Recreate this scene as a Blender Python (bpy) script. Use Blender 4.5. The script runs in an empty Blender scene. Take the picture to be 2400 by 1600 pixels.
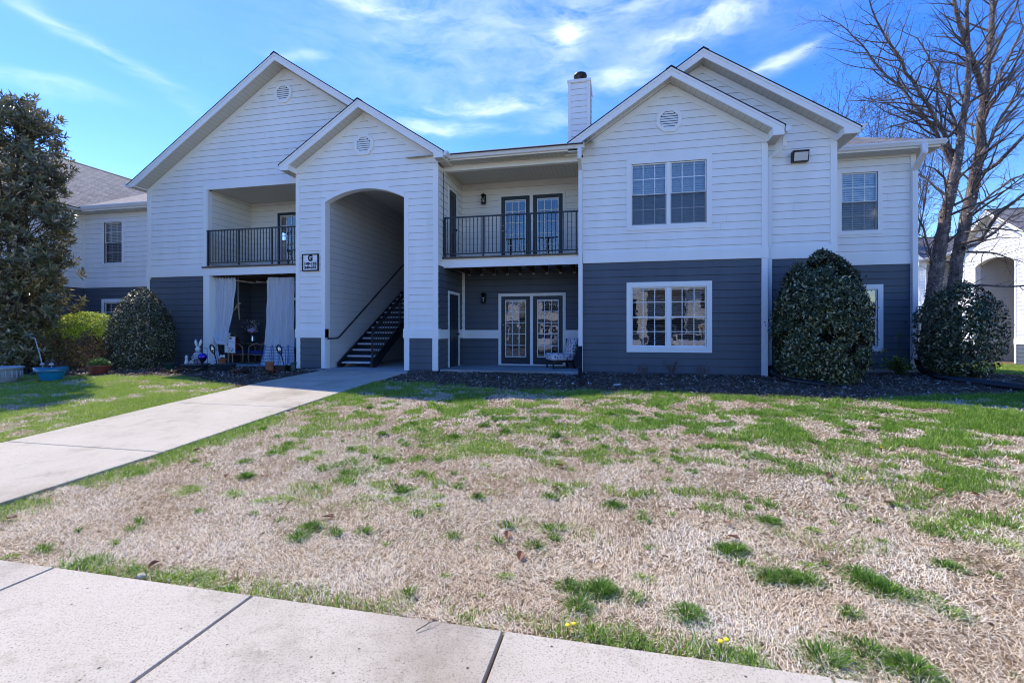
import bpy, math, random
import numpy as np
from mathutils import Vector, Matrix

random.seed(7)
RNG = np.random.default_rng(11)
SC = bpy.context.scene
COL = SC.collection
R = math.radians

# ---------------------------------------------------------------- camera model (metres; X along the facade, Y away, Z up)
FPX = 1118.0
TH = math.atan(FPX / 5000.0)
SN, CS = math.sin(TH), math.cos(TH)
EYE = 1.06


def at(u, v, F):
    """point seen at photo pixel (u, v) of 2400x1600 at a distance F along the view axis"""
    r = (u - 1200.0) / FPX * F
    return Vector((r * CS - F * SN, r * SN + F * CS, EYE + (774.0 - v) * F / FPX))


def gz(Y):
    pts = [(-60, -.56), (2.6, -.535), (4.5, -.45), (7.0, -.28), (9.3, -.14), (10.5, -.085), (12, -.05), (40, -.05)]
    for (a, za), (b, zb) in zip(pts, pts[1:]):
        if Y < b:
            return za + (zb - za) * max(0, Y - a) / (b - a)
    return -.05


def gzx(X, Y):
    z = gz(Y)
    if X > 9:                      # the ground falls away to the right, towards the neighbour building
        z -= min(.42, (X - 9) * .06)
    return z


# ---------------------------------------------------------------- scene objects
def tag(o, label=None, cat=None, group=None, kind=None):
    if label: o['label'] = label
    if cat: o['category'] = cat
    if group: o['group'] = group
    if kind: o['kind'] = kind
    return o


def thing(name, loc, label, cat, group=None):
    o = bpy.data.objects.new(name, None)
    COL.objects.link(o)
    o.location = loc
    o.empty_display_size = .2
    return tag(o, label, cat, group)


LOCAL = set()


def adopt(o, parent):
    o.parent = parent
    if parent is not None:
        w = Matrix.Translation(parent.location) @ parent.rotation_euler.to_matrix().to_4x4()
        o.matrix_parent_inverse = w.inverted() if parent.type == 'EMPTY' and parent.name not in LOCAL else Matrix.Identity(4)


class MB:
    """collects polygons and links them as one mesh object"""
    def __init__(self):
        self.v, self.f, self.m, self.uv = [], [], [], []

    def poly(self, pts, m=0, uv=None):
        n = len(self.v)
        self.v += [tuple(p) for p in pts]
        self.f.append(tuple(range(n, n + len(pts))))
        self.m.append(m)
        self.uv.append(uv)

    def box(self, x0, x1, y0, y1, z0, z1, m=0):
        self.hexa([(x0, y0, z0), (x1, y0, z0), (x1, y1, z0), (x0, y1, z0)],
                  [(x0, y0, z1), (x1, y0, z1), (x1, y1, z1), (x0, y1, z1)], m)

    def hexa(self, lo, hi, m=0):
        n = len(self.v)
        self.v += [tuple(p) for p in lo] + [tuple(p) for p in hi]
        k = len(lo)
        fs = [tuple(n + i for i in reversed(range(k))), tuple(n + k + i for i in range(k))]
        fs += [(n + i, n + (i + 1) % k, n + k + (i + 1) % k, n + k + i) for i in range(k)]
        for q in fs:
            self.f.append(q); self.m.append(m); self.uv.append(None)

    def prism(self, pts, vec, m=0):
        vec = Vector(vec)
        self.hexa(pts, [Vector(p) + vec for p in pts], m)

    def bar(self, a, b, w, h, m=0, up=(0, 0, 1)):
        a, b = Vector(a), Vector(b)
        d = (b - a).normalized()
        up = Vector(up)
        s = d.cross(up)
        if s.length < 1e-4:
            s = d.cross(Vector((0, 1, 0)))
        s.normalize(); t = s.cross(d)
        q = [(-1, -1), (1, -1), (1, 1), (-1, 1)]
        self.hexa([a + s * w / 2 * i + t * h / 2 * j for i, j in q], [b + s * w / 2 * i + t * h / 2 * j for i, j in q], m)

    def tube(self, pts, rad, n=8, m=0, cap=True):
        pts = [Vector(p) for p in pts]
        if not hasattr(rad, '__len__'): rad = [rad] * len(pts)
        base = len(self.v)
        ref = None
        for i, p in enumerate(pts):
            d = (pts[min(i + 1, len(pts) - 1)] - pts[max(i - 1, 0)])
            if d.length < 1e-9: d = Vector((0, 0, 1))
            d.normalize()
            if ref is None:
                ref = Vector((0, 0, 1)) if abs(d.z) < .9 else Vector((1, 0, 0))
            s = d.cross(ref).normalized(); t = s.cross(d)
            ref = t
            for k in range(n):
                a = 2 * math.pi * k / n
                self.v.append(tuple(p + (s * math.cos(a) + t * math.sin(a)) * rad[i]))
        for i in range(len(pts) - 1):
            for k in range(n):
                a, b = base + i * n + k, base + i * n + (k + 1) % n
                self.f.append((a, b, b + n, a + n)); self.m.append(m); self.uv.append(None)
        if cap:
            self.f.append(tuple(base + k for k in reversed(range(n)))); self.m.append(m); self.uv.append(None)
            e = base + (len(pts) - 1) * n
            self.f.append(tuple(e + k for k in range(n))); self.m.append(m); self.uv.append(None)

    def lathe(self, c, prof, n=28, m=0):
        base = len(self.v)
        for r, z in prof:
            for k in range(n):
                a = 2 * math.pi * k / n
                self.v.append((c[0] + r * math.cos(a), c[1] + r * math.sin(a), c[2] + z))
        for i in range(len(prof) - 1):
            for k in range(n):
                a, b = base + i * n + k, base + i * n + (k + 1) % n
                self.f.append((a, b, b + n, a + n)); self.m.append(m); self.uv.append(None)
        self.f.append(tuple(base + k for k in reversed(range(n)))); self.m.append(m); self.uv.append(None)
        e = base + (len(prof) - 1) * n
        self.f.append(tuple(e + k for k in range(n))); self.m.append(m); self.uv.append(None)

    def ball(self, c, r, m=0, nu=14, nv=9, sc=(1, 1, 1)):
        base = len(self.v)
        for j in range(nv + 1):
            b = math.pi * j / nv
            for k in range(nu):
                a = 2 * math.pi * k / nu
                self.v.append((c[0] + sc[0] * r * math.sin(b) * math.cos(a), c[1] + sc[1] * r * math.sin(b) * math.sin(a), c[2] - sc[2] * r * math.cos(b)))
        for j in range(nv):
            for k in range(nu):
                a, b = base + j * nu + k, base + j * nu + (k + 1) % nu
                self.f.append((a, b, b + nu, a + nu)); self.m.append(m); self.uv.append(None)

    def build(self, name, mats, parent=None, smooth=False, xf=None):
        me = bpy.data.meshes.new(name)
        me.from_pydata(self.v, [], self.f)
        if not isinstance(mats, (list, tuple)): mats = [mats]
        for m in mats: me.materials.append(m)
        me.polygons.foreach_set('material_index', self.m)
        if smooth: me.polygons.foreach_set('use_smooth', [True] * len(self.f))
        if any(u is not None for u in self.uv):
            uvl = me.uv_layers.new(name='UVMap')
            for p, u in zip(me.polygons, self.uv):
                if u:
                    for li, q in zip(p.loop_indices, u): uvl.data[li].uv = q
        me.update()
        o = bpy.data.objects.new(name, me)
        COL.objects.link(o)
        if parent is not None: adopt(o, parent)
        return o


def split_build(mb, name, mats, parent):
    """every separate solid of the mesh becomes an object of its own"""
    par = list(range(len(mb.v)))
    def find(a):
        while par[a] != a:
            par[a] = par[par[a]]; a = par[a]
        return a
    for f in mb.f:
        for q in f[1:]:
            a, b = find(f[0]), find(q)
            if a != b: par[b] = a
    groups = {}
    for f, m in zip(mb.f, mb.m): groups.setdefault(find(f[0]), []).append((f, m))
    outs = []
    for fs in groups.values():
        ids = sorted({i for f, _ in fs for i in f}); mp = {q: i for i, q in enumerate(ids)}
        n = MB(); n.v = [mb.v[i] for i in ids]
        for f, m in fs: n.f.append(tuple(mp[i] for i in f)); n.m.append(m); n.uv.append(None)
        outs.append(n.build(name, mats, parent))
    return outs


def atY(u, v, Y):
    t = (u - 1200.0) / FPX
    return at(u, v, Y / (CS + t * SN))


def np_mesh(name, verts, faces, mat, parent=None, rnd=None, smooth=False):
    """large meshes: verts (N,3), faces (M,k) arrays; rnd = per-vertex float attribute"""
    verts = np.asarray(verts, dtype=np.float32); faces = np.asarray(faces, dtype=np.int32)
    me = bpy.data.meshes.new(name)
    me.vertices.add(len(verts)); me.vertices.foreach_set('co', verts.ravel())
    k = faces.shape[1]
    me.loops.add(faces.size); me.loops.foreach_set('vertex_index', faces.ravel())
    me.polygons.add(len(faces))
    me.polygons.foreach_set('loop_start', np.arange(0, faces.size, k, dtype=np.int32))
    me.polygons.foreach_set('loop_total', np.full(len(faces), k, dtype=np.int32))
    if smooth: me.polygons.foreach_set('use_smooth', np.ones(len(faces), dtype=bool))
    if rnd is not None:
        a = me.attributes.new('rnd', 'FLOAT', 'POINT')
        a.data.foreach_set('value', np.asarray(rnd, dtype=np.float32))
    me.update(calc_edges=True)
    me.materials.append(mat)
    o = bpy.data.objects.new(name, me)
    COL.objects.link(o)
    if parent is not None: adopt(o, parent)
    return o


# ---------------------------------------------------------------- polygon clipping in a wall's own (a, z) plane
def clip(poly, nx, nz, c):
    """keep the side nx*a + nz*z <= c"""
    out = []
    for i in range(len(poly)):
        p, q = poly[i], poly[(i + 1) % len(poly)]
        dp, dq = nx * p[0] + nz * p[1] - c, nx * q[0] + nz * q[1] - c
        if dp <= 1e-9: out.append(p)
        if (dp < -1e-9 and dq > 1e-9) or (dp > 1e-9 and dq < -1e-9):
            t = dp / (dp - dq)
            out.append((p[0] + (q[0] - p[0]) * t, p[1] + (q[1] - p[1]) * t))
    return out if len(out) > 2 else []


def pieces(outline, holes):
    """convex outline minus rect holes (a0,a1,z0,z1) or a function hole (a0,a1,fn)"""
    xs = {min(p[0] for p in outline), max(p[0] for p in outline)}
    for h in holes:
        xs |= {h[0], h[1]}
        if len(h) == 3:
            xs |= {h[0] + (h[1] - h[0]) * i / 24 for i in range(25)}
    xs = sorted(xs); out = []
    for a, b in zip(xs, xs[1:]):
        if b - a < 1e-5: continue
        p = clip(clip(outline, 1, 0, b), -1, 0, -a)
        if not p: continue
        m = (a + b) / 2
        hs = [h for h in holes if h[0] - 1e-6 <= m <= h[1] + 1e-6]
        rect = sorted([h for h in hs if len(h) == 4], key=lambda h: h[2])
        for h in hs:
            if len(h) == 3:
                za, zb = h[2](a), h[2](b)
                k = (zb - za) / (b - a)
                p = clip(p, k, -1, k * a - za)       # z >= line
        lo = -99
        for h in rect:
            q = clip(clip(p, 0, 1, h[2]), 0, -1, -lo) if p else []
            if q: out.append(q)
            lo = h[3]
        q = clip(p, 0, -1, -lo) if p else []
        if q: out.append(q)
    return out


def siding(mb, outline, holes, P, zref, r=.1855, lap=.016, m=0, mj=1, shade_h=.007):
    """lap siding as real boards: P(a, z, off) gives the 3-D point, off = distance out of the wall"""
    for pc in pieces(outline, holes):
        z0, z1 = min(p[1] for p in pc), max(p[1] for p in pc)
        k = math.floor((z0 - zref) / r)
        while zref + k * r < z1:
            a, b = zref + k * r, zref + (k + 1) * r
            q = clip(clip(pc, 0, 1, b), 0, -1, -a)
            if q:
                mb.poly([P(x, z, lap * (b - z) / r) for x, z in q], m)
                bot = [p for p in q if abs(p[1] - a) < 1e-6]
                if len(bot) > 1:
                    x0, x1 = min(p[0] for p in bot), max(p[0] for p in bot)
                    mb.poly([P(x0, a, lap), P(x1, a, lap), P(x1, a, -.004), P(x0, a, -.004)], mj)  # underside coloured darker to give the shade under the lap
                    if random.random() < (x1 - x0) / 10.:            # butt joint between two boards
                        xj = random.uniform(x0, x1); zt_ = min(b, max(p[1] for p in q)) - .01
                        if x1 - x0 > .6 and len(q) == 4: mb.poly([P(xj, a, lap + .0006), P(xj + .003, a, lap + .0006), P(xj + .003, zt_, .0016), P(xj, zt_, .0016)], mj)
                    mb.poly([P(x0, a, .0012), P(x1, a, .0012), P(x1, a - shade_h, .0018), P(x0, a - shade_h, .0018)], mj)  # dark strip below the lap: its shade line put into the colour
            k += 1


def front(Y):
    return lambda a, z, off: (a, Y - off, z)


def sidexp(X):      # wall facing +X
    return lambda a, z, off: (X + off, a, z)


def sidexm(X):
    return lambda a, z, off: (X - off, a, z)
# ---------------------------------------------------------------- materials
def new_mat(name):
    m = bpy.data.materials.new(name); m.use_nodes = True
    nt = m.node_tree
    return m, nt, nt.nodes['Principled BSDF']


def N(nt, t, **kw):
    n = nt.nodes.new(t)
    for k, v in kw.items():
        if k.startswith('_'): setattr(n, k[1:], v)
        else: n.inputs[k.replace('__', ' ')].default_value = v
    return n


def ramp(nt, src, stops):
    r = nt.nodes.new('ShaderNodeValToRGB')
    el = r.color_ramp.elements
    while len(el) > 1: el.remove(el[-1])
    el[0].position, el[0].color = stops[0][0], (*stops[0][1], 1)
    for p, c in stops[1:]:
        e = el.new(p); e.color = (*c, 1)
    nt.links.new(src, r.inputs[0])
    return r.outputs[0]


def coord(nt, kind='Object', scale=(1, 1, 1), attr=None):
    tc = nt.nodes.new('ShaderNodeTexCoord')
    mp = nt.nodes.new('ShaderNodeMapping')
    mp.inputs['Scale'].default_value = scale
    nt.links.new(tc.outputs[kind], mp.inputs[0])
    return mp.outputs[0]


def noise(nt, vec, scale, detail=4, rough=.6):
    n = N(nt, 'ShaderNodeTexNoise', Scale=scale, Detail=detail, Roughness=rough)
    nt.links.new(vec, n.inputs['Vector'])
    return n.outputs['Fac']


def bump(nt, src, bsdf, strength=.3, dist=.01):
    b = N(nt, 'ShaderNodeBump', Strength=strength, Distance=dist)
    nt.links.new(src, b.inputs['Height'])
    nt.links.new(b.outputs[0], bsdf.inputs['Normal'])


def mix(nt, fac, a, b, mode='MIX'):
    n = nt.nodes.new('ShaderNodeMix'); n.data_type = 'RGBA'; n.blend_type = mode
    for s, i in ((fac, 0), (a, 6), (b, 7)):
        if hasattr(s, 'links'): nt.links.new(s, n.inputs[i])
        elif i == 0: n.inputs[0].default_value = s
        else: n.inputs[i].default_value = (*s, 1)
    return n.outputs[2]


def paint(name, c, rough=.55, var=.08, scale=(.9, .9, .25), spec=.3, fine=.15):
    """weathered paint: faint broad mottling and streaks plus fine grain"""
    m, nt, b = new_mat(name)
    v = coord(nt, 'Object', scale)
    n1 = noise(nt, v, 1.6, 5, .65)
    n2 = noise(nt, coord(nt, 'Object', (6, 6, 60)), 6, 2)
    lo = tuple(x * (1 - var) for x in c); hi = tuple(min(1, x * (1 + var)) for x in c)
    col = ramp(nt, n1, [(.3, lo), (.7, hi)])
    nt.links.new(col, b.inputs['Base Color'])
    b.inputs['Roughness'].default_value = rough
    b.inputs['Specular IOR Level'].default_value = spec
    bump(nt, n2, b, fine, .002)
    return m


def plain(name, c, rough=.6, metal=0., spec=.4, coat=0.):
    m, nt, b = new_mat(name)
    v = coord(nt)
    n = noise(nt, v, 14, 3)
    col = ramp(nt, n, [(.3, tuple(x * .88 for x in c)), (.7, tuple(min(1, x * 1.1) for x in c))])
    nt.links.new(col, b.inputs['Base Color'])
    b.inputs['Roughness'].default_value = rough
    b.inputs['Metallic'].default_value = metal
    b.inputs['Specular IOR Level'].default_value = spec
    b.inputs['Coat Weight'].default_value = coat
    return m


WHITE = (.87, .85, .81)
NAVY = (.095, .110, .130)
M = {}
M['white'] = paint('white_siding_paint', WHITE, .5, .055)
M['trim'] = paint('white_trim_paint', (.87, .86, .83), .42, .03)
M['navy'] = paint('navy_siding_paint', NAVY, .5, .09)
M['lapshade'] = plain('lap_shade_and_joint', (.50, .49, .48), .9)  # tone of the shade painted under the laps, and of butt joints
M['lapshade_navy'] = plain('navy_lap_shade_and_joint', (.012, .015, .02), .9)  # painted shade under the navy laps, and butt joints
M['cream'] = paint('cream_siding_paint', (.82, .79, .73), .5, .04)
M['alu'] = paint('white_aluminium', (.78, .79, .80), .35, .03, spec=.5)
M['iron'] = plain('dark_railing_paint', (.016, .022, .030), .4, 0, .5)
M['black'] = plain('black_metal', (.008, .008, .009), .45)
M['door'] = plain('dark_door_paint', (.018, .030, .040), .38)
M['wood'] = plain('weathered_deck_wood', (.13, .095, .07), .8)
M['joist'] = plain('brown_joist_wood', (.115, .07, .045), .8)
M['galv'] = plain('galvanised_metal', (.45, .46, .48), .4, .7)
M['shadein'] = paint('shade_greyed_breezeway_paint', (.58, .57, .56), .55, .05)  # greyed to put the breezeway's shade into the wall colour
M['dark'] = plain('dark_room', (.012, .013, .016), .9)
M['steel'] = plain('dark_stair_steel', (.020, .022, .026), .45, .2)
M['tread'] = plain('pale_concrete_tread', (.55, .55, .56), .7)
M['brass'] = plain('satin_nickel', (.6, .58, .52), .25, 1.)
M['rubber'] = plain('black_corrugated_plastic', (.010, .010, .012), .38)
M['slat'] = plain('white_blind_slat', (.84, .84, .82), .5)


def soffit_mat(name, c, ax):
    m, nt, b = new_mat(name)
    v = coord(nt, 'Object')
    w = N(nt, 'ShaderNodeTexWave', Scale=1.0, Distortion=0.); w.wave_type = 'BANDS'; w.bands_direction = ax; w.wave_profile = 'SAW'
    w.inputs['Scale'].default_value = 2.6
    nt.links.new(v, w.inputs['Vector'])
    col = ramp(nt, w.outputs['Fac'], [(0, tuple(x * .45 for x in c)), (.05, c), (.94, c), (1, tuple(x * .6 for x in c))])
    nt.links.new(col, b.inputs['Base Color'])
    b.inputs['Roughness'].default_value = .6
    bump(nt, w.outputs['Fac'], b, .4, .01)
    return m


M['soffx'] = soffit_mat('vinyl_soffit_across', (.60, .575, .51), 'X')
M['soffy'] = soffit_mat('vinyl_soffit_along', (.60, .575, .51), 'Y')


def shingle_mat(name):
    m, nt, b = new_mat(name)
    tc = nt.nodes.new('ShaderNodeTexCoord')
    br = N(nt, 'ShaderNodeTexBrick', Scale=1.0)
    br.inputs['Brick Width'].default_value = .28; br.inputs['Row Height'].default_value = .14
    br.inputs['Mortar Size'].default_value = .012; br.inputs['Bias'].default_value = 0
    br.inputs['Color1'].default_value = (.19, .18, .178, 1); br.inputs['Color2'].default_value = (.33, .318, .31, 1)
    br.inputs['Mortar'].default_value = (.05, .045, .045, 1)
    nt.links.new(tc.outputs['UV'], br.inputs['Vector'])
    n = noise(nt, coord(nt, 'Object'), 2.2, 6, .7)
    c2 = ramp(nt, n, [(.3, (.55, .52, .5)), (.7, (1, .98, .97))])
    col = mix(nt, .75, br.outputs['Color'], c2, 'MULTIPLY')
    nt.links.new(col, b.inputs['Base Color'])
    b.inputs['Roughness'].default_value = .9
    bump(nt, br.outputs['Fac'], b, .5, -.01)
    return m


M['shingle'] = shingle_mat('weathered_asphalt_shingle')
M['roofedge'] = plain('dark_shingle_edge', (.035, .028, .026), .9)


def glass_mat():
    m, nt, b = new_mat('window_glass')
    nt.nodes.remove(b)
    out = nt.nodes['Material Output']
    tr = N(nt, 'ShaderNodeBsdfTransparent'); tr.inputs[0].default_value = (.86, .9, .9, 1)
    gl = N(nt, 'ShaderNodeBsdfGlossy', Roughness=.012); gl.inputs[0].default_value = (1, 1, 1, 1)
    fr = N(nt, 'ShaderNodeFresnel', IOR=1.5)
    mu = nt.nodes.new('ShaderNodeMath'); mu.operation = 'MULTIPLY_ADD'; mu.inputs[1].default_value = 2.4; mu.inputs[2].default_value = .06
    mu.use_clamp = True
    # the panes are never perfectly flat
    nz = noise(nt, coord(nt, 'Object', (1, 1, 1)), 2.6, 2)
    bp = N(nt, 'ShaderNodeBump', Strength=.10, Distance=.010)
    nt.links.new(nz, bp.inputs['Height']); nt.links.new(bp.outputs[0], gl.inputs['Normal'])
    nt.links.new(fr.outputs[0], mu.inputs[0])
    mx = nt.nodes.new('ShaderNodeMixShader')
    nt.links.new(mu.outputs[0], mx.inputs[0]); nt.links.new(tr.outputs[0], mx.inputs[1]); nt.links.new(gl.outputs[0], mx.inputs[2])
    nt.links.new(mx.outputs[0], out.inputs[0])
    return m


M['glass'] = glass_mat()


def concrete_mat(name, c, seed=0., stain=(.62, .52, .46)):
    m, nt, b = new_mat(name)
    v = coord(nt, 'Object')
    n1 = noise(nt, v, .9 + seed, 6, .65)
    n2 = noise(nt, v, 130, 2)
    n3 = noise(nt, v, 26, 4, .7)
    base = ramp(nt, n1, [(.30, tuple(x * .76 for x in c)), (.42, tuple(x * .95 for x in c)), (.55, c), (.72, tuple(a * .5 + b_ * .5 for a, b_ in zip(c, stain)))])
    sp = ramp(nt, n2, [(.34, (.55, .53, .52)), (.46, (1, 1, 1)), (.75, (1.08, 1.08, 1.08))])
    col = mix(nt, .8, base, sp, 'MULTIPLY')
    n5 = noise(nt, v, .38, 5, .6); col = mix(nt, .85, col, ramp(nt, n5, [(.36, (.70, .66, .62)), (.47, (.97, .96, .95)), (.6, (1, 1, 1)), (.72, (1.0, .92, .88))]), 'MULTIPLY')
    n6 = noise(nt, v, 3.3, 6, .75); col = mix(nt, .6, col, ramp(nt, n6, [(.34, (.72, .69, .66)), (.46, (1, 1, 1))]), 'MULTIPLY')
    # pits
    vo = N(nt, 'ShaderNodeTexVoronoi', Scale=9.0); nt.links.new(v, vo.inputs['Vector'])
    pit = ramp(nt, vo.outputs['Distance'], [(.05, (.16, .15, .14)), (.085, (1, 1, 1))])
    vo2 = N(nt, 'ShaderNodeTexVoronoi', Scale=34.0); nt.links.new(v, vo2.inputs['Vector'])
    pit2 = ramp(nt, vo2.outputs['Distance'], [(.09, (.35, .33, .32)), (.17, (1, 1, 1))])
    col = mix(nt, 1., col, pit, 'MULTIPLY'); col = mix(nt, .8, col, pit2, 'MULTIPLY')
    nt.links.new(col, b.inputs['Base Color'])
    b.inputs['Roughness'].default_value = .85
    b.inputs['Specular IOR Level'].default_value = .2
    bump(nt, n3, b, .35, .006)
    return m


M['conc'] = concrete_mat('broom_finished_concrete', (.535, .475, .375))
M['conc2'] = concrete_mat('patio_concrete', (.42, .40, .38), .3)


def leaf_mat(name, stops, rough=.45, trans=.25, spec=.35):
    m, nt, b = new_mat(name)
    at_ = nt.nodes.new('ShaderNodeAttribute'); at_.attribute_name = 'rnd'
    col = ramp(nt, at_.outputs['Fac'], stops)
    nt.links.new(col, b.inputs['Base Color'])
    b.inputs['Roughness'].default_value = rough
    b.inputs['Specular IOR Level'].default_value = spec
    out = nt.nodes['Material Output']
    tl = nt.nodes.new('ShaderNodeBsdfTranslucent')
    nt.links.new(col, tl.inputs[0])
    mx = nt.nodes.new('ShaderNodeMixShader'); mx.inputs[0].default_value = trans
    nt.links.new(b.outputs[0], mx.inputs[1]); nt.links.new(tl.outputs[0], mx.inputs[2])
    nt.links.new(mx.outputs[0], out.inputs[0])
    return m
# ---------------------------------------------------------------- window, door and railing kits
def pbox(mb, P, a0, a1, z0, z1, o0, o1, m=0):
    mb.hexa([P(a0, z0, o0), P(a1, z0, o0), P(a1, z0, o1), P(a0, z0, o1)],
            [P(a0, z1, o0), P(a1, z1, o0), P(a1, z1, o1), P(a0, z1, o1)], m)


def ring(mb, P, a0, a1, z0, z1, w, o0, o1, m=0, wb=None, wt=None):
    wb = w if wb is None else wb; wt = w if wt is None else wt
    pbox(mb, P, a0, a0 + w, z0, z1, o0, o1, m); pbox(mb, P, a1 - w, a1, z0, z1, o0, o1, m)
    pbox(mb, P, a0 + w, a1 - w, z0, z0 + wb, o0, o1, m); pbox(mb, P, a0 + w, a1 - w, z1 - wt, z1, o0, o1, m)


def blinds(P, a0, a1, z0, z1, parent, tilt=.35, o=-.07, pitch=.058):
    mb = MB(); z = z0 + .02
    while z < z1 - .02:
        j = random.uniform(-.002, .002)
        dz = .022 * math.sin(tilt) ; do = .022 * math.cos(tilt)
        mb.poly([P(a0, z - dz + j, o + do), P(a1, z - dz + j, o + do), P(a1, z + dz + j, o - do), P(a0, z + dz + j, o - do)])
        z += pitch
    pbox(mb, P, a0, a1, z1 - .05, z1, o - .03, o + .03)
    for q in (.15, .85):
        x = a0 + (a1 - a0) * q
        pbox(mb, P, x - .002, x + .002, z0, z1, o + .023, o + .026)
    return mb.build('blind', M['slat'], parent)


def window(P, a0, a1, z0, z1, parent, units=1, casing=.125, ct=.03, screen=True, tilt=.6, name='window', back=True, cmat='trim'):
    """a0..z1 = glazed opening; casing stands outside it"""
    mb = MB(); c = casing
    ring(mb, P, a0 - c, a1 + c, z0 - c, z1 + c, c, -.01, ct)
    ring(mb, P, a0 - .03, a1 + .03, z0 - .035, z1 + .03, .03, -.09, ct - .012)
    w = mb.build(name, M[cmat], parent)
    s = MB(); g = MB(); sc = MB()
    wid = (a1 - a0 - (units - 1) * .09) / units
    for k in range(units):
        l = a0 + k * (wid + .09); r = l + wid
        if k: pbox(s, P, l - .09, l, z0, z1, -.06, .012)
        zm = (z0 + z1) / 2
        ring(s, P, l, r, zm - .02, z1, .03, -.045, -.008)
        ring(s, P, l, r, z0, zm + .018, .03, -.07, -.047, wb=.045)
        for (b, t, o) in ((zm, z1, -.028), (z0 + .03, zm, -.060)):
            for i in (1, 2):
                x = l + (r - l) * i / 3
                pbox(s, P, x - .009, x + .009, b + .01, t - .03, o - .004, o + .0085)
            m_ = (b + t) / 2
            pbox(s, P, l + .03, r - .03, m_ - .009, m_ + .009, o - .0035, o + .008)
        g.poly([P(l + .03, zm + .01, -.022), P(r - .03, zm + .01, -.022), P(r - .03, z1 - .03, -.022), P(l + .03, z1 - .03, -.022)])
        g.poly([P(l + .03, z0 + .045, -.053), P(r - .03, z0 + .045, -.053), P(r - .03, zm - .002, -.053), P(l + .03, zm - .002, -.053)])
        sc.poly([P(l + .01, z0 + .01, -.006), P(r - .01, z0 + .01, -.006), P(r - .01, zm, -.006), P(l + .01, zm, -.006)])
    s.build('sash', M['trim'], w); g.build('pane', M['glass'], w)
    if screen: sc.build('insect_screen', M['screen'], w)
    blinds(P, a0 + .02, a1 - .02, z0 + .02, z1 - .02, w, tilt, o=-.12)
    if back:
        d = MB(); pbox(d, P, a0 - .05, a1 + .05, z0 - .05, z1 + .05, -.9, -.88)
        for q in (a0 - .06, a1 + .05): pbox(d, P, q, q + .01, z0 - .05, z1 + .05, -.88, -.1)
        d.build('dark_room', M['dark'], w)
    return w


def french_door(P, a0, a1, z0, z1, parent, handle='l', blind=True, label=None):
    """one glazed leaf"""
    mb = MB(); wst = .135
    g0, g1, h0, h1 = a0 + wst, a1 - wst, z0 + .22, z1 - .12
    ring(mb, P, a0, a1, z0, z1, wst, -.05, -.005, wb=.22, wt=.12)
    d = mb.build('french_door', M['door'], parent)
    if label: d['label'] = label
    f = MB(); ring(f, P, g0 - .012, g1 + .012, h0 - .012, h1 + .012, .024, -.03, .006)
    for i in (1, 2):
        x = g0 + (g1 - g0) * i / 3; pbox(f, P, x - .010, x + .010, h0, h1, -.022, .002)
    for i in (1, 2, 3, 4):
        z = h0 + (h1 - h0) * i / 5; pbox(f, P, g0, g1, z - .010, z + .010, -.021, .001)
    f.build('grille', M['trim'], d)
    g = MB(); g.poly([P(g0, h0, -.012), P(g1, h0, -.012), P(g1, h1, -.012), P(g0, h1, -.012)]); g.build('pane', M['glass'], d)
    if blind: blinds(P, g0, g1, h0, h1, d, .3, o=-.06)
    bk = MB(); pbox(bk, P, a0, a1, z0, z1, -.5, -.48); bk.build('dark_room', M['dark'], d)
    if handle:
        h = MB(); x = a0 + .06 if handle == 'l' else a1 - .06
        c = P(x, z0 + 1.0, .02); h.ball(c, .028); h.ball(P(x, z0 + 1.0, .045), .022)
        c2 = P(x, z0 + 1.17, .008); h.ball(c2, .026)
        sgn = 1 if handle == 'l' else -1
        h.bar(P(x, z0 + 1.0, .05), P(x + sgn * .1, z0 + 1.0, .05), .016, .016)
        h.build('handle', M['brass'], d, smooth=True)
    return d


def slab_door(P, a0, a1, z0, z1, parent, casing=.09, cmat='trim', knob='r'):
    mb = MB(); c = casing
    pbox(mb, P, a0 - c, a0, z0, z1 + c, 0, .03); pbox(mb, P, a1, a1 + c, z0, z1 + c, 0, .03); pbox(mb, P, a0, a1, z1, z1 + c, 0, .03)
    fr = mb.build('door_frame', M[cmat], parent)
    d = MB(); pbox(d, P, a0, a1, z0 + .01, z1, .004, .014)
    w = (a1 - a0)
    for (p, q) in ((.10, .42), (.58, .90)):
        for (e, f) in ((.12, .42), (.50, .93)):
            ring(d, P, a0 + w * p, a0 + w * q, z0 + (z1 - z0) * e, z0 + (z1 - z0) * f, .015, .013, .022)
    dd = d.build('panel_door', M['door'], fr)
    k = MB(); x = a1 - .08 if knob == 'r' else a0 + .08
    k.ball(P(x, z0 + .95, .05), .03); k.tube([P(x, z0 + .95, .01), P(x, z0 + .95, .05)], .012); k.build('knob', M['black'], fr, smooth=True)
    return fr


def railing(P, a0, a1, zb, zt, parent, posts, sp=.105):
    mb = MB()
    pbox(mb, P, a0, a1, zt - .035, zt, -.025, .025)
    pbox(mb, P, a0, a1, zb, zb + .032, -.016, .016)
    r = mb.build('railing', M['iron'], parent)
    pm = MB()
    for x in posts: pbox(pm, P, x - .021, x + .021, zb - .07, zt - .03, -.021, .021)
    split_build(pm, 'post', M['iron'], r)
    bm_ = MB(); n = max(1, round((a1 - a0) / sp))
    for i in range(1, n):
        x = a0 + (a1 - a0) * i / n
        if min(abs(x - p) for p in posts) < .035: continue
        pbox(bm_, P, x - .009, x + .009, zb + .03, zt - .034, -.009, .009)
    b = split_build(bm_, 'baluster', M['iron'], r)
    return r


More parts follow.
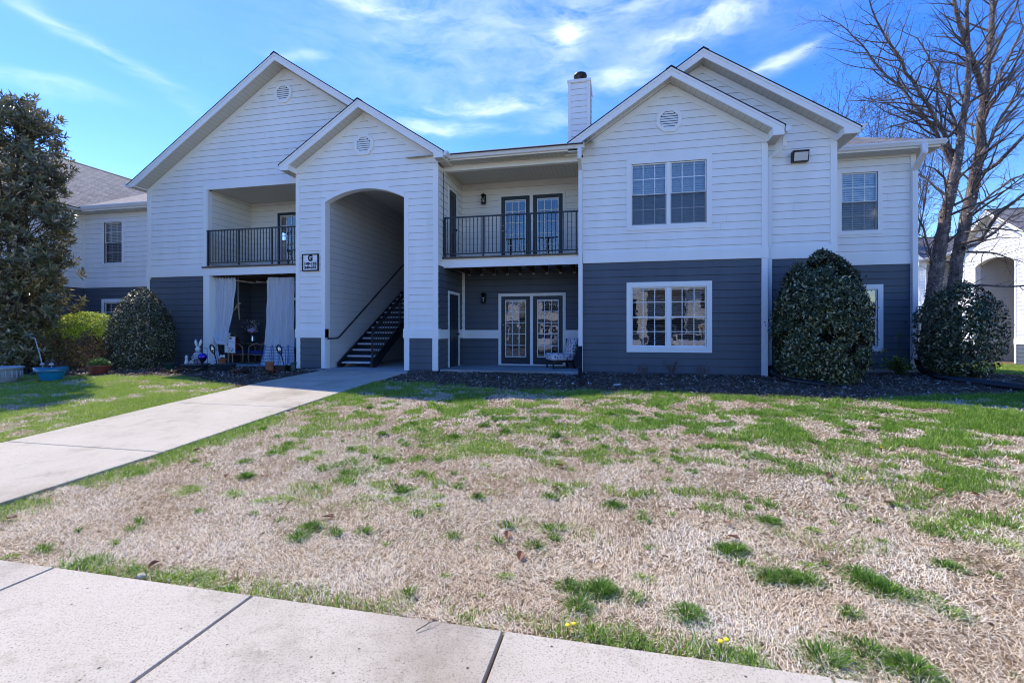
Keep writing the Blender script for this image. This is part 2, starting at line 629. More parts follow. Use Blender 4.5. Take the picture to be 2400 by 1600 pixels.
def downspout(pts, parent, w=.085, d=.065, name='downspout'):
    mb = MB()
    for a, b in zip(pts, pts[1:]):
        mb.bar(a, b, w, d, 0, up=(0, 1, 0))
    for p in pts[1:-1]:
        mb.ball(p, w * .52, 0, 10, 6)
    for p in (Vector(pts[-1]) + Vector((0, 0, .9)),):
        mb.box(p.x - w * .56, p.x + w * .56, p.y - d * .6, p.y + d * .6, p.z, p.z + .03)
    return mb.build(name, M['alu'], parent)


def gutter_profile(o0):
    # (out, down) K-style, o0 = inner edge
    return [(0, 0), (0, -.115), (.065, -.115), (.085, -.075), (.10, -.055), (.115, -.03), (.115, 0), (.10, 0), (.10, -.02), (.06, -.10), (.012, -.10), (.012, 0)]


def gutter(mapf, t0, t1, parent):
    """mapf(t, out, z)"""
    mb = MB(); pr = gutter_profile(0)
    lo = [mapf(t0, o, z) for o, z in pr]; hi = [mapf(t1, o, z) for o, z in pr]
    n = len(pr)
    for i in range(n):
        j = (i + 1) % n
        mb.poly([lo[i], lo[j], hi[j], hi[i]])
    for e in (t0, t1):
        mb.poly([mapf(e, o, z) for o, z in [(0, 0), (0, -.115), (.065, -.115), (.085, -.075), (.10, -.055), (.115, -.03), (.115, 0)]])
    return mb.build('gutter', M['alu'], parent)


SL = .655


def gable_roof(Xc, zr, hw, Yf, Yb, wl, wr, Yw, parent, p=SL, zf=5.54, left=True, right=True, fas=.235, yr=None):
    """ridge along Y. wl / wr = outside of the walls, Yw = plane of the gable wall, hw = half width to the eave edge"""
    zt = lambda x: zr - p * abs(x - Xc)
    xl, xr = Xc - hw, Xc + hw
    t = .028
    mb = MB()
    for s, xe in ((-1, xl), (1, xr)):
        xe2 = xe + s * .03; L = math.hypot(hw, hw * p)
        a = (Xc, Yf - .02, zr); b = (xe2, Yf - .02, zt(xe2)); c = (xe2, Yb, zt(xe2)); d = (Xc, Yb, zr)
        mb.poly([a, b, c, d], 0, [(0, L), (0, 0), (Yb - Yf, 0), (Yb - Yf, L)])
        dn = Vector((0, 0, -t))
        mb.poly([Vector(a) + dn, Vector(b) + dn, Vector(c) + dn, Vector(d) + dn], 1)
        mb.poly([a, b, Vector(b) + dn, Vector(a) + dn], 1)
        mb.poly([b, c, Vector(c) + dn, Vector(b) + dn], 1)
        # ridge cap shingles
        mb.poly([(Xc, Yf - .03, zr + .012), (Xc + s * .13, Yf - .03, zr + .012 - p * .13), (Xc + s * .13, Yb, zr + .012 - p * .13), (Xc, Yb, zr + .012)], 1)
    roof = mb.build('roof', [M['shingle'], M['roofedge']], parent)
    f = MB(); so = MB(); z2 = .012
    for s, xe, w, on in ((-1, xl, wl, left), (1, xr, wr, right)):
        zi = lambda x: zt(x) - fas
        bx = w
        base = [(Xc, Yf, zr - t - .003), (xe, Yf, zt(xe) - t - .003), (xe, Yf, zf), (bx, Yf, zf), (bx, Yf, max(zf + .02, zi(bx))), (Xc, Yf, zi(Xc))]
        # fascia: split so every polygon is convex
        A = [(Xc, Yf, zr - t - .003), (bx, Yf, zt(bx) - t - .003), (bx, Yf, zi(bx)), (Xc, Yf, zi(Xc))]
        B = [(bx, Yf, zt(bx) - t - .003), (xe, Yf, zt(xe) - t - .003), (xe, Yf, zf), (bx, Yf, zf)]
        f.prism(A, (0, .03, 0)); f.prism(B, (0, .03, 0))
        # crown strip
        f.prism([(Xc, Yf - .016, zr - t - .004), (xe, Yf - .016, zt(xe) - t - .004), (xe, Yf - .016, zt(xe) - t - .06), (Xc, Yf - .016, zr - t - .06)], (0, .015, 0))
        # sloped soffit under the rake
        so.poly([(Xc, Yf + .03, zi(Xc) + z2), (bx, Yf + .03, zi(bx) + z2), (bx, Yw, zi(bx) + z2), (Xc, Yw, zi(Xc) + z2)])
        # eave box inner cheek, eave fascia and level soffit
        if on:
            f.prism([(bx, Yf + .03, zf), (bx, Yw + .02, zf), (bx, Yw + .02, zi(bx) + .01), (bx, Yf + .03, zi(bx) + .01)], (s * .012, 0, 0))
            f.box(min(xe - s * .025, xe), max(xe - s * .025, xe), Yf + .03, Yb, zf, zt(xe) - t - .004)
            so.poly([(bx, Yf + .03, zf + .012), (xe, Yf + .03, zf + .012), (xe, Yb, zf + .012), (bx, Yb, zf + .012)], 1)
    f.build('fascia', M['trim'], roof)
    so.build('soffit', [M['soffx'], M['soffy']], roof)
    return roof


def rake_boards(Xc, zr, wl, wr, Y, parent, p=SL, fas=.235, w=.15, zlow=5.5):
    mb = MB()
    for s, x in ((-1, wl), (1, wr)):
        z = lambda q: zr - p * abs(q - Xc) - fas
        mb.prism([(Xc, Y - .026, z(Xc)), (x, Y - .026, z(x)), (x, Y - .026, z(x) - w * 1.15), (Xc, Y - .026, z(Xc) - w * 1.15)], (0, .03, 0))
    return mb.build('rake_board', M['trim'], parent)


def vent(x, z, Y, parent, r=.29):
    mb = MB(); o = MB()
    def octo(rr, y): return [(x + rr * math.cos(R(22.5 + 45 * k)) / math.cos(R(22.5)), y, z + rr * math.sin(R(22.5 + 45 * k)) / math.cos(R(22.5))) for k in range(8)]
    a, b = octo(r, Y - .045), octo(r * .70, Y - .045); a2, b2 = octo(r, Y), octo(r * .70, Y)
    for k in range(8):
        j = (k + 1) % 8
        mb.hexa([a2[k], a2[j], b2[j], b2[k]], [a[k], a[j], b[j], b[k]])
    v = mb.build('gable_vent', M['trim'], parent)
    n = 7; rr = r * .70
    for i in range(n):
        zz = z - rr + 2 * rr * (i + .5) / n
        hw = min(rr, rr * 1.41 - abs(zz - z)) - .004
        o.poly([(x - hw, Y - .036, zz - .030), (x + hw, Y - .036, zz - .030), (x + hw, Y - .020, zz + .020), (x - hw, Y - .020, zz + .020)])
        o.poly([(x - hw, Y - .0345, zz - .030), (x + hw, Y - .0345, zz - .030), (x + hw, Y - .0345, zz - .012), (x - hw, Y - .0345, zz - .012)])
    o.build('louvre', M['trim'], v)
    d = MB(); c = octo(r * .72, Y - .018 + .014); d.poly([(q[0], Y - .019, q[2]) for q in c]); d.build('backing', M['dark'], v)
    return v


def screen_mat():
    m, nt, b = new_mat('insect_screen_mesh')
    nt.nodes.remove(b); out = nt.nodes['Material Output']
    tr = N(nt, 'ShaderNodeBsdfTransparent'); df = N(nt, 'ShaderNodeBsdfDiffuse'); df.inputs[0].default_value = (.05, .055, .065, 1)
    mx = nt.nodes.new('ShaderNodeMixShader'); mx.inputs[0].default_value = .40
    nt.links.new(tr.outputs[0], mx.inputs[1]); nt.links.new(df.outputs[0], mx.inputs[2]); nt.links.new(mx.outputs[0], out.inputs[0])
    return m


M['screen'] = screen_mat()

# ================================================================ THE MAIN APARTMENT BUILDING
Y1, Y4, Y2, Y3, Y7 = 12.4, 12.0, 12.65, 14.3, 14.0
ZB0, ZB1 = 2.78, 3.03            # belt course
bld = thing('apartment_building', (-5.0, 12.4, 0), 'large apartment building with white siding above navy siding, four gables and a chimney', 'apartment building')
W2 = [M['white'], M['lapshade']]; N2 = [M['navy'], M['lapshade_navy']]
E5 = 5.60


def gable_outline(xl, xr, Xc, zr, z0, p=SL, fas=.235):
    z = lambda q: zr - p * abs(q - Xc) - fas + .02
    return [(xl, z0), (xr, z0), (xr, z(xr)), (Xc, z(Xc)), (xl, z(xl))]


# --- left gable (P5)
XL5 = (-14.72, -4.75)
zr5 = 9.10; xc5 = -9.71
mb = MB()
siding(mb, gable_outline(-14.72, -8.95, xc5, zr5, ZB1), [(-12.47, -8.9, ZB1 - 1, 5.41)], front(Y1), 3.125)
siding(mb, [(-9.0, 5.5), (-4.75, 5.5), (-4.75, zr5 - SL * 4.96 - .235), (-9.0, zr5 - SL * .71 - .235)], [], front(Y1 + .003), 3.125)
mb.build('gable_wall', W2, bld)
mb = MB(); siding(mb, [(-14.72, -.1), (-12.59, -.1), (-12.59, ZB0), (-14.72, ZB0)], [], front(Y1), 2.598); mb.build('lower_wall', N2, bld)
mb = MB()
F1 = front(Y1)
pbox(mb, F1, -14.76, -14.62, 2.70, 5.6, -.002, .03)       # upper corner board
pbox(mb, F1, -14.76, -14.66, -.1, 2.70, -.002, .03)
pbox(mb, F1, -14.78, -12.47, ZB0 - .03, ZB1, .0, .035); pbox(mb, F1, -12.47, -9.0, ZB0 - .03, ZB1 - .045, -.01, .035)
pbox(mb, F1, -12.595, -12.365, -.06, ZB0 - .03, -.23, .032)     # porch post
pbox(mb, F1, -12.60, -12.475, ZB1, 5.55, -.001, .028)     # left casing of the balcony opening
pbox(mb, F1, -12.475, -9.0, 5.41, 5.56, -.001, .028)
pbox(mb, F1, -12.475, -12.455, ZB1, 5.41, -.16, -.0)
split_build(mb, 'trim_board', M['trim'], bld)
rake_boards(xc5, zr5, -14.76, -4.7, Y1, bld)
gable_roof(xc5, zr5, 5.31, 11.95, 21.0, -14.76, -4.7, Y1, bld, right=False)
gutter(lambda t, o, z: (-15.02 - o, t, 5.66 + z), 11.93, 21.0, bld)
vent(-9.75, 8.12, Y1, bld)

# left balcony room + porch below it
mb = MB()
siding(mb, [(12.55, ZB1), (14.2, ZB1), (14.2, 5.46), (12.55, 5.46)], [], sidexp(-12.46), 3.125)
siding(mb, [(-12.46, ZB1), (-9.0, ZB1), (-9.0, 5.46), (-12.46, 5.46)], [(-11.40, -10.5, ZB1, 5.07)], front(14.2), 3.125)
siding(mb, [(12.4, ZB1), (14.2, ZB1), (14.2, 5.46), (12.4, 5.46)], [], sidexm(-9.0), 3.125)
mb.build('balcony_wall', [M['cream'], M['lapshade']], bld)
mb = MB(); mb.box(-12.46, -9.0, 12.42, 14.2, 5.44, 5.47); mb.build('balcony_ceiling', M['soffx'], bld)
mb = MB(); mb.box(-12.62, -9.02, 12.33, 12.47, ZB1 - .045, ZB1 + .0); mb.box(-12.46, -9.02, 12.47, 14.2, ZB1 - .045, ZB1 - .005); mb.build('deck_board', M['wood'], bld)
mb = MB()
siding(mb, [(12.63, -.1), (14.2, -.1), (14.2, 2.7), (12.63, 2.7)], [], sidexp(-12.46), 2.598)
siding(mb, [(-12.46, -.1), (-9.0, -.1), (-9.0, 2.7), (-12.46, 2.7)], [(-11.3, -10.35, -.2, 2.1)], front(14.2), 2.598)
siding(mb, [(12.4, -.1), (14.2, -.1), (14.2, 2.7), (12.4, 2.7)], [], sidexm(-9.0), 2.598)
mb.build('porch_wall', N2, bld)
mb = MB()
mb.box(-12.46, -9.02, 12.44, 14.2, 2.94, 2.984)
for i in range(9): mb.box(-12.3 + i * .4, -12.26 + i * .4, 12.44, 14.2, 2.72, 2.94)
split_build(mb, 'joist', M['joist'], bld)
b14 = front(14.2)
fr = MB(); ring(fr, b14, -11.5, -10.42, ZB1 - .0, 5.17, .09, -.03, .03, wb=.0001); fr = fr.build('door_frame', M['cream'], bld)
french_door(b14, -11.41, -10.51, ZB1 + .01, 5.08, fr, None)
railing(front(12.37), -12.45, -9.04, 3.12, 4.15, bld, [-12.41, -11.3, -10.13, -9.08])
slab_door(b14, -11.28, -10.37, -.02, 2.08, bld, .09)

# --- middle gable with the arched breezeway (P4)
zr4, xc4 = 7.32, -6.87
AL, AR = -8.09, -5.665


def arch(x):
    c = (AL + AR) / 2; h = (AR - AL) / 2; rise = .315
    rad = (h * h + rise * rise) / (2 * rise)
    return 4.66 + rise - rad + math.sqrt(max(0, rad * rad - (x - c) ** 2))


mb = MB(); F4 = front(Y4)
siding(mb, gable_outline(-9.0, -4.75, xc4, zr4, 1.10), [(AL, AR, arch)], F4, 3.133 - .1855 * 11)
siding(mb, [(12.0, 1.1), (12.4, 1.1), (12.4, 5.5), (12.0, 5.5)], [], sidexp(-4.72), 3.133 - .1855 * 11)
siding(mb, [(12.0, 1.1), (12.4, 1.1), (12.4, 5.5), (12.0, 5.5)], [], sidexm(-9.0), 3.133 - .1855 * 11)
mb.build('entrance_gable_wall', W2, bld)
mb = MB()
siding(mb, [(-8.9, -.08), (-8.19, -.08), (-8.19, .85), (-8.9, .85)], [], F4, 2.598)
mb.build('pillar_base_wall', N2, bld); mb = MB()
siding(mb, [(-5.54, -.08), (-4.84, -.08), (-4.84, .85), (-5.54, .85)], [], F4, 2.598)
mb.build('pillar_base_wall', N2, bld)
mb = MB()
for x0, x1 in ((-9.0, -8.88), (-8.20, AL), (AR, -5.525), (-4.86, -4.70)):
    pbox(mb, F4, x0, x1, -.02, .85, -.12, .03)
for x0, x1 in ((-9.02, -8.90), (-4.84, -4.70)):
    pbox(mb, F4, x0, x1, 1.10, 5.5, -.08, .028)
pbox(mb, F4, -9.03, AL + .012, .85, 1.10, -.15, .042); pbox(mb, F4, AR - .03, -4.68, .85, 1.10, -.15, .042)
split_build(mb, 'trim_board', M['trim'], bld)
# arch casing: jambs and a curved head, 0.12 wide, with a deep soffit
mb = MB()
pbox(mb, F4, AL - .115, AL, 1.10, 4.66, 0, .024); pbox(mb, F4, AR, AR + .115, 1.10, 4.66, 0, .024)
nseg = 28
for i in range(nseg):
    a = AL + (AR - AL) * i / nseg; b = AL + (AR - AL) * (i + 1) / nseg
    mb.hexa([F4(a, arch(a), -.002), F4(b, arch(b), -.002), F4(b, arch(b) + .12, -.002), F4(a, arch(a) + .12, -.002)],
            [F4(a, arch(a), .024), F4(b, arch(b), .024), F4(b, arch(b) + .12, .024), F4(a, arch(a) + .12, .024)])
    mb.poly([F4(a, arch(a), .024), F4(b, arch(b), .024), F4(b, arch(b), -.2), F4(a, arch(a), -.2)])
for x, s in ((AL, 1), (AR, -1)):
    mb.box(min(x, x + s * .012), max(x, x + s * .012), 11.977, 12.2, -.02, 4.66)
mb.build('arch_casing', M['trim'], bld)
rake_boards(xc4, zr4, -9.02, -4.70, Y4, bld)
gable_roof(xc4, zr4, 2.43, 11.65, 14.6, -9.02, -4.70, Y4, bld)
gutter(lambda t, o, z: (-9.31 - o, t, 5.70 + z), 11.66, 12.38, bld)
gutter(lambda t, o, z: (-4.43 + o, t, 5.70 + z), 11.66, 11.98, bld)
vent(-6.88, 6.19, Y4, bld)

# breezeway
mb = MB()
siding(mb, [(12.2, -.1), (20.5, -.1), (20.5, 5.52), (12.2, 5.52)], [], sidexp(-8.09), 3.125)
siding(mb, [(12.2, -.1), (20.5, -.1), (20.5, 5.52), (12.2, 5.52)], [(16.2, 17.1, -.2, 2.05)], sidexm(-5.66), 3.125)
mb.build('breezeway_wall', [M['shadein'], M['lapshade']], bld)
mb = MB(); mb.box(-8.1, -5.65, 12.2, 20.5, 5.50, 5.53); mb.build('breezeway_ceiling', M['soffy'], bld)
mb = MB(); mb.box(-8.09, -5.66, 17.35, 20.5, 2.82, 3.0); mb.build('upper_landing', M['tread'], bld)
mb = MB(); siding(mb, [(-8.05, -.1), (-5.7, -.1), (-5.7, 2.82), (-8.05, 2.82)], [], front(18.6), 2.598); mb.build('breezeway_end_wall', N2, bld)
slab_door(front(18.58), -6.75, -5.9, -.02, 2.02, bld, .08)
mb = MB()
mb.box(-8.06, -5.7, 20.45, 20.5, 3.0, 5.5); mb.build('breezeway_back_wall', M['shadein'], bld)

# --- recess with the balcony (between the entrance gable and the right bay)
RX0, RX1 = -4.70, -.95
mb = MB()
siding(mb, [(12.4, ZB1), (14.0, ZB1), (14.0, 5.56), (12.4, 5.56)], [(12.72, 13.46, ZB1, 5.10)], sidexp(RX0), 3.125)
siding(mb, [(RX0, ZB1), (RX1, ZB1), (RX1, 5.56), (RX0, 5.56)], [(-3.46, -1.60, ZB1, 5.08)], front(Y7), 3.125)
siding(mb, [(12.4, ZB1), (14.0, ZB1), (14.0, 5.56), (12.4, 5.56)], [], sidexm(RX1), 3.125)
mb.build('upper_recess_wall', [M['cream'], M['lapshade']], bld)
mb = MB()
siding(mb, [(12.0, -.08), (14.0, -.08), (14.0, 2.8), (12.0, 2.8)], [(12.80, 13.62, -.2, 2.10)], sidexp(RX0), 2.598)
siding(mb, [(RX0, -.08), (RX1, -.08), (RX1, 2.9), (RX0, 2.9)], [(-3.46, -1.60, -.2, 2.09)], front(Y7), 2.598)
siding(mb, [(12.42, -.08), (14.0, -.08), (14.0, 2.8), (12.42, 2.8)], [], sidexm(RX1), 2.598)
mb.build('lower_recess_wall', N2, bld)
mb = MB(); S7 = sidexp(RX0); F7 = front(Y7)
pbox(mb, F7, RX0, -3.545, .82, 1.07, 0, .03); pbox(mb, F7, -1.515, RX1, .82, 1.07, 0, .03)
pbox(mb, S7, 12.0, 12.70, .83, 1.08, 0, .03); pbox(mb, S7, 13.72, 13.97, .83, 1.08, 0, .03)
pbox(mb, front(Y1), RX0 - .1, -.94, ZB0 - .01, ZB1 - .02, -.04, .035)
mb.box(RX0 - .02, -.94, 12.42, 12.55, 5.43, 5.585)                        # header beam over the balcony
pbox(mb, F7, RX0 + .0, RX0 + .09, 1.07, 2.9, 0, .028)
split_build(mb, 'trim_board', M['trim'], bld)
mb = MB(); mb.box(RX0, RX1, 12.55, 14.0, 5.53, 5.55); mb.build('balcony_ceiling', M['soffx'], bld)
mb = MB(); mb.box(RX0 + .0, RX1, 12.02, 12.42, 5.572, 5.584); mb.build('eave_soffit', M['soffx'], bld)
mb = MB()
mb.box(RX0 - .06, -.95, 12.30, 12.45, ZB1 - .02, ZB1 + .022)
for i in range(11): mb.box(RX0, -.95, 12.455 + i * .141, 12.59 + i * .141, ZB1 - .02, ZB1 + .012)
mb.build('deck_board', M['wood'], bld)
mb = MB(); hg = MB()
for i in range(9):
    x = -4.45 + i * .4
    mb.box(x - .02, x + .02, 12.44, 14.0, 2.76, 3.0)
    hg.box(x - .03, x + .03, 13.93, 13.985, 2.72, 2.96); hg.box(x - .045, x - .03, 13.92, 13.99, 2.72, 2.96)
split_build(mb, 'joist', M['joist'], bld); split_build(hg, 'joist_hanger', M['galv'], bld)
# doors
fr = MB(); ring(fr, F7, -3.545, -1.515, ZB1, 5.165, .085, -.05, .03, wb=.0001); pbox(fr, F7, -2.585, -2.485, ZB1, 5.08, -.05, .028)
fr = fr.build('door_frame', M['cream'], bld)
french_door(F7, -3.46, -2.585, ZB1 + .015, 5.08, fr, 'l'); french_door(F7, -2.485, -1.60, ZB1 + .015, 5.08, fr, None)
fr = MB(); ring(fr, F7, -3.545, -1.515, 0.0, 2.165, .085, -.05, .03, wb=.0001); pbox(fr, F7, -2.575, -2.485, 0.02, 2.08, -.05, .028); pbox(fr, F7, -3.46, -1.6, .02, .05, -.05, .03)
fr = fr.build('door_frame', M['trim'], bld)
french_door(F7, -3.46, -2.575, .05, 2.08, fr, 'l'); french_door(F7, -2.485, -1.60, .05, 2.08, fr, None)
slab_door(S7, 12.80, 13.60, 0.0, 2.10, bld, .075)
slab_door(S7, 12.80, 13.40, ZB1 + .02, 5.06, bld, .075, 'cream')
railing(front(12.35), RX0 + .03, -.97, 3.12, 4.145, bld, [RX0 + .06, -3.55, -2.27, -1.06])
# roof over the recess
mb = MB()
p_ = .395
mb.poly([(-5.6, 11.88, 5.70), (-.6, 11.88, 5.70), (-.6, 18.5, 5.70 + p_ * 6.62), (-5.6, 18.5, 5.70 + p_ * 6.62)], 0, [(0, 0), (5, 0), (5, 7.1), (0, 7.1)])
mb.poly([(-4.45, 11.88, 5.665), (-.85, 11.88, 5.665), (-.85, 11.88, 5.70), (-4.45, 11.88, 5.70)], 1)
rr = mb.build('roof', [M['shingle'], M['roofedge']], bld)
mb = MB(); mb.box(-4.44, -.86, 12.0, 12.022, 5.56, 5.69); mb.build('fascia', M['trim'], rr)
gutter(lambda t, o, z: (t, 12.0 - o, 5.71 + z), -4.44, -.83, bld)
downspout([(-.95, 11.94, 5.60), (-.95, 11.94, 5.35), (-.96, 12.33, 5.18), (-.96, 12.33, .62)], bld, .095, .07)

# --- right bay (P1)
zr1, xc1 = 7.40, 1.23
mb = MB()
UW = (.32, 2.09, 3.69, 5.23); LW = (.32, 2.09, .64, 2.14)
siding(mb, gable_outline(-.9, 3.44, xc1, zr1, ZB1), [UW], F1, 3.125)
siding(mb, [(12.4, ZB1), (12.65, ZB1), (12.65, 5.5), (12.4, 5.5)], [], sidexp(3.44), 3.125)
mb.build('bay_wall', W2, bld)
mb = MB()
siding(mb, [(-.9, -.02), (3.44, -.02), (3.44, ZB0), (-.9, ZB0)], [LW], F1, 2.598)
siding(mb, [(12.4, -.02), (12.65, -.02), (12.65, ZB0), (12.4, ZB0)], [], sidexp(3.44), 2.598)
mb.build('bay_lower_wall', N2, bld)
mb = MB()
pbox(mb, F1, -1.005, -.90, -.3, 5.5, -.02, .02)
pbox(mb, F1, 3.32, 3.455, ZB1, 5.5, -.05, .03); pbox(mb, F1, 3.32, 3.455, -.06, ZB0, -.05, .03)
pbox(mb, F1, -.9, 3.47, ZB0, ZB1 + .0, -.05, .04)
split_build(mb, 'trim_board', M['trim'], bld)
mb = MB(); mb.box(-.9, 3.44, 12.41, 12.44, -.4, -.01); mb.build('foundation', M['navy'], bld)
rake_boards(xc1, zr1, -.9, 3.455, Y1, bld)
gable_roof(xc1, zr1, 2.47, 12.0, 12.66, -.9, 3.455, Y1, bld, left=False)
gutter(lambda t, o, z: (3.73 + o, t, 5.73 + z), 12.01, 12.6, bld)
vent(1.22, 6.27, Y1, bld, .30)
window(F1, *UW, bld, 2, tilt=1.0); window(F1, *LW, bld, 2, screen=False, tilt=.28)
downspout([(3.80, 12.30, 5.60), (3.80, 12.34, 5.40), (3.55, 12.56, 5.22), (3.55, 12.58, .12)], bld, .085, .065)

# --- second right gable (P2)
zr2, xc2 = 7.90, 2.0
mb = MB(); F2 = front(Y2)
siding(mb, gable_outline(-.8, 5.0, xc2, zr2, ZB1 + .06), [], F2, 3.185)
siding(mb, [(12.65, ZB1), (14.3, ZB1), (14.3, 5.5), (12.65, 5.5)], [], sidexp(5.0), 3.125)
mb.build('rear_gable_wall', W2, bld)
mb = MB()
siding(mb, [(3.46, -.02), (5.0, -.02), (5.0, ZB0), (3.46, ZB0)], [], F2, 2.598)
siding(mb, [(12.65, -.02), (14.3, -.02), (14.3, ZB0), (12.65, ZB0)], [], sidexp(5.0), 2.598)
mb.build('rear_gable_lower_wall', N2, bld)
mb = MB()
pbox(mb, F2, 4.88, 5.02, ZB1, 5.5, -.05, .03); pbox(mb, F2, 4.88, 5.02, -.06, ZB0, -.05, .03); pbox(mb, F2, 3.46, 5.03, ZB0, ZB1 + .06, -.03, .035)
split_build(mb, 'trim_board', M['trim'], bld)
rake_boards(xc2, zr2, 1.0, 5.02, Y2, bld)
gable_roof(xc2, zr2, 3.35, 12.27, 21.0, -.9, 5.02, Y2, bld, left=False)
gutter(lambda t, o, z: (5.37 + o, t, 5.74 + z), 12.28, 13.9, bld)

# --- right wing (P3)
mb = MB(); F3 = front(Y3)
W3 = (5.78, 6.62, 3.69, 5.22); W3b = (5.78, 6.62, .64, 2.14)
siding(mb, [(5.0, ZB1), (7.46, ZB1), (7.46, 5.62), (5.0, 5.62)], [W3], F3, 3.125 + .02)
siding(mb, [(14.3, ZB1), (21, ZB1), (21, 5.62), (14.3, 5.62)], [], sidexp(7.46), 3.145)
mb.build('right_wing_wall', W2, bld)
mb = MB()
siding(mb, [(5.0, .07), (7.46, .07), (7.46, ZB0), (5.0, ZB0)], [W3b], F3, 2.598)
siding(mb, [(14.3, .07), (21, .07), (21, ZB0), (14.3, ZB0)], [], sidexp(7.46), 2.598)
mb.build('right_wing_lower_wall', N2, bld)
mb = MB()
pbox(mb, F3, 5.02, 7.49, ZB0, ZB1 + .05, -.03, .035); pbox(mb, F3, 7.36, 7.48, ZB1, 5.62, -.05, .03); pbox(mb, F3, 7.36, 7.48, .07, ZB0, -.05, .03)
split_build(mb, 'trim_board', M['trim'], bld)
mb = MB(); mb.box(5.0, 7.46, 14.32, 14.36, -.4, .08); mb.build('foundation', M['conc2'], bld)
window(F3, *W3, bld, 1, .105, tilt=1.25); window(F3, *W3b, bld, 1, screen=False)
mb = MB()
g0, gx, gy = 5.77, 7.83, 13.80
hip = .52
mb.poly([(4.9, gy, g0), (gx, gy, g0), (gx - 2.0, gy + 2.0, g0 + hip * 2.0), (4.9, gy + 2.0, g0 + hip * 2.0)], 0, [(0, 0), (3, 0), (1.3, 2.2), (0, 2.2)])
mb.poly([(gx, gy, g0), (gx, 21, g0), (gx - 2.0, 21, g0 + hip * 2.0), (gx - 2.0, gy + 2.0, g0 + hip * 2.0)], 0, [(0, 0), (7.2, 0), (7.2, 2.2), (2, 2.2)])
mb.poly([(4.9, gy + 2.0, g0 + hip * 2.0), (gx - 2, gy + 2.0, g0 + hip * 2), (gx - 2, 21, g0 + hip * 2.0), (4.9, 21, g0 + hip * 2)], 0, [(0, 0), (1, 0), (1, 5), (0, 5)])
rr = mb.build('roof', [M['shingle'], M['roofedge']], bld)
mb = MB(); mb.box(5.0, gx, gy + .06, gy + .085, 5.62, 5.74); mb.box(gx - .03, gx - .005, gy + .06, 21, 5.62, 5.74); mb.build('fascia', M['trim'], rr)
mb = MB(); mb.box(5.0, gx - .01, gy + .08, 14.3, 5.618, 5.63); mb.box(7.46, gx - .01, 14.3, 21, 5.618, 5.63); mb.build('soffit', M['soffx'], rr)
gutter(lambda t, o, z: (t, gy + .06 - o, 5.78 + z), 5.0, gx + .03, bld)
gutter(lambda t, o, z: (gx + o, t, 5.78 + z), gy + .05, 21, bld)
downspout([(7.38, 13.74, 5.68), (7.38, 13.74, 5.46), (7.42, 14.22, 5.18), (7.42, 14.22, .30)], bld, .12, .08)

# --- left wing (P6) and the forward block beyond it
mb = MB()
W6 = (-19.04, -18.20, 3.60, 5.15); W6b = (-19.04, -18.20, .62, 2.12)
siding(mb, [(-20.08, 2.90), (-14.7, 2.90), (-14.7, 5.52), (-20.08, 5.52)], [W6], F3, 3.07)
siding(mb, [(11.0, 2.90), (14.3, 2.90), (14.3, 5.5), (11.0, 5.5)], [], sidexp(-20.08), 3.07)
siding(mb, [(12.4, 2.78), (14.3, 2.78), (14.3, 5.5), (12.4, 5.5)], [], sidexm(-14.72), 3.07)
siding(mb, gable_outline(-28.4, -20.08, -24.4, 8.8, 2.90), [(-23.2, -21.4, 3.69, 5.23)], front(11.0), 3.07)
mb.build('left_wing_wall', W2, bld)
mb = MB()
siding(mb, [(-20.08, -.1), (-14.7, -.1), (-14.7, ZB0), (-20.08, ZB0)], [W6b], F3, 2.55)
siding(mb, [(11.0, -.1), (14.3, -.1), (14.3, ZB0), (11.0, ZB0)], [], sidexp(-20.08), 2.55)
siding(mb, [(12.4, -.1), (14.3, -.1), (14.3, ZB0), (12.4, ZB0)], [], sidexm(-14.72), 2.55)
siding(mb, [(-28.4, -.1), (-20.08, -.1), (-20.08, ZB0), (-28.4, ZB0)], [(-23.2, -21.4, .64, 2.14)], front(11.0), 2.55)
mb.build('left_wing_lower_wall', N2, bld)
mb = MB()
pbox(mb, F3, -20.05, -14.74, 2.68, 2.92, -.01, .03)
pbox(mb, sidexp(-20.08), 11.0, 14.27, 2.68, 2.92, -.01, .03)
pbox(mb, front(11.0), -28.4, -20.0, 2.68, 2.92, -.03, .03)
pbox(mb, front(11.0), -20.20, -20.05, -.06, 5.5, -.03, .034)
pbox(mb, F3, -20.08, -19.99, 2.92, 5.5, 0, .025)
split_build(mb, 'trim_board', M['trim'], bld)
window(F3, *W6, bld, 1, .10, tilt=1.25); window(F3, *W6b, bld, 1, screen=False)
window(front(11.0), -23.2, -21.4, 3.69, 5.23, bld, 2); window(front(11.0), -23.2, -21.4, .64, 2.14, bld, 2, screen=False)
gable_roof(-24.4, 8.80, 4.83, 10.6, 26.0, -28.4, -20.05, 11.0, bld)
rake_boards(-24.4, 8.8, -28.4, -20.05, 11.0, bld)
mb = MB(); pf = .41
mb.poly([(-23.2, 13.83, 5.66), (-14.7, 13.83, 5.66), (-14.7, 19.8, 5.66 + pf * 5.97), (-23.2, 19.8, 5.66 + pf * 5.97)], 0, [(0, 0), (8.5, 0), (8.5, 6.4), (0, 6.4)])
rr = mb.build('roof', [M['shingle'], M['roofedge']], bld)
mb = MB(); mb.box(-19.6, -14.74, 13.90, 13.92, 5.50, 5.64); mb.build('fascia', M['trim'], rr)
mb = MB(); mb.box(-20.05, -14.74, 13.92, 14.3, 5.50, 5.512); mb.build('soffit', M['soffx'], rr)
gutter(lambda t, o, z: (t, 13.90 - o, 5.67 + z), -19.6, -14.76, bld)

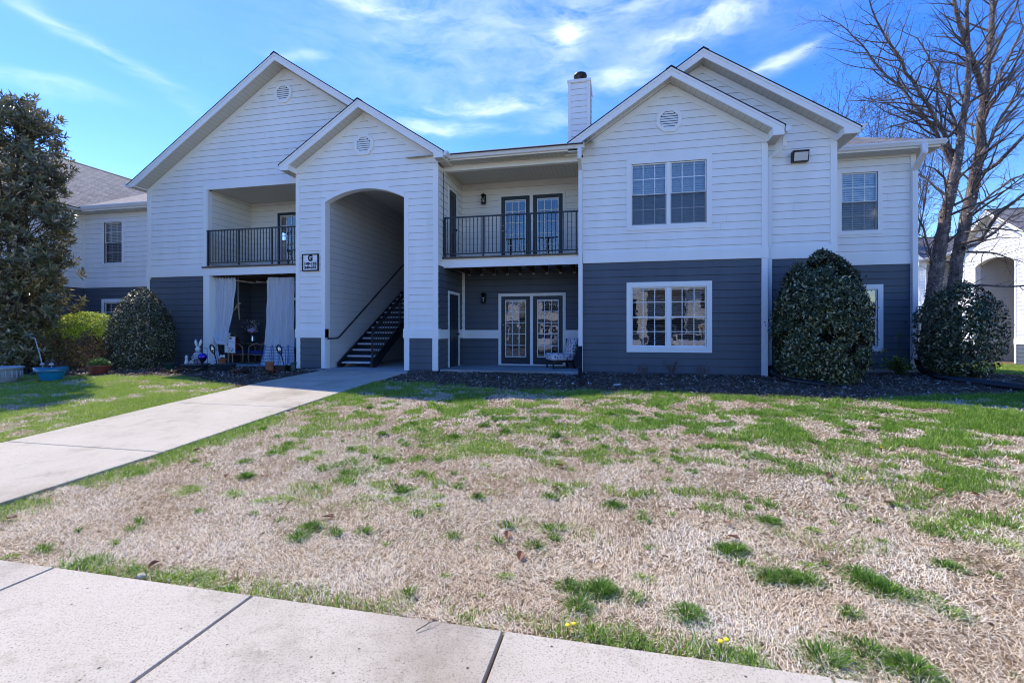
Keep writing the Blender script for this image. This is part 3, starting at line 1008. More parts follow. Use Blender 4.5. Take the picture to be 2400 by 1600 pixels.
# --- back of the house and the broad roof that closes it
mb = MB()
mb.box(-28.4, 7.46, 20.95, 21.0, -.1, 5.6)
mb.box(-8.95, -8.13, 14.2, 20.9, -.1, 5.5); mb.box(-5.62, -4.8, 14.1, 20.9, -.1, 5.5)
mb.build('back_wall', M['cream'], bld)
mb = MB()
mb.poly([(-14.9, 21.3, 5.7), (7.0, 21.3, 5.7), (7.0, 18.5, 8.3), (-14.9, 18.5, 8.3)], 0)
mb.build('back_roof', M['shingle'], bld)

# chimney
mb = MB()
cz = 6.2
for P_, a0, a1 in ((front(15.0), -1.53, -.885), (sidexp(-.885), 15.0, 16.0), (sidexm(-1.53), 15.0, 16.0)):
    siding(mb, [(a0, cz), (a1, cz), (a1, 8.86), (a0, 8.86)], [], P_, 6.0)
mb.box(-1.53, -.885, 16.0, 16.02, cz, 8.86); mb.box(-1.53, -.885, 15.0, 16.0, 8.80, 8.86)
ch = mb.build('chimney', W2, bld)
mb = MB()
for x in (-1.55, -.965): mb.box(x, x + .1, 14.972, 15.08, cz, 8.86)
mb.box(-.925, -.865, 15.92, 16.03, cz, 8.86)
mb.box(-1.575, -.84, 14.95, 16.06, 8.80, 8.885)
split_build(mb, 'corner_board', M['trim'], ch)
mb = MB(); mb.lathe((-1.2, 15.4, 8.885), [(.13, 0), (.13, .25), (.20, .255), (.215, .30), (.20, .36), (.12, .40), (.0, .415)], 20); mb.build('flue_cap', M['black'], ch, smooth=True)

# --- things fixed to the building
def lantern(x, zt, Y, label):
    t = thing('wall_lantern', (x, Y, zt - .3), label, 'wall lantern', 'black wall lanterns beside the french doors')
    mb = MB(); mb.box(x - .055, x + .055, Y - .03, Y - .008, zt - .30, zt - .02); mb.bar((x, Y - .03, zt - .04), (x, Y - .12, zt - .04), .03, .03)
    mb.lathe((x, Y - .13, zt - .07), [(.075, 0), (.085, .012), (.03, .05), (.012, .07)], 12)
    mb.lathe((x, Y - .13, zt - .33), [(.06, 0), (.075, .01), (.075, .03), (.06, .035)], 12)
    for k in range(4):
        a = R(45 + 90 * k); mb.tube([(x + .066 * math.cos(a), Y - .13 + .066 * math.sin(a), zt - .30), (x + .066 * math.cos(a), Y - .13 + .066 * math.sin(a), zt - .065)], .006, 5)
    mb.lathe((x, Y - .13, zt - .205), [(.07, 0), (.07, .012)], 12)
    mb.build('lantern_frame', M['black'], t)
    g = MB(); g.lathe((x, Y - .13, zt - .295), [(.052, 0), (.052, .22)], 12); g.build('lantern_glass', M['glass'], t, smooth=True)
    c = MB(); c.lathe((x, Y - .13, zt - .29), [(.016, 0), (.016, .10), (.0, .12)], 8); c.build('candle_sleeve', M['trim'], t)


lantern(-3.99, 5.20, Y7, 'black wall lantern on the cream wall of the upper balcony')
lantern(-3.99, 2.21, Y7, 'black wall lantern on the navy wall of the ground floor patio')

t = thing('floodlight', (4.2, Y2, 5.05), 'rectangular black security floodlight high on the white wall beside the right gable', 'floodlight')
mb = MB()
mb.hexa([(4.03, 12.634, 5.06), (4.38, 12.634, 5.06), (4.38, 12.52, 5.06), (4.03, 12.52, 5.06)], [(4.03, 12.634, 5.31), (4.38, 12.634, 5.31), (4.38, 12.46, 5.31), (4.03, 12.46, 5.31)])
mb.build('housing', M['black'], t)
m_, nt_, b_ = new_mat('frosted_lens'); b_.inputs['Base Color'].default_value = (.62, .62, .6, 1); b_.inputs['Roughness'].default_value = .25; M['lens'] = m_
mb = MB(); mb.hexa([(4.06, 12.519, 5.075), (4.35, 12.519, 5.075), (4.35, 12.50, 5.075), (4.06, 12.50, 5.075)], [(4.06, 12.468, 5.255), (4.35, 12.468, 5.255), (4.35, 12.44, 5.255), (4.06, 12.44, 5.255)])
mb.build('lens', M['lens'], t)


def text_mesh(txt, size, loc, mat, parent, name='lettering', width=None, bold=.0):
    cu = bpy.data.curves.new('txt', 'FONT'); cu.body = txt; cu.size = size; cu.align_x = 'CENTER'; cu.align_y = 'CENTER'
    cu.extrude = .0015; cu.offset = bold
    o = bpy.data.objects.new('txt', cu); COL.objects.link(o)
    bpy.context.view_layer.update()
    me = bpy.data.meshes.new_from_object(o.evaluated_get(bpy.context.evaluated_depsgraph_get()))
    COL.objects.unlink(o); bpy.data.objects.remove(o)
    sx = 1.
    if width:
        xs = [v.co.x for v in me.vertices]; sx = width / (max(xs) - min(xs))
    me.transform(Matrix.Translation(loc) @ Matrix.Rotation(R(90), 4, 'X') @ Matrix.Diagonal((sx, 1, 1, 1)))
    me.materials.clear(); me.materials.append(mat)
    ob = bpy.data.objects.new(name, me); COL.objects.link(ob); adopt(ob, parent)
    return ob


t = thing('building_sign', (-8.53, Y4, 2.98), 'square black-framed sign reading G 149-152 249-252 left of the arch', 'building sign')
M['signw'] = plain('sign_white', (.80, .81, .82), .4); M['ink'] = plain('sign_black', (.01, .01, .012), .5)
mb = MB(); mb.box(-8.77, -8.30, 11.955, 11.982, 2.765, 3.20); mb.build('panel', M['signw'], t)
mb = MB(); ring(mb, F4, -8.795, -8.275, 2.74, 3.225, .03, .016, .062); mb.build('frame', M['ink'], t)
text_mesh('G', .23, (-8.535, 11.952, 3.10), M['ink'], t, 'letter', width=.15, bold=.014)
text_mesh('149-152', .10, (-8.535, 11.952, 2.945), M['ink'], t, 'number_line', width=.39, bold=.006)
text_mesh('249-252', .10, (-8.535, 11.952, 2.84), M['ink'], t, 'number_line', width=.39, bold=.006)

# --- staircase in the breezeway
t = thing('staircase', (-7.5, 12.6, -.03), 'dark steel staircase with pale treads climbing inside the arched entrance', 'staircase')
SX0, SX1, RUN, RISE = -8.02, -6.98, .293, .174
NT = 16
mb = MB()
for x in (SX0, SX1):
    mb.prism([(x, 12.50, -.05), (x, 12.72, -.05), (x, 12.64 + RUN * NT, RISE * NT - .2), (x, 12.64 + RUN * NT, RISE * NT + .1), (x, 12.50, .12)], (.045, 0, 0))
split_build(mb, 'stringer', M['steel'], t)
for k in range(NT):
    y, z = 12.64 + RUN * k, .141 + RISE * k
    mb = MB(); mb.box(SX0 + .046, SX1 - .001, y, y + .30, z - .05, z); mb.build('tread', M['tread'], t)
mb = MB()
for k in range(NT): mb.box(SX0 + .046, SX1 - .001, 12.90 + RUN * k, 12.905 + RUN * k, .10 + RISE * k, .262 + RISE * k)
mb.build('riser', M['dark'], t)
mb = MB(); xr = SX1 + .06
ln = lambda y, h: (xr, y, RISE / RUN * (y - 12.64) + .14 + h)
for y, h in ((12.52, 0), (14.3, 0), (16.3, 0)): mb.box(xr - .02, xr + .02, y - .02, y + .02, ln(y, 0)[2] - .17, ln(y, .98)[2])
mb.bar(ln(12.5, .98), ln(17.3, .98), .04, .04); mb.bar(ln(12.5, .90), ln(17.3, .90), .03, .03); mb.bar(ln(12.5, .10), ln(17.3, .10), .03, .03)
rl = mb.build('stair_railing', M['steel'], t)
mb = MB(); y = 12.62
while y < 17.25:
    a, b = ln(y, .1), ln(y, .9); mb.box(a[0] - .008, a[0] + .008, y - .008, y + .008, a[2], b[2]); y += .105
split_build(mb, 'baluster', M['steel'], rl)
mb = MB(); hx = -8.0
mb.tube([(hx, 12.0, .83), (hx, 12.46, .83), (hx, 12.58, .88), (hx, 16.96, 3.64), (hx, 17.6, 4.0)], .021, 8)
for y, z in ((13.0, 1.145), (14.6, 2.153), (16.2, 3.16)): mb.bar((hx, y, z), (hx - .08, y, z - .06), .018, .018)
mb.build('handrail', M['steel'], t, smooth=True)
# ---------------------------------------------------------------- ground, paths
def lawn_mat():
    m, nt, b = new_mat('lawn_soil_and_thatch')
    v = coord(nt)
    n1 = noise(nt, v, 1.1, 6, .7); n2 = noise(nt, v, 60, 4, .8); n3 = noise(nt, v, .5, 3)
    straw = ramp(nt, n2, [(.25, (.07, .045, .028)), (.5, (.20, .14, .085)), (.75, (.38, .28, .175))])
    green = ramp(nt, n2, [(.25, (.03, .06, .015)), (.6, (.10, .17, .04)), (.85, (.20, .28, .08))])
    f = ramp(nt, n1, [(.60, (0, 0, 0)), (.75, (.6, .6, .6))])
    col = mix(nt, f, straw, green)
    nt.links.new(col, b.inputs['Base Color']); b.inputs['Roughness'].default_value = .95
    b.inputs['Specular IOR Level'].default_value = .1
    bump(nt, n2, b, .8, .02)
    return m


M['lawn'] = lawn_mat()


def height_sheet(name, x0, x1, y0, y1, nx, ny, dz, mat, wob=.0, inside=None):
    xs = np.linspace(x0, x1, nx); ys = np.linspace(y0, y1, ny)
    V = []; idx = {}
    for j, y in enumerate(ys):
        for i, x in enumerate(xs):
            z = gzx(x, y) + dz + wob * (math.sin(x * 2.3 + y) * .5 + math.sin(y * 3.1 - x * 1.3) * .5)
            V.append((x, y, z))
    Fc = []
    for j in range(ny - 1):
        for i in range(nx - 1):
            a = j * nx + i
            if inside and not inside((xs[i] + xs[i + 1]) / 2, (ys[j] + ys[j + 1]) / 2): continue
            Fc.append((a, a + 1, a + nx + 1, a + nx))
    return np_mesh(name, V, Fc, mat, smooth=True)


g = height_sheet('ground', -60, 60, -40, 120, 121, 321, -.006, M['lawn'], 0)
tag(g, 'patchy dormant lawn running from the pavement up to the building', kind='structure')
mb = MB(); mb.poly([(-900, -900, -1.2), (900, -900, -1.2), (900, 900, -1.2), (-900, 900, -1.2)]); o = mb.build('far_ground', M['lawn']); tag(o, kind='structure')


def slab_strip(name, quads, mat, th=.12, lift=.02):
    """concrete bays with open joints; each bay = 4 ground points"""
    mb = MB()
    for q in quads:
        lo = [(x, y, gz(y) + lift - th) for x, y in q]; hi = [(x, y, gz(y) + lift) for x, y in q]
        # small arris round the top edge
        cx_, cy_ = sum(p[0] for p in q) / 4, sum(p[1] for p in q) / 4
        ins = [(x + (cx_ - x) * .006, y + (cy_ - y) * .006) for x, y in q]
        mid = [(x, y, gz(y) + lift - .006) for x, y in q]
        top = [(x, y, gz(y) + lift) for x, y in ins]
        n = 4
        for i in range(4):
            j = (i + 1) % 4
            mb.poly([lo[i], lo[j], mid[j], mid[i]]); mb.poly([mid[i], mid[j], top[j], top[i]])
        mb.poly(top)
    o = mb.build(name, mat); tag(o, kind='structure'); return o


J = .008
bays = []
ye = [2.43, 4.70, 7.10, 9.35, 11.55]
for a, b in zip(ye, ye[1:]):
    # short pieces so that the slab follows the slope
    bays.append([(-7.9, a + J), (-5.38, a + J), (-5.38, b - J), (-7.9, b - J)])
o = slab_strip('path', bays, M['conc'], lift=.03)
bays = [[(-8.55, 11.56), (-5.36, 11.56), (-5.62, 12.0), (-8.12, 12.0)], [(-8.12, 12.005), (-5.62, 12.005), (-5.62, 20.5), (-8.12, 20.5)]]
o = slab_strip('entrance_floor', bays, M['conc2'], lift=.035)
bays = []
x = -3.64 - 1.528 * 16
while x < 40:
    bays.append([(x + J, .88), (x + 1.528 - J, .88), (x + 1.528 - J, 2.42), (x + J, 2.42)]); x += 1.528
o = slab_strip('sidewalk', bays, M['conc'], lift=.03)
mb = MB(); mb.box(-40, 40, .70, .872, -.75, -.53); o = mb.build('kerb', M['conc']); tag(o, kind='structure')
def asphalt():
    m, nt, b = new_mat('asphalt')
    n = noise(nt, coord(nt), 90, 3); col = ramp(nt, n, [(.3, (.04, .04, .042)), (.7, (.075, .075, .078))]); nt.links.new(col, b.inputs['Base Color']); b.inputs['Roughness'].default_value = .9; bump(nt, n, b, .5, .004)
    return m
M['asphalt'] = asphalt()
mb = MB(); mb.box(-40, 40, -16, .699, -.9, -.66); o = mb.build('parking_lot', M['asphalt']); tag(o, kind='structure')
# the lawn sheet is cut away under the parking lot by lowering it
me = g.data
for v_ in me.vertices:
    if v_.co.y < .8: v_.co.z = -1.0

# patio slab
mb = MB(); mb.box(-4.66, -.96, 12.02, 14.0, -.16, .02); o = mb.build('patio_slab', M['conc2']); tag(o, kind='structure')
mb = MB(); mb.box(-12.36, -9.03, 12.44, 14.2, -.16, .0); o = mb.build('porch_slab', M['conc2']); tag(o, kind='structure')

# mulch bed
def mulch_mat():
    m, nt, b = new_mat('bark_mulch')
    v = coord(nt, 'Object', (1, 1, 1))
    n = noise(nt, v, 55, 4, .8); n1 = noise(nt, v, 2.2, 4)
    col = ramp(nt, n, [(.3, (.035, .022, .015)), (.55, (.12, .078, .050)), (.8, (.26, .18, .125))])
    col = mix(nt, .5, col, ramp(nt, n1, [(.3, (.6, .55, .55)), (.7, (1.3, 1.2, 1.2))]), 'MULTIPLY')
    nt.links.new(col, b.inputs['Base Color']); b.inputs['Roughness'].default_value = .95; bump(nt, n, b, 1., .03)
    return m


M['mulch'] = mulch_mat()
# front edge of the bed as (x, y)
EDGE = [(-30, 9.4), (-14.1, 9.50), (-12.3, 9.85), (-10.7, 9.95), (-9.4, 9.35), (-8.38, 8.95), (-7.95, 8.7), (-5.35, 9.85), (-4.6, 9.95), (-3.6, 9.65), (-2.1, 9.3), (-.4, 9.5), (1.2, 9.47), (2.6, 9.25), (3.9, 9.24), (4.6, 9.5), (5.6, 9.9), (7.1, 10.35), (8.8, 10.9), (10.2, 11.8), (11.0, 13.6)]


def edge_y(x):
    for (a, ya), (b, yb) in zip(EDGE, EDGE[1:]):
        if x < b: return ya + (yb - ya) * (x - a) / (b - a) + .05 * math.sin(x * 7.3) + .03 * math.sin(x * 17.)
    return 99


def in_mulch(x, y):
    if y > 14.3 or x < -26: return False
    if -7.93 < x < -5.35 and y < 12: return False
    if x > 7.5 and y > 15: return False
    if x > 11: return False
    return y > edge_y(x)


xs = np.linspace(-26, 11.2, 373)
V = []; Fc = []
def hm(x, y): return gzx(x, y) + .012 + .016 * math.sin(x * 3.1 + 1.7 * y) * math.sin(y * 4.3 - x) + .01 * math.sin(x * 9 + y * 5)
ny = 40
for x in xs:
    e = edge_y(x); t_ = 15.5 if x > 7.5 else 14.4
    for j in range(ny):
        y = e + (t_ - e) * j / (ny - 1)
        V.append((x, y, hm(x, y) - (.03 if j == 0 else 0)))
for i in range(len(xs) - 1):
    if -7.93 < xs[i] < -5.38: 
        continue
    for j in range(ny - 1):
        a = i * ny + j
        Fc.append((a, a + ny, a + ny + 1, a + 1))
o = np_mesh('mulch_bed', V, Fc, M['mulch'], smooth=True); tag(o, kind='structure')
# ================================================================ neighbouring buildings (built in their own coordinates)
def block(name, loc, rotz, label, half=False):
    t = thing(name, loc, label, 'apartment building'); t.rotation_euler = (0, 0, rotz); LOCAL.add(t.name)
    gw = M['shadein']
    AWL, AWR = -1.21, 1.215
    def ar(x):
        h = 1.2125; rise = .315; rad = (h * h + rise * rise) / (2 * rise)
        return 4.66 + rise - rad + math.sqrt(max(0, rad * rad - (x - .0025) ** 2))
    F0 = front(0)
    mb = MB(); siding(mb, gable_outline(-2.12, 2.12, 0, 7.3, 1.1), [(AWL, AWR, ar)], F0, 1.1)
    for x, Pm in ((2.12, sidexp(2.12)), (-2.12, sidexm(-2.12))): siding(mb, [(0, 1.1), (2, 1.1), (2, 5.5), (0, 5.5)], [], Pm, 1.1)
    mb.build('entrance_gable_wall', W2, t)
    for a, b in ((-2.02, -1.3), (1.3, 2.02)):
        mb = MB(); siding(mb, [(a, -.1), (b, -.1), (b, .85), (a, .85)], [], F0, .85); mb.build('pillar_base_wall', N2, t)
    mb = MB()
    for a, b in ((-2.12, -2.0), (-1.32, AWL), (AWR, 1.33), (2.0, 2.12)): pbox(mb, F0, a, b, -.02, .85, -.3, .03)
    for a, b in ((-2.15, AWL + .01), (AWR - .01, 2.15)): pbox(mb, F0, a, b, .85, 1.1, -.15, .042)
    pbox(mb, F0, AWL - .115, AWL, 1.1, 4.66, -.2, .024); pbox(mb, F0, AWR, AWR + .115, 1.1, 4.66, -.2, .024)
    pbox(mb, F0, -2.14, -2.02, 1.1, 5.5, -.05, .028); pbox(mb, F0, 2.02, 2.14, 1.1, 5.5, -.05, .028)
    split_build(mb, 'trim_board', M['trim'], t)
    mb = MB(); ns = 20
    for i in range(ns):
        a = AWL + (AWR - AWL) * i / ns; b = AWL + (AWR - AWL) * (i + 1) / ns
        mb.hexa([F0(a, ar(a), -.2), F0(b, ar(b), -.2), F0(b, ar(b) + .12, -.002), F0(a, ar(a) + .12, -.002)],
                [F0(a, ar(a), .024), F0(b, ar(b), .024), F0(b, ar(b) + .12, .024), F0(a, ar(a) + .12, .024)])
    mb.build('arch_casing', M['trim'], t)
    rake_boards(0, 7.3, -2.14, 2.14, 0, t); gable_roof(0, 7.3, 2.43, -.35, 3.2, -2.14, 2.14, 0, t); vent(0, 6.19, 0, t)
    mb = MB(); siding(mb, [(.2, -.1), (8.5, -.1), (8.5, 5.52), (.2, 5.52)], [], sidexp(-1.22), 1.1); siding(mb, [(.2, -.1), (8.5, -.1), (8.5, 5.52), (.2, 5.52)], [], sidexm(1.22), 1.1)
    mb.build('breezeway_wall', [gw, M['lapshade']], t)
    mb = MB(); mb.box(-1.3, 1.3, .2, 8.5, 5.5, 5.53); mb.build('breezeway_ceiling', M['soffy'], t)
    mb = MB(); mb.box(-1.22, 1.22, 4.9, 8.5, 2.82, 3.0); mb.build('upper_landing', M['tread'], t)
    mb = MB(); mb.box(-1.22, 1.22, 8.45, 8.5, -.1, 5.5); mb.build('breezeway_end_wall', gw, t)
    # stairs climb on the right-hand side
    mb = MB()
    for x in (.10, 1.12): mb.prism([(x, .9, -.05), (x, 1.12, -.05), (x, 5.0, 2.6), (x, 5.0, 2.9), (x, .9, .12)], (.045, 0, 0))
    for k in range(14): mb.box(.14, 1.12, 1.0 + .29 * k, 1.28 + .29 * k, .14 + .19 * k, .18 + .19 * k)
    st = mb.build('stair_flight', M['steel'], t)
    mb = MB(); mb.bar((.08, .95, 1.05), (.08, 4.9, 3.7), .05, .05); mb.bar((.08, .95, .95 - .6), (.08, 4.9, 3.0), .04, .04)
    for k in range(30):
        y = 1. + k * .13; z = .67 * (y - .95); mb.box(.07, .09, y - .009, y + .009, z + .35, z + 1.05)
    mb.build('stair_railing', M['steel'], t)
    for s in (-1, 1):
        a, b = (2.12, 5.87); x0, x1 = min(s * a, s * b), max(s * a, s * b)
        Fb = front(2.0)
        mb = MB(); siding(mb, [(x0, ZB1), (x1, ZB1), (x1, 5.56), (x0, 5.56)], [], Fb, 3.125); mb.build('upper_recess_wall', [M['cream'], M['lapshade']], t)
        mb = MB(); siding(mb, [(x0, -.1), (x1, -.1), (x1, 2.9), (x0, 2.9)], [], Fb, 2.6)
        siding(mb, [(.4, -.1), (2, -.1), (2, 2.9), (.4, 2.9)], [], sidexp(x0) if s > 0 else sidexp(x0), 2.6); mb.build('lower_recess_wall', N2, t)
        mb = MB(); siding(mb, [(.4, 2.9), (2, 2.9), (2, 5.5), (.4, 5.5)], [], sidexp(x0), 3.125); siding(mb, [(.4, 2.9), (2, 2.9), (2, 5.5), (.4, 5.5)], [], sidexm(x1), 3.125); mb.build('recess_side_wall', W2, t)
        mb = MB(); mb.box(x0, x1, .4, 2.0, 2.80, 3.04); mb.box(x0, x1, .37, .4, 2.76, 3.03); mb.build('balcony_floor', M['trim'], t)
        mb = MB(); mb.box(x0, x1, .0, 2.0, 5.55, 5.58); mb.box(x0, x1, .4, .5, 5.42, 5.55); mb.build('balcony_ceiling', M['soffx'], t)
        xm = (x0 + x1) / 2
        for (z0, z1) in ((ZB1 + .02, 5.08), (.02, 2.08)):
            fr = MB(); ring(fr, Fb, xm - 1.0, xm + 1.0, z0, z1 + .085, .085, -.02, .03, wb=.0001); fr = fr.build('door_frame', M['trim'], t)
            french_door(Fb, xm - .91, xm - .03, z0, z1, fr, None, False); french_door(Fb, xm + .03, xm + .91, z0, z1, fr, None, False)
        mb = MB(); Fr = front(.35)
        pbox(mb, Fr, x0, x1, 4.11, 4.145, -.025, .025); pbox(mb, Fr, x0, x1, 3.12, 3.15, -.016, .016); r = mb.build('railing', M['iron'], t)
        mb = MB(); n = 34
        for i in range(1, n): x = x0 + (x1 - x0) * i / n; pbox(mb, Fr, x - .009, x + .009, 3.15, 4.11, -.009, .009)
        mb.build('baluster_row', M['iron'], r)
        # bay with its own gable
        a, b = s * 5.87, s * 10.2; y0, y1 = min(a, b), max(a, b); c = (y0 + y1) / 2
        Fk = front(.4); w1 = (c - .885, c + .885, 3.69, 5.23); w2 = (c - .885, c + .885, .64, 2.14)
        mb = MB(); siding(mb, gable_outline(y0, y1, c, 7.4, ZB1), [w1], Fk, 3.125)
        for Pm in (sidexp(y1), sidexm(y0)): siding(mb, [(.4, ZB1), (9, ZB1), (9, 5.5), (.4, 5.5)], [], Pm, 3.125)
        mb.build('bay_wall', W2, t)
        mb = MB(); siding(mb, [(y0, -.1), (y1, -.1), (y1, ZB0), (y0, ZB0)], [w2], Fk, 2.598)
        for Pm in (sidexp(y1), sidexm(y0)): siding(mb, [(.4, -.1), (9, -.1), (9, ZB0), (.4, ZB0)], [], Pm, 2.598)
        mb.build('bay_lower_wall', N2, t)
        mb = MB()
        for x in (y0, y1 - .12): pbox(mb, Fk, x, x + .12, -.05, 5.5, -.05, .03)
        pbox(mb, Fk, y0 - .02, y1 + .02, ZB0, ZB1, -.05, .04); split_build(mb, 'trim_board', M['trim'], t)
        gable_roof(c, 7.4, 2.5, .05, 5, y0, y1, .4, t); rake_boards(c, 7.4, y0, y1, .4, t); vent(c, 6.3, .4, t)
        window(Fk, *w1, t, 2); window(Fk, *w2, t, 2, screen=False)
        if s < 0: downspout([(x0 + .07, -.03, 5.6), (x0 + .07, -.03, 5.35), (x0 + .07, .33, 5.15), (x0 + .07, .33, .1)], t)
        gutter(lambda q, o, z: (q, .0 - o, 5.71 + z), x0, x1, t)
    mb = MB()
    for (a, b) in ((-10.6, 10.6),):
        mb.poly([(a, -.02, 5.66), (b, -.02, 5.66), (b, 4.9, 7.62), (a, 4.9, 7.62)], 0, [(0, 0), (b - a, 0), (b - a, 5.3), (0, 5.3)])
        mb.poly([(a, 9.8, 5.66), (b, 9.8, 5.66), (b, 4.9, 7.62), (a, 4.9, 7.62)], 0, [(0, 0), (b - a, 0), (b - a, 5.3), (0, 5.3)])
        mb.poly([(a, .2, 5.6), (a, 9.6, 5.6), (a, 4.9, 7.6)], 1); mb.poly([(b, .2, 5.6), (b, 9.6, 5.6), (b, 4.9, 7.6)], 1)
    mb.build('roof', [M['shingle'], M['trim']], t)
    mb = MB(); mb.box(-10.2, 10.2, 9.0, 9.05, -.1, 5.6); mb.build('back_wall', M['cream'], t)
    mb = MB()
    for P_, a0, a1 in ((front(2.2), 1.2, 2.0), (sidexp(2.0), 2.2, 3.0), (sidexm(1.2), 2.2, 3.0)): siding(mb, [(a0, 6), (a1, 6), (a1, 8.0), (a0, 8.0)], [], P_, 6.0)
    mb.box(1.15, 2.05, 2.15, 3.05, 7.95, 8.05); mb.build('chimney', W2, t)
    return t



block('apartment_building', (17.6, 27.4, -.42), R(-90), 'sunlit white apartment building with an arched entrance, standing beyond the birch at the right')
block('apartment_building', (.6, -24.0, -.6), R(180), 'white apartment building across the parking lot, mirrored in the window panes')
block('apartment_building', (-21.4, -25.5, -.6), R(180), 'second apartment building across the parking lot, mirrored in the patio door panes')
# ================================================================ grass, chips, leaves
CL = "-3.97,3.81,0.18,l -3.49,3.76,0.14,l -5.12,4.08,0.18,l -4.20,4.68,0.10,n -4.03,4.93,0.10,n -4.62,5.59,0.09,n -3.75,4.20,0.10,d -3.55,3.40,0.06,n -3.02,3.46,0.04,n -2.68,3.42,0.04,n -2.43,3.34,0.11,d -2.38,3.14,0.09,d -2.15,3.27,0.06,d -3.74,3.02,0.06,n -4.12,2.93,0.04,n -4.06,2.64,0.08,n -3.61,2.57,0.13,n -3.20,2.50,0.07,n -4.14,2.50,0.07,l -2.64,2.56,0.16,y -2.33,2.50,0.09,y -2.82,2.48,0.08,y -3.65,2.80,0.04,n -3.51,5.08,0.18,l -3.16,4.62,0.16,n -3.11,3.76,0.14,l -4.90,4.07,0.13,n -2.83,4.78,0.22,n -2.50,4.93,0.14,n -2.63,4.32,0.11,n -1.97,5.08,0.09,n -3.07,6.23,0.10,n -2.69,5.65,0.08,n -2.64,6.15,0.09,n -2.33,5.52,0.18,l -3.03,5.28,0.24,l -1.64,5.52,0.38,l -2.00,6.57,0.09,n -2.07,7.20,0.18,n -1.74,6.96,0.15,n -1.45,7.01,0.10,n -1.47,6.31,0.10,d -1.34,7.52,0.14,n -1.18,6.63,0.13,n -1.14,7.06,0.16,n -0.89,7.20,0.11,n -0.81,6.24,0.10,d -0.75,6.78,0.10,n -0.63,6.01,0.08,n -1.01,5.58,0.12,n -0.40,5.63,0.07,n -0.33,6.70,0.15,n -0.28,6.13,0.10,n -0.01,6.67,0.10,n -0.03,7.34,0.22,n 0.30,7.30,0.21,n 0.54,7.17,0.17,n 0.01,6.12,0.08,n 0.35,6.31,0.11,n 0.41,5.89,0.10,n -0.20,5.84,0.05,d -0.04,5.33,0.11,n 0.35,5.45,0.07,n 0.64,5.87,0.08,n -1.64,4.69,0.05,n -1.56,4.42,0.09,n -1.91,4.19,0.08,l -1.95,3.94,0.10,l -1.55,3.90,0.08,l -1.69,3.72,0.08,n -1.56,4.15,0.06,n -0.64,4.26,0.07,d -0.14,4.22,0.11,d 0.23,4.18,0.06,n 0.25,3.91,0.09,n 0.42,4.10,0.04,n -0.90,3.65,0.06,d -0.45,3.75,0.07,n -1.84,3.33,0.07,d -1.22,3.35,0.05,d -0.90,3.41,0.05,d -0.64,3.35,0.07,d -0.52,3.46,0.05,d -1.63,3.18,0.03,n -1.10,2.91,0.04,y -0.69,2.96,0.07,l -0.29,2.96,0.07,d -0.06,2.94,0.09,d -1.21,2.67,0.04,d -0.81,2.74,0.02,l 0.24,3.50,0.04,n 0.47,4.90,0.06,n 1.13,4.03,0.12,d 0.81,3.61,0.09,d 0.90,3.31,0.10,d 1.17,3.34,0.06,d 1.47,3.33,0.12,d 2.12,3.62,0.07,d 2.27,3.59,0.04,n 1.91,4.87,0.08,n 1.09,4.58,0.04,n 1.26,4.43,0.04,n 1.93,4.56,0.08,n 1.45,4.06,0.08,l 1.98,4.28,0.06,n 2.34,4.73,0.09,n 2.47,4.63,0.06,n 2.30,4.14,0.11,n 2.75,4.46,0.24,l 2.74,4.18,0.19,l 2.66,3.93,0.08,y 1.83,3.95,0.05,n 1.32,3.52,0.04,n 2.16,7.89,0.20,n 2.22,7.45,0.21,n 1.40,7.15,0.21,n 2.18,6.97,0.20,n 1.26,6.09,0.14,n 0.98,6.10,0.13,n 1.58,5.77,0.22,n 1.88,5.54,0.17,n 2.18,5.98,0.13,n 1.56,6.45,0.12,n 3.21,8.25,0.35,n 2.98,8.42,0.30,n -0.21,2.72,0.09,d -0.27,2.96,0.10,d -0.08,2.94,0.11,d 0.10,2.88,0.08,n 0.45,2.71,0.12,d 0.36,2.81,0.07,n -0.17,2.47,0.10,n 0.12,2.45,0.17,n 0.56,2.48,0.15,n 0.81,3.60,0.11,d 0.92,3.32,0.13,d 1.17,3.35,0.11,n 1.49,3.34,0.16,d 1.68,3.22,0.12,n 1.88,3.11,0.10,n 1.23,2.98,0.06,n 1.06,2.60,0.17,d 1.32,2.56,0.13,d 2.10,3.61,0.09,n"
CLUMPS = [(float(a), float(b), float(c), k) for a, b, c, k in (q.split(',') for q in CL.split())]


def vnoise(x, y, seed=0):
    xi, yi = np.floor(x).astype(np.int64), np.floor(y).astype(np.int64)
    fx, fy = x - xi, y - yi
    fx, fy = fx * fx * (3 - 2 * fx), fy * fy * (3 - 2 * fy)
    def h(a, b):
        n = (a * 374761393 + b * 668265263 + seed * 974711) & 0x7fffffff
        n = ((n ^ (n >> 13)) * 1274126177) & 0x7fffffff
        return ((n ^ (n >> 16)) & 0xffff) / 65535.0
    return (h(xi, yi) * (1 - fx) + h(xi + 1, yi) * fx) * (1 - fy) + (h(xi, yi + 1) * (1 - fx) + h(xi + 1, yi + 1) * fx) * fy


def fbm(x, y, seed=0, o=4):
    s, a, t = 0, .5, 0
    for i in range(o):
        s = s + a * vnoise(x * 2 ** i + 13.7 * i, y * 2 ** i - 7.1 * i, seed + i); t += a; a *= .5
    return s / t


GY = np.array([-60, 2.6, 4.5, 7.0, 9.3, 10.5, 12, 40]); GZ_ = np.array([-.56, -.535, -.45, -.28, -.14, -.085, -.05, -.05])


def gz_np(x, y):
    return np.interp(y, GY, GZ_) - np.where(x > 9, np.minimum(.42, (x - 9) * .06), 0)


EX = np.array([e[0] for e in EDGE]); EY = np.array([e[1] for e in EDGE])


def edge_np(x):
    return np.interp(x, EX, EY) + .05 * np.sin(x * 7.3) + .03 * np.sin(x * 17.)


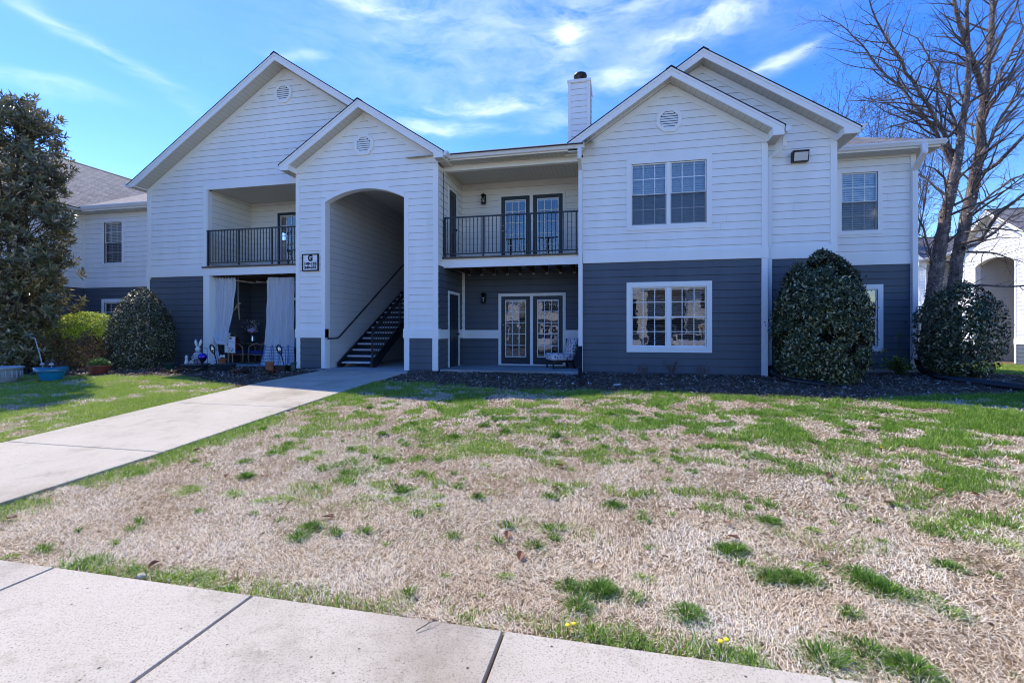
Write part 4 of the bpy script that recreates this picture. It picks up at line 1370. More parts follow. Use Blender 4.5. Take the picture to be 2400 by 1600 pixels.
def lawn_ok(x, y):
    return (y > 2.435) & (y < edge_np(x) + .05) & ~((x > -7.93) & (x < -5.35) & (y < 12))


def smooth(a, b, x):
    t = np.clip((x - a) / (b - a), 0, 1); return t * t * (3 - 2 * t)


def green_density(x, y):
    n = fbm(x * 1.5, y * 2.0, 3, 4); n2 = fbm(x * .7, y * .7, 9, 3); n3 = fbm(x * 4.0, y * 5.6, 21, 3)
    d = np.zeros_like(x)
    left = (x < -7.9)
    wd2 = smooth(.57, .64, n3 * .6 + n * .4) * .7 * smooth(3.0, 4.8, y); d = np.maximum(d, wd2)
    d = np.where(left, smooth(.38, .49, n * .6 + n3 * .4) * .92 + .08, d)
    far = smooth(5.2, 7.2, y)                                     # greener towards the building
    d = np.where(~left, np.maximum(d, far * smooth(.505, .55, n * .45 + n3 * .55) * .95), d)
    rgt = smooth(2.0, 3.6, x) * smooth(5.0, 6.0, y)
    d = np.where(~left, np.maximum(d, rgt * smooth(.455, .50, n * .5 + n3 * .5)), d)
    rg2 = smooth(1.5, 3.0, x - (y - 4.2) * .2) * smooth(4.3, 5.2, y) * smooth(7.5, 6.3, y)
    d = np.where(~left, np.maximum(d, rg2 * smooth(.47, .52, n * .4 + n3 * .6) * .9), d)
    e = edge_np(x) - y
    d = np.maximum(d, smooth(.75, .15, e) * (.12 + .8 * smooth(.42, .52, n3 * .6 + n * .4)))
    pr = np.where(x > -5.4, x + 5.35, 9); pl = np.where(x < -7.9, -7.93 - x, 9)
    d = np.maximum(d, smooth(.62, .1, pr) * smooth(.36, .50, n3 * .5 + n * .5) * .95)
    d = np.maximum(d, smooth(.3, .05, pl) * .8)
    s = y - 2.43
    d = np.maximum(d, smooth(.26, .03, s) * smooth(.50, .58, n * .6 + n3 * .4) * .9)
    return d


def blades(name, x, y, h, lean, az, wid, mat, rnd, zoff=0., label=None):
    n = len(x); z = gz_np(x, y) + zoff
    base = np.stack([x, y, z], 1)
    d = np.stack([np.cos(az) * np.sin(lean), np.sin(az) * np.sin(lean), np.cos(lean)], 1)
    lean2 = np.clip(lean + .45 + .3 * RNG.random(n), 0, 1.62)
    d2 = np.stack([np.cos(az) * np.sin(lean2), np.sin(az) * np.sin(lean2), np.cos(lean2)], 1)
    tw = az + RNG.uniform(-.9, .9, n) + np.pi / 2
    s = np.stack([np.cos(tw), np.sin(tw), np.zeros(n)], 1) * (wid / 2)[:, None]
    mid = base + d * (h * .55)[:, None]; tip = mid + d2 * (h * .5)[:, None]
    V = np.stack([base - s, base + s, mid - s * .8, mid + s * .8, tip], 1).reshape(-1, 3)
    k = np.arange(n)[:, None] * 5
    Fc = np.concatenate([k + np.array([[0, 1, 3]]), k + np.array([[0, 3, 2]]), k + np.array([[2, 3, 4]])], 1).reshape(-1, 3)
    o = np_mesh(name, V, Fc, mat, rnd=np.repeat(rnd, 5))
    if label: tag(o, label, 'grass', kind='stuff')
    return o


def sample(x0, x1, y0, y1, dens):
    n = int((x1 - x0) * (y1 - y0) * dens)
    return RNG.uniform(x0, x1, n), RNG.uniform(y0, y1, n)


M['straw'] = leaf_mat('dry_straw_blade', [(0, (.16, .09, .045)), (.15, (.46, .31, .17)), (.4, (.82, .64, .42)), (.75, (.93, .81, .60)), (1, (.96, .90, .76))], .7, .14, .15)
M['green'] = leaf_mat('green_grass_blade', [(0, (.05, .12, .018)), (.4, (.12, .26, .03)), (.7, (.25, .43, .05)), (1, (.46, .60, .13))], .5, .45, .25)
M['lime'] = leaf_mat('young_grass_blade', [(0, (.14, .24, .03)), (.5, (.33, .48, .06)), (1, (.56, .66, .16))], .55, .4, .2)

# dormant blades, denser and finer near the camera
X_, Y_, W_ = [], [], []
for (y0, y1, dens, wd) in ((2.43, 3.2, 13000, .0025), (3.2, 4.2, 8500, .0031), (4.2, 5.6, 4800, .0044), (5.6, 7.6, 2900, .0062), (7.6, 10.6, 1900, .0080)):
    xa, xb = -1.35 * y1 - 3.4, .72 * y1 + 1.8
    x, y = sample(xa, xb, y0, y1, dens)
    X_.append(x); Y_.append(y); W_.append(np.full(len(x), wd))
x, y, w_ = np.concatenate(X_), np.concatenate(Y_), np.concatenate(W_)
keep = lawn_ok(x, y) & (RNG.random(len(x)) > green_density(x, y) * .75) & (RNG.random(len(x)) < .35 + 1.5 * fbm(x * 3.1, y * 3.1, 55, 3))
x, y, w_ = x[keep], y[keep], w_[keep]
n = len(x)
tone = np.clip(.15 + .9 * RNG.random(n) ** .9 + .5 * (fbm(x * 2.2, y * 2.2, 40, 3) - .5), 0, 1)
swirl = fbm(x * 1.6, y * 1.6, 77, 3) * 14
blades('dry_grass', x, y, RNG.uniform(.016, .055, n) * (1 + .5 * RNG.random(n) ** 4), np.clip(RNG.normal(1.08, .28, n), .1, 1.5), swirl + RNG.normal(0, 1.7, n), w_ * RNG.uniform(.8, 1.6, n), M['straw'], tone, .004,
       'tan dormant grass lying matted over the lawn')
# green from the density map
X_, Y_, W_ = [], [], []
for (y0, y1, dens, wd) in ((2.43, 4.2, 6000, .0038), (4.2, 6.5, 7000, .0050), (6.5, 11.2, 6200, .0066)):
    xa, xb = -1.4 * y1 - 4.0, .75 * y1 + 2.6
    x, y = sample(xa, xb, y0, y1, dens); X_.append(x); Y_.append(y); W_.append(np.full(len(x), wd))
x, y, w_ = np.concatenate(X_), np.concatenate(Y_), np.concatenate(W_)
keep = lawn_ok(x, y) & (RNG.random(len(x)) < green_density(x, y))
x, y, w_ = x[keep], y[keep], w_[keep]; n = len(x)
lm = (x < -7.9) | (RNG.random(n) < np.where(x < 0, .55, .12))
hh = RNG.uniform(.03, .085, n) * np.where(lm, .8, 1.2)
tone = np.clip(RNG.random(n) * .8 + .3 * fbm(x, y, 5), 0, 1); la = np.clip(RNG.normal(.55, .3, n), 0, 1.3); az_ = RNG.uniform(0, 6.28, n)
i_ = ~lm
blades('green_grass', x[i_], y[i_], hh[i_], la[i_], az_[i_], w_[i_], M['green'], tone[i_], 0, 'mid green tufts of growing grass scattered over the dormant lawn')
blades('young_grass', x[lm], y[lm], hh[lm], la[lm], az_[lm], w_[lm], M['lime'], tone[lm], 0, 'bright yellow-green young grass and low weeds in the lawn')
# tussocks seen one by one
xs_, ys_, h_, l_, a_, wd_, rn_, kd_ = [], [], [], [], [], [], [], []
for cx_, cy_, rad, k in CLUMPS + [(float(RNG.uniform(-5, 6.5)), float(3 + 5.5 * RNG.random() ** .8), float(RNG.uniform(.03, .10)), 'nndl'[int(RNG.integers(0, 4))]) for _ in range(230)]:
    rad *= 1.3
    if not (2.4 < cy_ < 10): continue
    dn = {'d': 6500, 'n': 4200, 'l': 9000, 'y': 11000}[k] * min(1.1, 4.2 / cy_ + .6)
    ry = rad * (.85 if k in 'dn' else .7)
    n = int(math.pi * rad * ry * dn) + 12
    sub = max(1, int(rad / .07)) if k != 'd' else max(1, int(rad / .09))
    cen = RNG.normal(0, .55, (sub, 2)); ci = RNG.integers(0, sub, n)
    dx = (cen[ci, 0] * .75 + RNG.normal(0, .28, n)) * rad; dy = (cen[ci, 1] * .75 + RNG.normal(0, .28, n)) * ry
    xs_.append(cx_ + dx); ys_.append(cy_ + dy)
    r_ = np.hypot(dx, dy) / max(rad, .03)
    hmax = {'d': .11, 'n': .08, 'l': .045, 'y': .035}[k]
    h_.append(hmax * RNG.uniform(.45, 1.0, n) * (1 - .35 * np.clip(r_, 0, 1)))
    ldx, ldy = dx - cen[ci, 0] * .75 * rad, dy - cen[ci, 1] * .75 * ry
    a_.append(np.arctan2(ldy, ldx) + RNG.normal(0, .5, n))
    l_.append(np.clip(.25 + .9 * np.hypot(ldx, ldy) / max(.05, rad * .5) + RNG.normal(0, .15, n), .02, 1.3))
    wd_.append(np.full(n, .0030 + .0006 * cy_) * (1.25 if k in 'ly' else 1.)); rn_.append(np.clip(RNG.random(n) * (.75 if k == 'd' else .95), 0, 1)); kd_.append(np.full(n, k in 'ly'))
xs_, ys_, h_, l_, a_, wd_, rn_, kd_ = map(np.concatenate, (xs_, ys_, h_, l_, a_, wd_, rn_, kd_))
ok = lawn_ok(xs_, ys_)
for nm, sel, mt, lb in (('grass_tussocks', ok & ~kd_, M['green'], 'dark green tussocks of taller grass standing out of the tan lawn'), ('clover_patches', ok & kd_, M['lime'], 'low yellow-green weed patches spread flat on the tan lawn')):
    blades(nm, xs_[sel], ys_[sel], h_[sel], l_[sel], a_[sel], wd_[sel], mt, rn_[sel], 0, lb)
# sparse grass on the rest of the lawn and round the neighbour
x, y = sample(8.5, 17.2, 8, 34, 330)
keep = (y > edge_np(x)) & ~((x < 11) & (y < 15.6)) ; x, y = x[keep], y[keep]; n = len(x)
blades('side_lawn_grass', x, y, RNG.uniform(.04, .09, n), RNG.uniform(.1, .9, n), RNG.uniform(0, 6.28, n), np.full(n, .016), M['lime'], RNG.random(n) * .8, 0, 'green lawn between the birch and the neighbouring building')

# mulch chips and leaf litter
def chips(name, n, area, smin, smax, mat, label, cat, dens=None, zz=.02):
    x, y = RNG.uniform(area[0], area[1], n), RNG.uniform(area[2], area[3], n)
    ok = (y > edge_np(x) + RNG.uniform(-.22, .05, n)) & (y < 14.2) & ~((x > -7.95) & (x < -5.33) & (y < 12)) & ~((x > -4.7) & (x < -.9) & (y > 11.98)) & ~((x > -14.7) & (x < 3.4) & (y > 12.36)) & ~((x > -9.1) & (x < -4.7) & (y > 11.95))
    if dens is not None: ok &= RNG.random(n) < dens(x, y)
    x, y = x[ok], y[ok]; n = len(x)
    z = gz_np(x, y) + zz + .016 * np.sin(x * 3.1 + 1.7 * y) * np.sin(y * 4.3 - x) + .01 * np.sin(x * 9 + y * 5) + RNG.uniform(0, .02, n)
    a = RNG.uniform(0, 6.28, n); t1, t2 = RNG.normal(0, .35, n), RNG.normal(0, .35, n)
    L, Wd = RNG.uniform(smin, smax, n), RNG.uniform(smin, smax, n) * .35
    u = np.stack([np.cos(a), np.sin(a), t1], 1) * (L / 2)[:, None]; v = np.stack([-np.sin(a), np.cos(a), t2], 1) * (Wd / 2)[:, None]
    c = np.stack([x, y, z], 1)
    V = np.stack([c - u, c + v, c + u, c - v], 1).reshape(-1, 3); V[1::4, 2] += .004
    k = np.arange(n)[:, None] * 4
    o = np_mesh(name, V, np.concatenate([k + np.array([[0, 1, 2]]), k + np.array([[0, 2, 3]])], 1).reshape(-1, 3), mat, rnd=np.repeat(RNG.random(n), 4))
    tag(o, label, cat, kind='stuff')


M['chip'] = leaf_mat('bark_chip', [(0, (.02, .013, .009)), (.5, (.11, .072, .047)), (.75, (.27, .19, .135)), (.92, (.46, .38, .31)), (1, (.8, .75, .72))], .85, 0., .2)
M['litter'] = leaf_mat('dead_leaf', [(0, (.05, .03, .02)), (.5, (.17, .11, .07)), (.85, (.34, .25, .18)), (1, (.55, .45, .36))], .6, .1, .3)
chips('bark_chips', 90000, (-19, 10.5, 8.6, 14.2), .02, .08, M['chip'], 'dark shredded bark mulch in the planting beds', 'mulch')
chips('leaf_litter', 9000, (-19, -7.9, 9, 13), .05, .11, M['litter'], 'dead leaves lying on the bed under the left tree and shrubs', 'leaf litter', lambda x, y: smooth(-8.5, -12.5, x) * .8 + .08, .03)


def leaf_cloud(P, D, Up, L, Wd, fold=.25, curl=.0):
    """P base points, D leaf directions, Up rough leaf normals -> folded 2-triangle leaves"""
    D = D / np.linalg.norm(D, axis=1, keepdims=True)
    S = np.cross(D, Up); S /= np.linalg.norm(S, axis=1, keepdims=True) + 1e-9
    Nn = np.cross(S, D)
    L = L[:, None]; Wd = Wd[:, None]
    a = P; b = P + D * L * .45 + S * Wd / 2 + Nn * Wd * fold; c = P + D * L - Nn * L * curl; d = P + D * L * .45 - S * Wd / 2 + Nn * Wd * fold
    V = np.stack([a, b, c, d], 1).reshape(-1, 3)
    k = np.arange(len(P))[:, None] * 4
    return V, np.concatenate([k + np.array([[0, 1, 2]]), k + np.array([[0, 2, 3]])], 1).reshape(-1, 3)


def unit(n):
    v = RNG.normal(0, 1, (n, 3)); return v / np.linalg.norm(v, axis=1, keepdims=True)


def shrub(c, prof, n, L, mat, name, label, cat='shrub', lump=.08, squash=1., shell=.3, stems=9, tilt=.5, holes=0., tonef=None, group=None, fold=.22):
    """prof: (height, radius) pairs from the ground up"""
    t = thing(name, c, label, cat, group)
    hs_ = np.array([p[0] for p in prof]); rs_ = np.array([p[1] for p in prof])
    z = RNG.uniform(0, hs_[-1], n * 2); r = np.interp(z, hs_, rs_)
    ok = RNG.random(len(z)) < (r / rs_.max()) ** .8 + .05; z, r = z[ok][:n], r[ok][:n]; m = len(z)
    a = RNG.uniform(0, 2 * np.pi, m)
    lumpv = (fbm(a * 2.2 + 5, z * 2.2, 31, 3) - .5) * 2 * lump + (fbm(np.cos(a) * 6 + 9, np.sin(a) * 6 + z * 6, 32, 2) - .5) * lump
    f = 1 - shell * RNG.random(m) ** 1.6 + lumpv
    spr = RNG.random(m) < .035; f = np.where(spr, f + RNG.uniform(.02, .16, m), f)
    P = np.stack([c[0] + np.cos(a) * r * f, c[1] + np.sin(a) * r * f * squash, c[2] + z + RNG.normal(0, .02, m)], 1)
    slope = np.interp(z, hs_[1:] * .5 + hs_[:-1] * .5, -np.diff(rs_) / np.diff(hs_))
    out = np.stack([np.cos(a), np.sin(a), np.clip(slope, -.3, 2.5)], 1); out /= np.linalg.norm(out, axis=1, keepdims=True)
    if holes:
        hn = fbm(P[:, 0] * 3.2 + 3, P[:, 2] * 3.2 + P[:, 1], 61, 3); kp = hn > holes; P, out, z, a = P[kp], out[kp], z[kp], a[kp]; m = len(P)
    T_ = unit(m); T_ = T_ - out * (T_ * out).sum(1, keepdims=True) * .8
    D = out * .30 + T_ * 1.0 + unit(m) * tilt * .5
    Up = out * 1.0 + unit(m) * .55 + np.array([0, 0, .35])
    V, Fc = leaf_cloud(P, D, Up, RNG.uniform(.55, 1.25, m) * L, RNG.uniform(.7, 1.3, m) * L * .45, fold)
    rn = RNG.random(m)
    if tonef is not None: rn = tonef(z / hs_[-1], rn, P)
    np_mesh('foliage', V, Fc, mat, t, rnd=np.repeat(rn, 4))
    mb = MB()
    for k in range(stems):
        a = 2 * math.pi * k / stems + random.uniform(-.3, .3); rr = np.interp(hs_[-1] * .6, hs_, rs_) * random.uniform(.35, .8)
        p0 = Vector((c[0] + .12 * math.cos(a), c[1] + .12 * math.sin(a), c[2] - .03)); p2 = Vector((c[0] + rr * math.cos(a), c[1] + rr * math.sin(a) * squash, c[2] + hs_[-1] * random.uniform(.6, .85)))
        p1 = (p0 + p2) / 2 + Vector((random.uniform(-.06, .06), random.uniform(-.06, .06), -.1))
        mb.tube([p0, p1, p2], [.018, .013, .005], 6)
        for q in range(5):
            s0 = p1.lerp(p2, random.random()); e = s0 + Vector((random.uniform(-.3, .3), random.uniform(-.3, .3), random.uniform(.05, .3))) ; mb.tube([s0, e], [.006, .002], 4)
    mb.build('stems', M['bark'], t, smooth=True)
    return t


def bark_mat(name, a, b, c, sc=9.):
    m, nt, bs = new_mat(name)
    v = coord(nt, 'Object', (1, 1, .45)); n = noise(nt, v, sc, 6, .75); n2 = noise(nt, coord(nt), sc * 5, 3, .7)
    col = ramp(nt, n, [(.32, a), (.52, b), (.68, c)]); col = mix(nt, .6, col, ramp(nt, n2, [(.3, (.5, .5, .5)), (.7, (1.2, 1.2, 1.2))]), 'MULTIPLY')
    nt.links.new(col, bs.inputs['Base Color']); bs.inputs['Roughness'].default_value = .9; bump(nt, n, bs, .9, .03)
    return m


M['bark'] = bark_mat('brown_twig_bark', (.03, .022, .018), (.07, .055, .045), (.13, .11, .095))
M['birch'] = bark_mat('flaking_birch_bark', (.06, .046, .042), (.18, .14, .12), (.45, .38, .33), 7.)
M['twig'] = bark_mat('dark_twig_bark', (.07, .054, .048), (.14, .11, .095), (.28, .23, .20), 20)
M['flake'] = leaf_mat('bark_flake', [(0, (.04, .028, .024)), (.45, (.16, .11, .09)), (.8, (.42, .34, .29)), (1, (.66, .58, .52))], .7, .15)

M['laurel'] = leaf_mat('glossy_dark_leaf', [(0, (.012, .022, .010)), (.5, (.034, .055, .018)), (.75, (.11, .13, .045)), (.9, (.28, .27, .14)), (1, (.60, .54, .34))], .42, .06, .35)
M['holly'] = leaf_mat('small_glossy_leaf', [(0, (.014, .022, .010)), (.5, (.045, .060, .020)), (.75, (.15, .15, .065)), (.9, (.36, .33, .21)), (1, (.72, .64, .46))], .42, .08, .4)
M['abelia'] = leaf_mat('mixed_hedge_leaf', [(0, (.09, .06, .04)), (.25, (.20, .13, .08)), (.45, (.34, .26, .17)), (.6, (.22, .30, .04)), (.85, (.50, .60, .04)), (1, (.70, .76, .07))], .5, .3, .25)
M['loquat'] = leaf_mat('long_leathery_leaf', [(0, (.09, .09, .04)), (.35, (.20, .20, .08)), (.6, (.34, .29, .14)), (.8, (.48, .34, .21)), (1, (.75, .66, .50))], .30, .22, .7)
M['fresh'] = leaf_mat('fresh_green_leaf', [(0, (.05, .10, .03)), (.6, (.14, .24, .07)), (1, (.30, .40, .16))], .5, .3)
M['weedleaf'] = leaf_mat('olive_weed_leaf', [(0, (.07, .11, .02)), (.6, (.22, .30, .05)), (1, (.48, .55, .10))], .5, .3)

shrub((4.27, 11.6, -.07), [(0, .64), (.4, .86), (1.0, .92), (1.75, .87), (2.25, .68), (2.6, .45), (2.76, .25), (2.85, .05)], 36000, .082, M['laurel'], 'evergreen_shrub',
      'tall egg-shaped dark evergreen shrub hiding part of the ground floor window at the right', lump=.065, shell=.34, holes=.355)
shrub((-13.73, 11.35, -.06), [(0, .66), (.3, .78), (.9, .84), (1.5, .72), (2.0, .46), (2.25, .22), (2.36, .05)], 20000, .066, M['holly'], 'evergreen_shrub',
      'rounded clipped evergreen shrub against the navy wall left of the porch', lump=.07, shell=.34, holes=.36)
shrub((7.72, 13.1, -.06), [(0, .40), (.35, .66), (.9, .82), (1.5, .80), (1.85, .58), (2.1, .32), (2.25, .06)], 9500, .095, M['laurel'], 'evergreen_shrub',
      'loose dark evergreen shrub with gaps around the foot of the birch', lump=.12, shell=.55, holes=.40)
shrub((-15.7, 11.3, -.06), [(0, .85), (.5, 1.10), (1.0, 1.15), (1.35, 1.0), (1.58, .55), (1.66, .1)], 19000, .058, M['abelia'], 'low_hedge_shrub',
      'low spreading shrub, yellow-green on top and brown below, between tree and round shrub', lump=.16, squash=.8, shell=.4,
      tonef=lambda h, r, P: np.clip(np.where(h > .60 + .22 * (fbm(P[:, 0] * 4, P[:, 1] * 4, 8) - .5) * 2, .62 + .38 * r, np.where(r > .93, .7, r * .48)), 0, 1))
shrub((-17.6, 11.9, -.06), [(0, .7), (.5, .9), (1.1, .85), (1.5, .4), (1.6, .1)], 7000, .07, M['holly'], 'evergreen_shrub', 'low dark shrub behind the foot of the left tree', lump=.15, shell=.5)


# ---------------------------------------------------------------- trees
def limb_children(p, d, length, rad, lvl, out, cfg):
    """grow one limb, append (points, radii, level)"""
    nseg = cfg['seg'][lvl]; pts = [Vector(p)]; rr = [rad]; d = Vector(d).normalized()
    for i in range(nseg):
        w = cfg['wob'][lvl]
        d = (d + Vector((random.gauss(0, w), random.gauss(0, w), random.gauss(0, w) + cfg['up'][lvl]))).normalized()
        pts.append(pts[-1] + d * length / nseg); rr.append(rad * (1 - .85 * (i + 1) / nseg))
    out.append((pts, rr, lvl))
    if lvl + 1 < len(cfg['seg']):
        spawn(pts, rr, length, lvl, out, cfg)


def spawn(pts, rr, length, lvl, out, cfg, t0=.18, dens=None):
    n = max(1, int(length * (cfg['dens'][lvl] if dens is None else dens) + random.random()))
    for k in range(n):
        t = t0 + (1 - t0) * (k + random.random()) / n
        f = t * (len(pts) - 1); i = min(int(f), len(pts) - 2); q = pts[i].lerp(pts[i + 1], f - i); r = rr[i] + (rr[i + 1] - rr[i]) * (f - i)
        ax = (pts[i + 1] - pts[i]).normalized()
        s = Vector((random.gauss(0, 1), random.gauss(0, 1), random.gauss(0, 1))); s = (s - ax * s.dot(ax)).normalized()
        ang = random.uniform(*cfg['ang'][lvl])
        dd = ax * math.cos(ang) + s * math.sin(ang)
        L = length * random.uniform(*cfg['len'][lvl]) * (1.15 - .75 * t)
        L = min(L, cfg['max'][lvl])
        if L < cfg['min']: continue
        limb_children(q, dd, L, min(r * .6, cfg['rad'][lvl] * (.5 + L)), lvl + 1, out, cfg)


def tubes_np(branches, name, mat, parent, sides=(8, 6, 4, 3, 3), minr=.0022):
    """fast tube mesher for thousands of branches"""
    V, Fc = [], []; base = 0
    for pts, rr, lvl in branches:
        n = sides[min(lvl, len(sides) - 1)]
        P = np.array([tuple(p) for p in pts]); r = np.maximum(np.array(rr), minr)
        T = np.gradient(P, axis=0); T /= np.linalg.norm(T, axis=1, keepdims=True) + 1e-9
        ref = np.array([0, 0, 1.]) if abs(T[0, 2]) < .8 else np.array([1., 0, 0])
        S = np.cross(T, ref); S /= np.linalg.norm(S, axis=1, keepdims=True) + 1e-9; U = np.cross(S, T)
        a = np.arange(n) * 2 * np.pi / n
        ringv = P[:, None, :] + r[:, None, None] * (np.cos(a)[None, :, None] * S[:, None, :] + np.sin(a)[None, :, None] * U[:, None, :])
        V.append(ringv.reshape(-1, 3))
        m = len(P); i = np.arange(m - 1)[:, None] * n; k = np.arange(n)[None, :]; k2 = (k + 1) % n
        q = np.stack([base + i + k, base + i + k2, base + i + n + k2, base + i + n + k], -1).reshape(-1, 4)
        Fc.append(q); base += m * n
    return np_mesh(name, np.concatenate(V), np.concatenate(Fc), mat, parent, smooth=True)


def resample(pts, rr, seg=.35, wob=.02):
    P, Q = [Vector(pts[0])], [rr[0]]
    for (a, b, r0, r1) in zip(pts, pts[1:], rr, rr[1:]):
        a, b = Vector(a), Vector(b); n = max(1, int((b - a).length / seg))
        for i in range(1, n + 1):
            t = i / n; P.append(a.lerp(b, t) + Vector((random.gauss(0, wob), random.gauss(0, wob), 0)) * (0 if i == n else 1)); Q.append(r0 + (r1 - r0) * t)
    return P, Q


def birch():
    F0 = 14.0
    t = thing('birch_tree', (8.9, 16.2, -.1), 'tall leafless birch with two flaking trunks, rising past the roof at the right edge', 'tree')
    k = F0 / FPX
    def L(px, dF=0.):
        pts = []
        n = len(px)
        for i, q in enumerate(px):
            pts.append(at(q[0], q[1], F0 + dF * i / max(1, n - 1) + (q[2] if len(q) > 2 else 0)))
        return pts
    trunks = [
        (L([(2172, 868), (2178, 800), (2186, 700), (2203, 580), (2222, 480), (2240, 400), (2250, 340), (2258, 270), (2268, 200), (2270, 140), (2267, 70), (2266, 0), (2262, -90), (2270, -170)], -.5), [.27, .21, .19, .18, .155, .14, .125, .105, .09, .075, .065, .055, .04, .02]),
        (L([(2205, 868), (2222, 760), (2237, 660), (2252, 560), (2275, 470), (2293, 380), (2298, 310), (2305, 240), (2313, 160), (2325, 80), (2325, 0), (2335, -90), (2330, -190)], .8), [.19, .17, .165, .165, .17, .165, .15, .13, .115, .10, .085, .06, .03]),
    ]
    limbs = [
        (L([(2303, 215), (2282, 150), (2262, 90), (2240, 20), (2225, -60), (2215, -130)], -.8), [.10, .09, .08, .06, .04, .02]),
        (L([(2236, 400), (2205, 335), (2160, 265), (2120, 215), (2060, 160), (2020, 105), (1985, 70), (1925, 35), (1880, 76)][:8], 1.6), [.08, .07, .055, .045, .036, .028, .02, .008]),
        (L([(2238, 375), (2212, 310), (2175, 245), (2140, 190), (2115, 145), (2080, 95), (2055, 50), (2035, -10), (2020, -60)], -1.2), [.085, .07, .06, .05, .045, .036, .028, .02, .008]),
        (L([(2242, 305), (2225, 240), (2200, 190), (2175, 130), (2150, 90), (2095, 65)], 1.0), [.05, .04, .032, .026, .018, .006]),
        (L([(2270, 150), (2240, 125), (2190, 118), (2110, 120)], -1), [.03, .022, .015, .005]),
        (L([(2295, 410), (2335, 385), (2370, 350), (2400, 318), (2470, 290)], -1.2), [.075, .065, .055, .045, .02]),
        (L([(2300, 365), (2340, 290), (2372, 235), (2400, 205), (2470, 150)], .8), [.06, .05, .045, .04, .015]),
        (L([(2312, 240), (2345, 170), (2375, 110), (2400, 60), (2440, -30)], 1.2), [.06, .05, .04, .03, .01]),
        (L([(2318, 150), (2350, 80), (2380, 20), (2410, -60)], -.8), [.05, .04, .03, .01]),
        (L([(2308, 280), (2350, 200), (2385, 140), (2440, 60)], -1.6), [.05, .04, .03, .01]),
        (L([(2256, 570), (2300, 560), (2340, 500), (2400, 455), (2480, 410)][0:5], -1.5), [.06, .055, .05, .04, .015]),
        (L([(2258, 582), (2290, 572), (2330, 545), (2365, 510), (2400, 497)], .6), [.07, .055, .045, .035, .02]),
        (L([(2275, 500), (2330, 450), (2370, 420), (2430, 400)], 1.2), [.04, .035, .03, .01]),
        (L([(2190, 640), (2178, 585), (2165, 535), (2148, 490), (2135, 470)], -.6), [.04, .035, .03, .022, .01]),
        (L([(2223, 450), (2212, 415), (2190, 395), (2160, 388)], -.5), [.035, .03, .02, .008]),
        (L([(2240, 670), (2300, 668), (2360, 672), (2440, 668)], -1.0), [.04, .035, .03, .02]),
        (L([(2262, 545), (2330, 535), (2420, 545)], -1.4), [.035, .03, .01]),
        (L([(2245, 590), (2320, 592), (2420, 620)], .9), [.035, .028, .01]),
        (L([(2250, 360), (2200, 330), (2120, 300), (2050, 290)], -.9), [.03, .024, .016, .006]),
        (L([(2266, 260), (2230, 225), (2150, 200), (2070, 225), (2010, 255)], -1.3), [.03, .024, .018, .012, .004]),
        (L([(2330, 20), (2300, -40), (2280, -120)], .6), [.05, .04, .015]),
    ]
    cfg = dict(seg=[6, 5, 4, 3], wob=[.10, .14, .17, .2], up=[.05, .03, .0, -.02], dens=[2.6, 3.4, 4.6, 0], ang=[(.5, 1.1), (.4, 1.1), (.4, 1.1)],
               len=[(.35, .6), (.35, .7), (.3, .7)], max=[2.2, 1.1, .55], rad=[.014, .008, .005], min=.12)
    small = []
    thick = []
    for i, (p, r) in enumerate(trunks):
        r = [q * (1 - .25 * min(1, k_ / 6)) for k_, q in enumerate(r)]
        P, Q = resample(p, r, .3, .012); thick.append((P, Q, 0))
        L_ = sum((b - a).length for a, b in zip(P, P[1:])); spawn(P, Q, L_ * .42, 0, small, cfg, t0=.28, dens=6.0)
    for p, r in limbs:
        r = [q * .82 for q in r]
        P, Q = resample(p, r, .3, .02); thick.append((P, Q, 1))
        L_ = sum((b - a).length for a, b in zip(P, P[1:])); spawn(P, Q, L_ * .7, 0, small, cfg, t0=.08, dens=6.5)
    for i, b in enumerate(thick[:2]): tubes_np([b], 'trunk', M['birch'], t, (12,))
    for b in thick[2:]: tubes_np([b], 'limb', M['birch'], t, (8, 8))
    o = tubes_np(small, 'twigs', M['twig'], t, (5, 4, 3, 3)); o['kind'] = 'stuff'
    # curling bark flakes on trunks and limbs
    P, D, U, Ls = [], [], [], []
    for bi, (pts, rr, lv) in enumerate(thick):
        for a, b, r in zip(pts, pts[1:], rr):
            if r < .035: continue
            ln = (b - a).length; n = int(ln * r * 1700) + 1
            ax = (b - a).normalized()
            for _ in range(n):
                s = Vector((random.gauss(0, 1), random.gauss(0, 1), random.gauss(0, 1))); s = (s - ax * s.dot(ax)).normalized()
                q = a.lerp(b, random.random()) + s * r * .96
                P.append(tuple(q)); U.append(tuple(s)); D.append(tuple(s * random.uniform(.25, 1.) + ax.cross(s) * random.choice((-1, 1)) * 1.0 + ax * random.uniform(-.4, .4))); Ls.append(random.uniform(.02, .055) * (.6 + r * 3))
    P, D, U, Ls = np.array(P), np.array(D), np.array(U), np.array(Ls)
    V, Fc = leaf_cloud(P, D, U, Ls, Ls * .9, -.2); rn = np.clip(RNG.random(len(P)) * .75 + .35 * smooth(3.5, 6.5, P[:, 2]), 0, 1)
    o = np_mesh('bark_flakes', V, Fc, M['flake'], t, rnd=np.repeat(rn, 4)); o['kind'] = 'stuff'
    # small catkins and buds
    tips = [b[0][-1] for b in small if b[2] >= 2]
    tips = [tips[i] for i in RNG.integers(0, len(tips), 1600)]
    P = np.array([tuple(q) for q in tips]); n = len(P)
    V, Fc = leaf_cloud(P, unit(n) + np.array([0, 0, -.6]), unit(n), RNG.uniform(.02, .05, n), RNG.uniform(.01, .016, n)); o = np_mesh('catkins', V, Fc, M['twigbud'], t, rnd=np.repeat(RNG.random(n), 4)); o['kind'] = 'stuff'


M['twigbud'] = leaf_mat('brown_bud', [(0, (.06, .035, .03)), (1, (.16, .09, .08))], .8, .1)
birch()


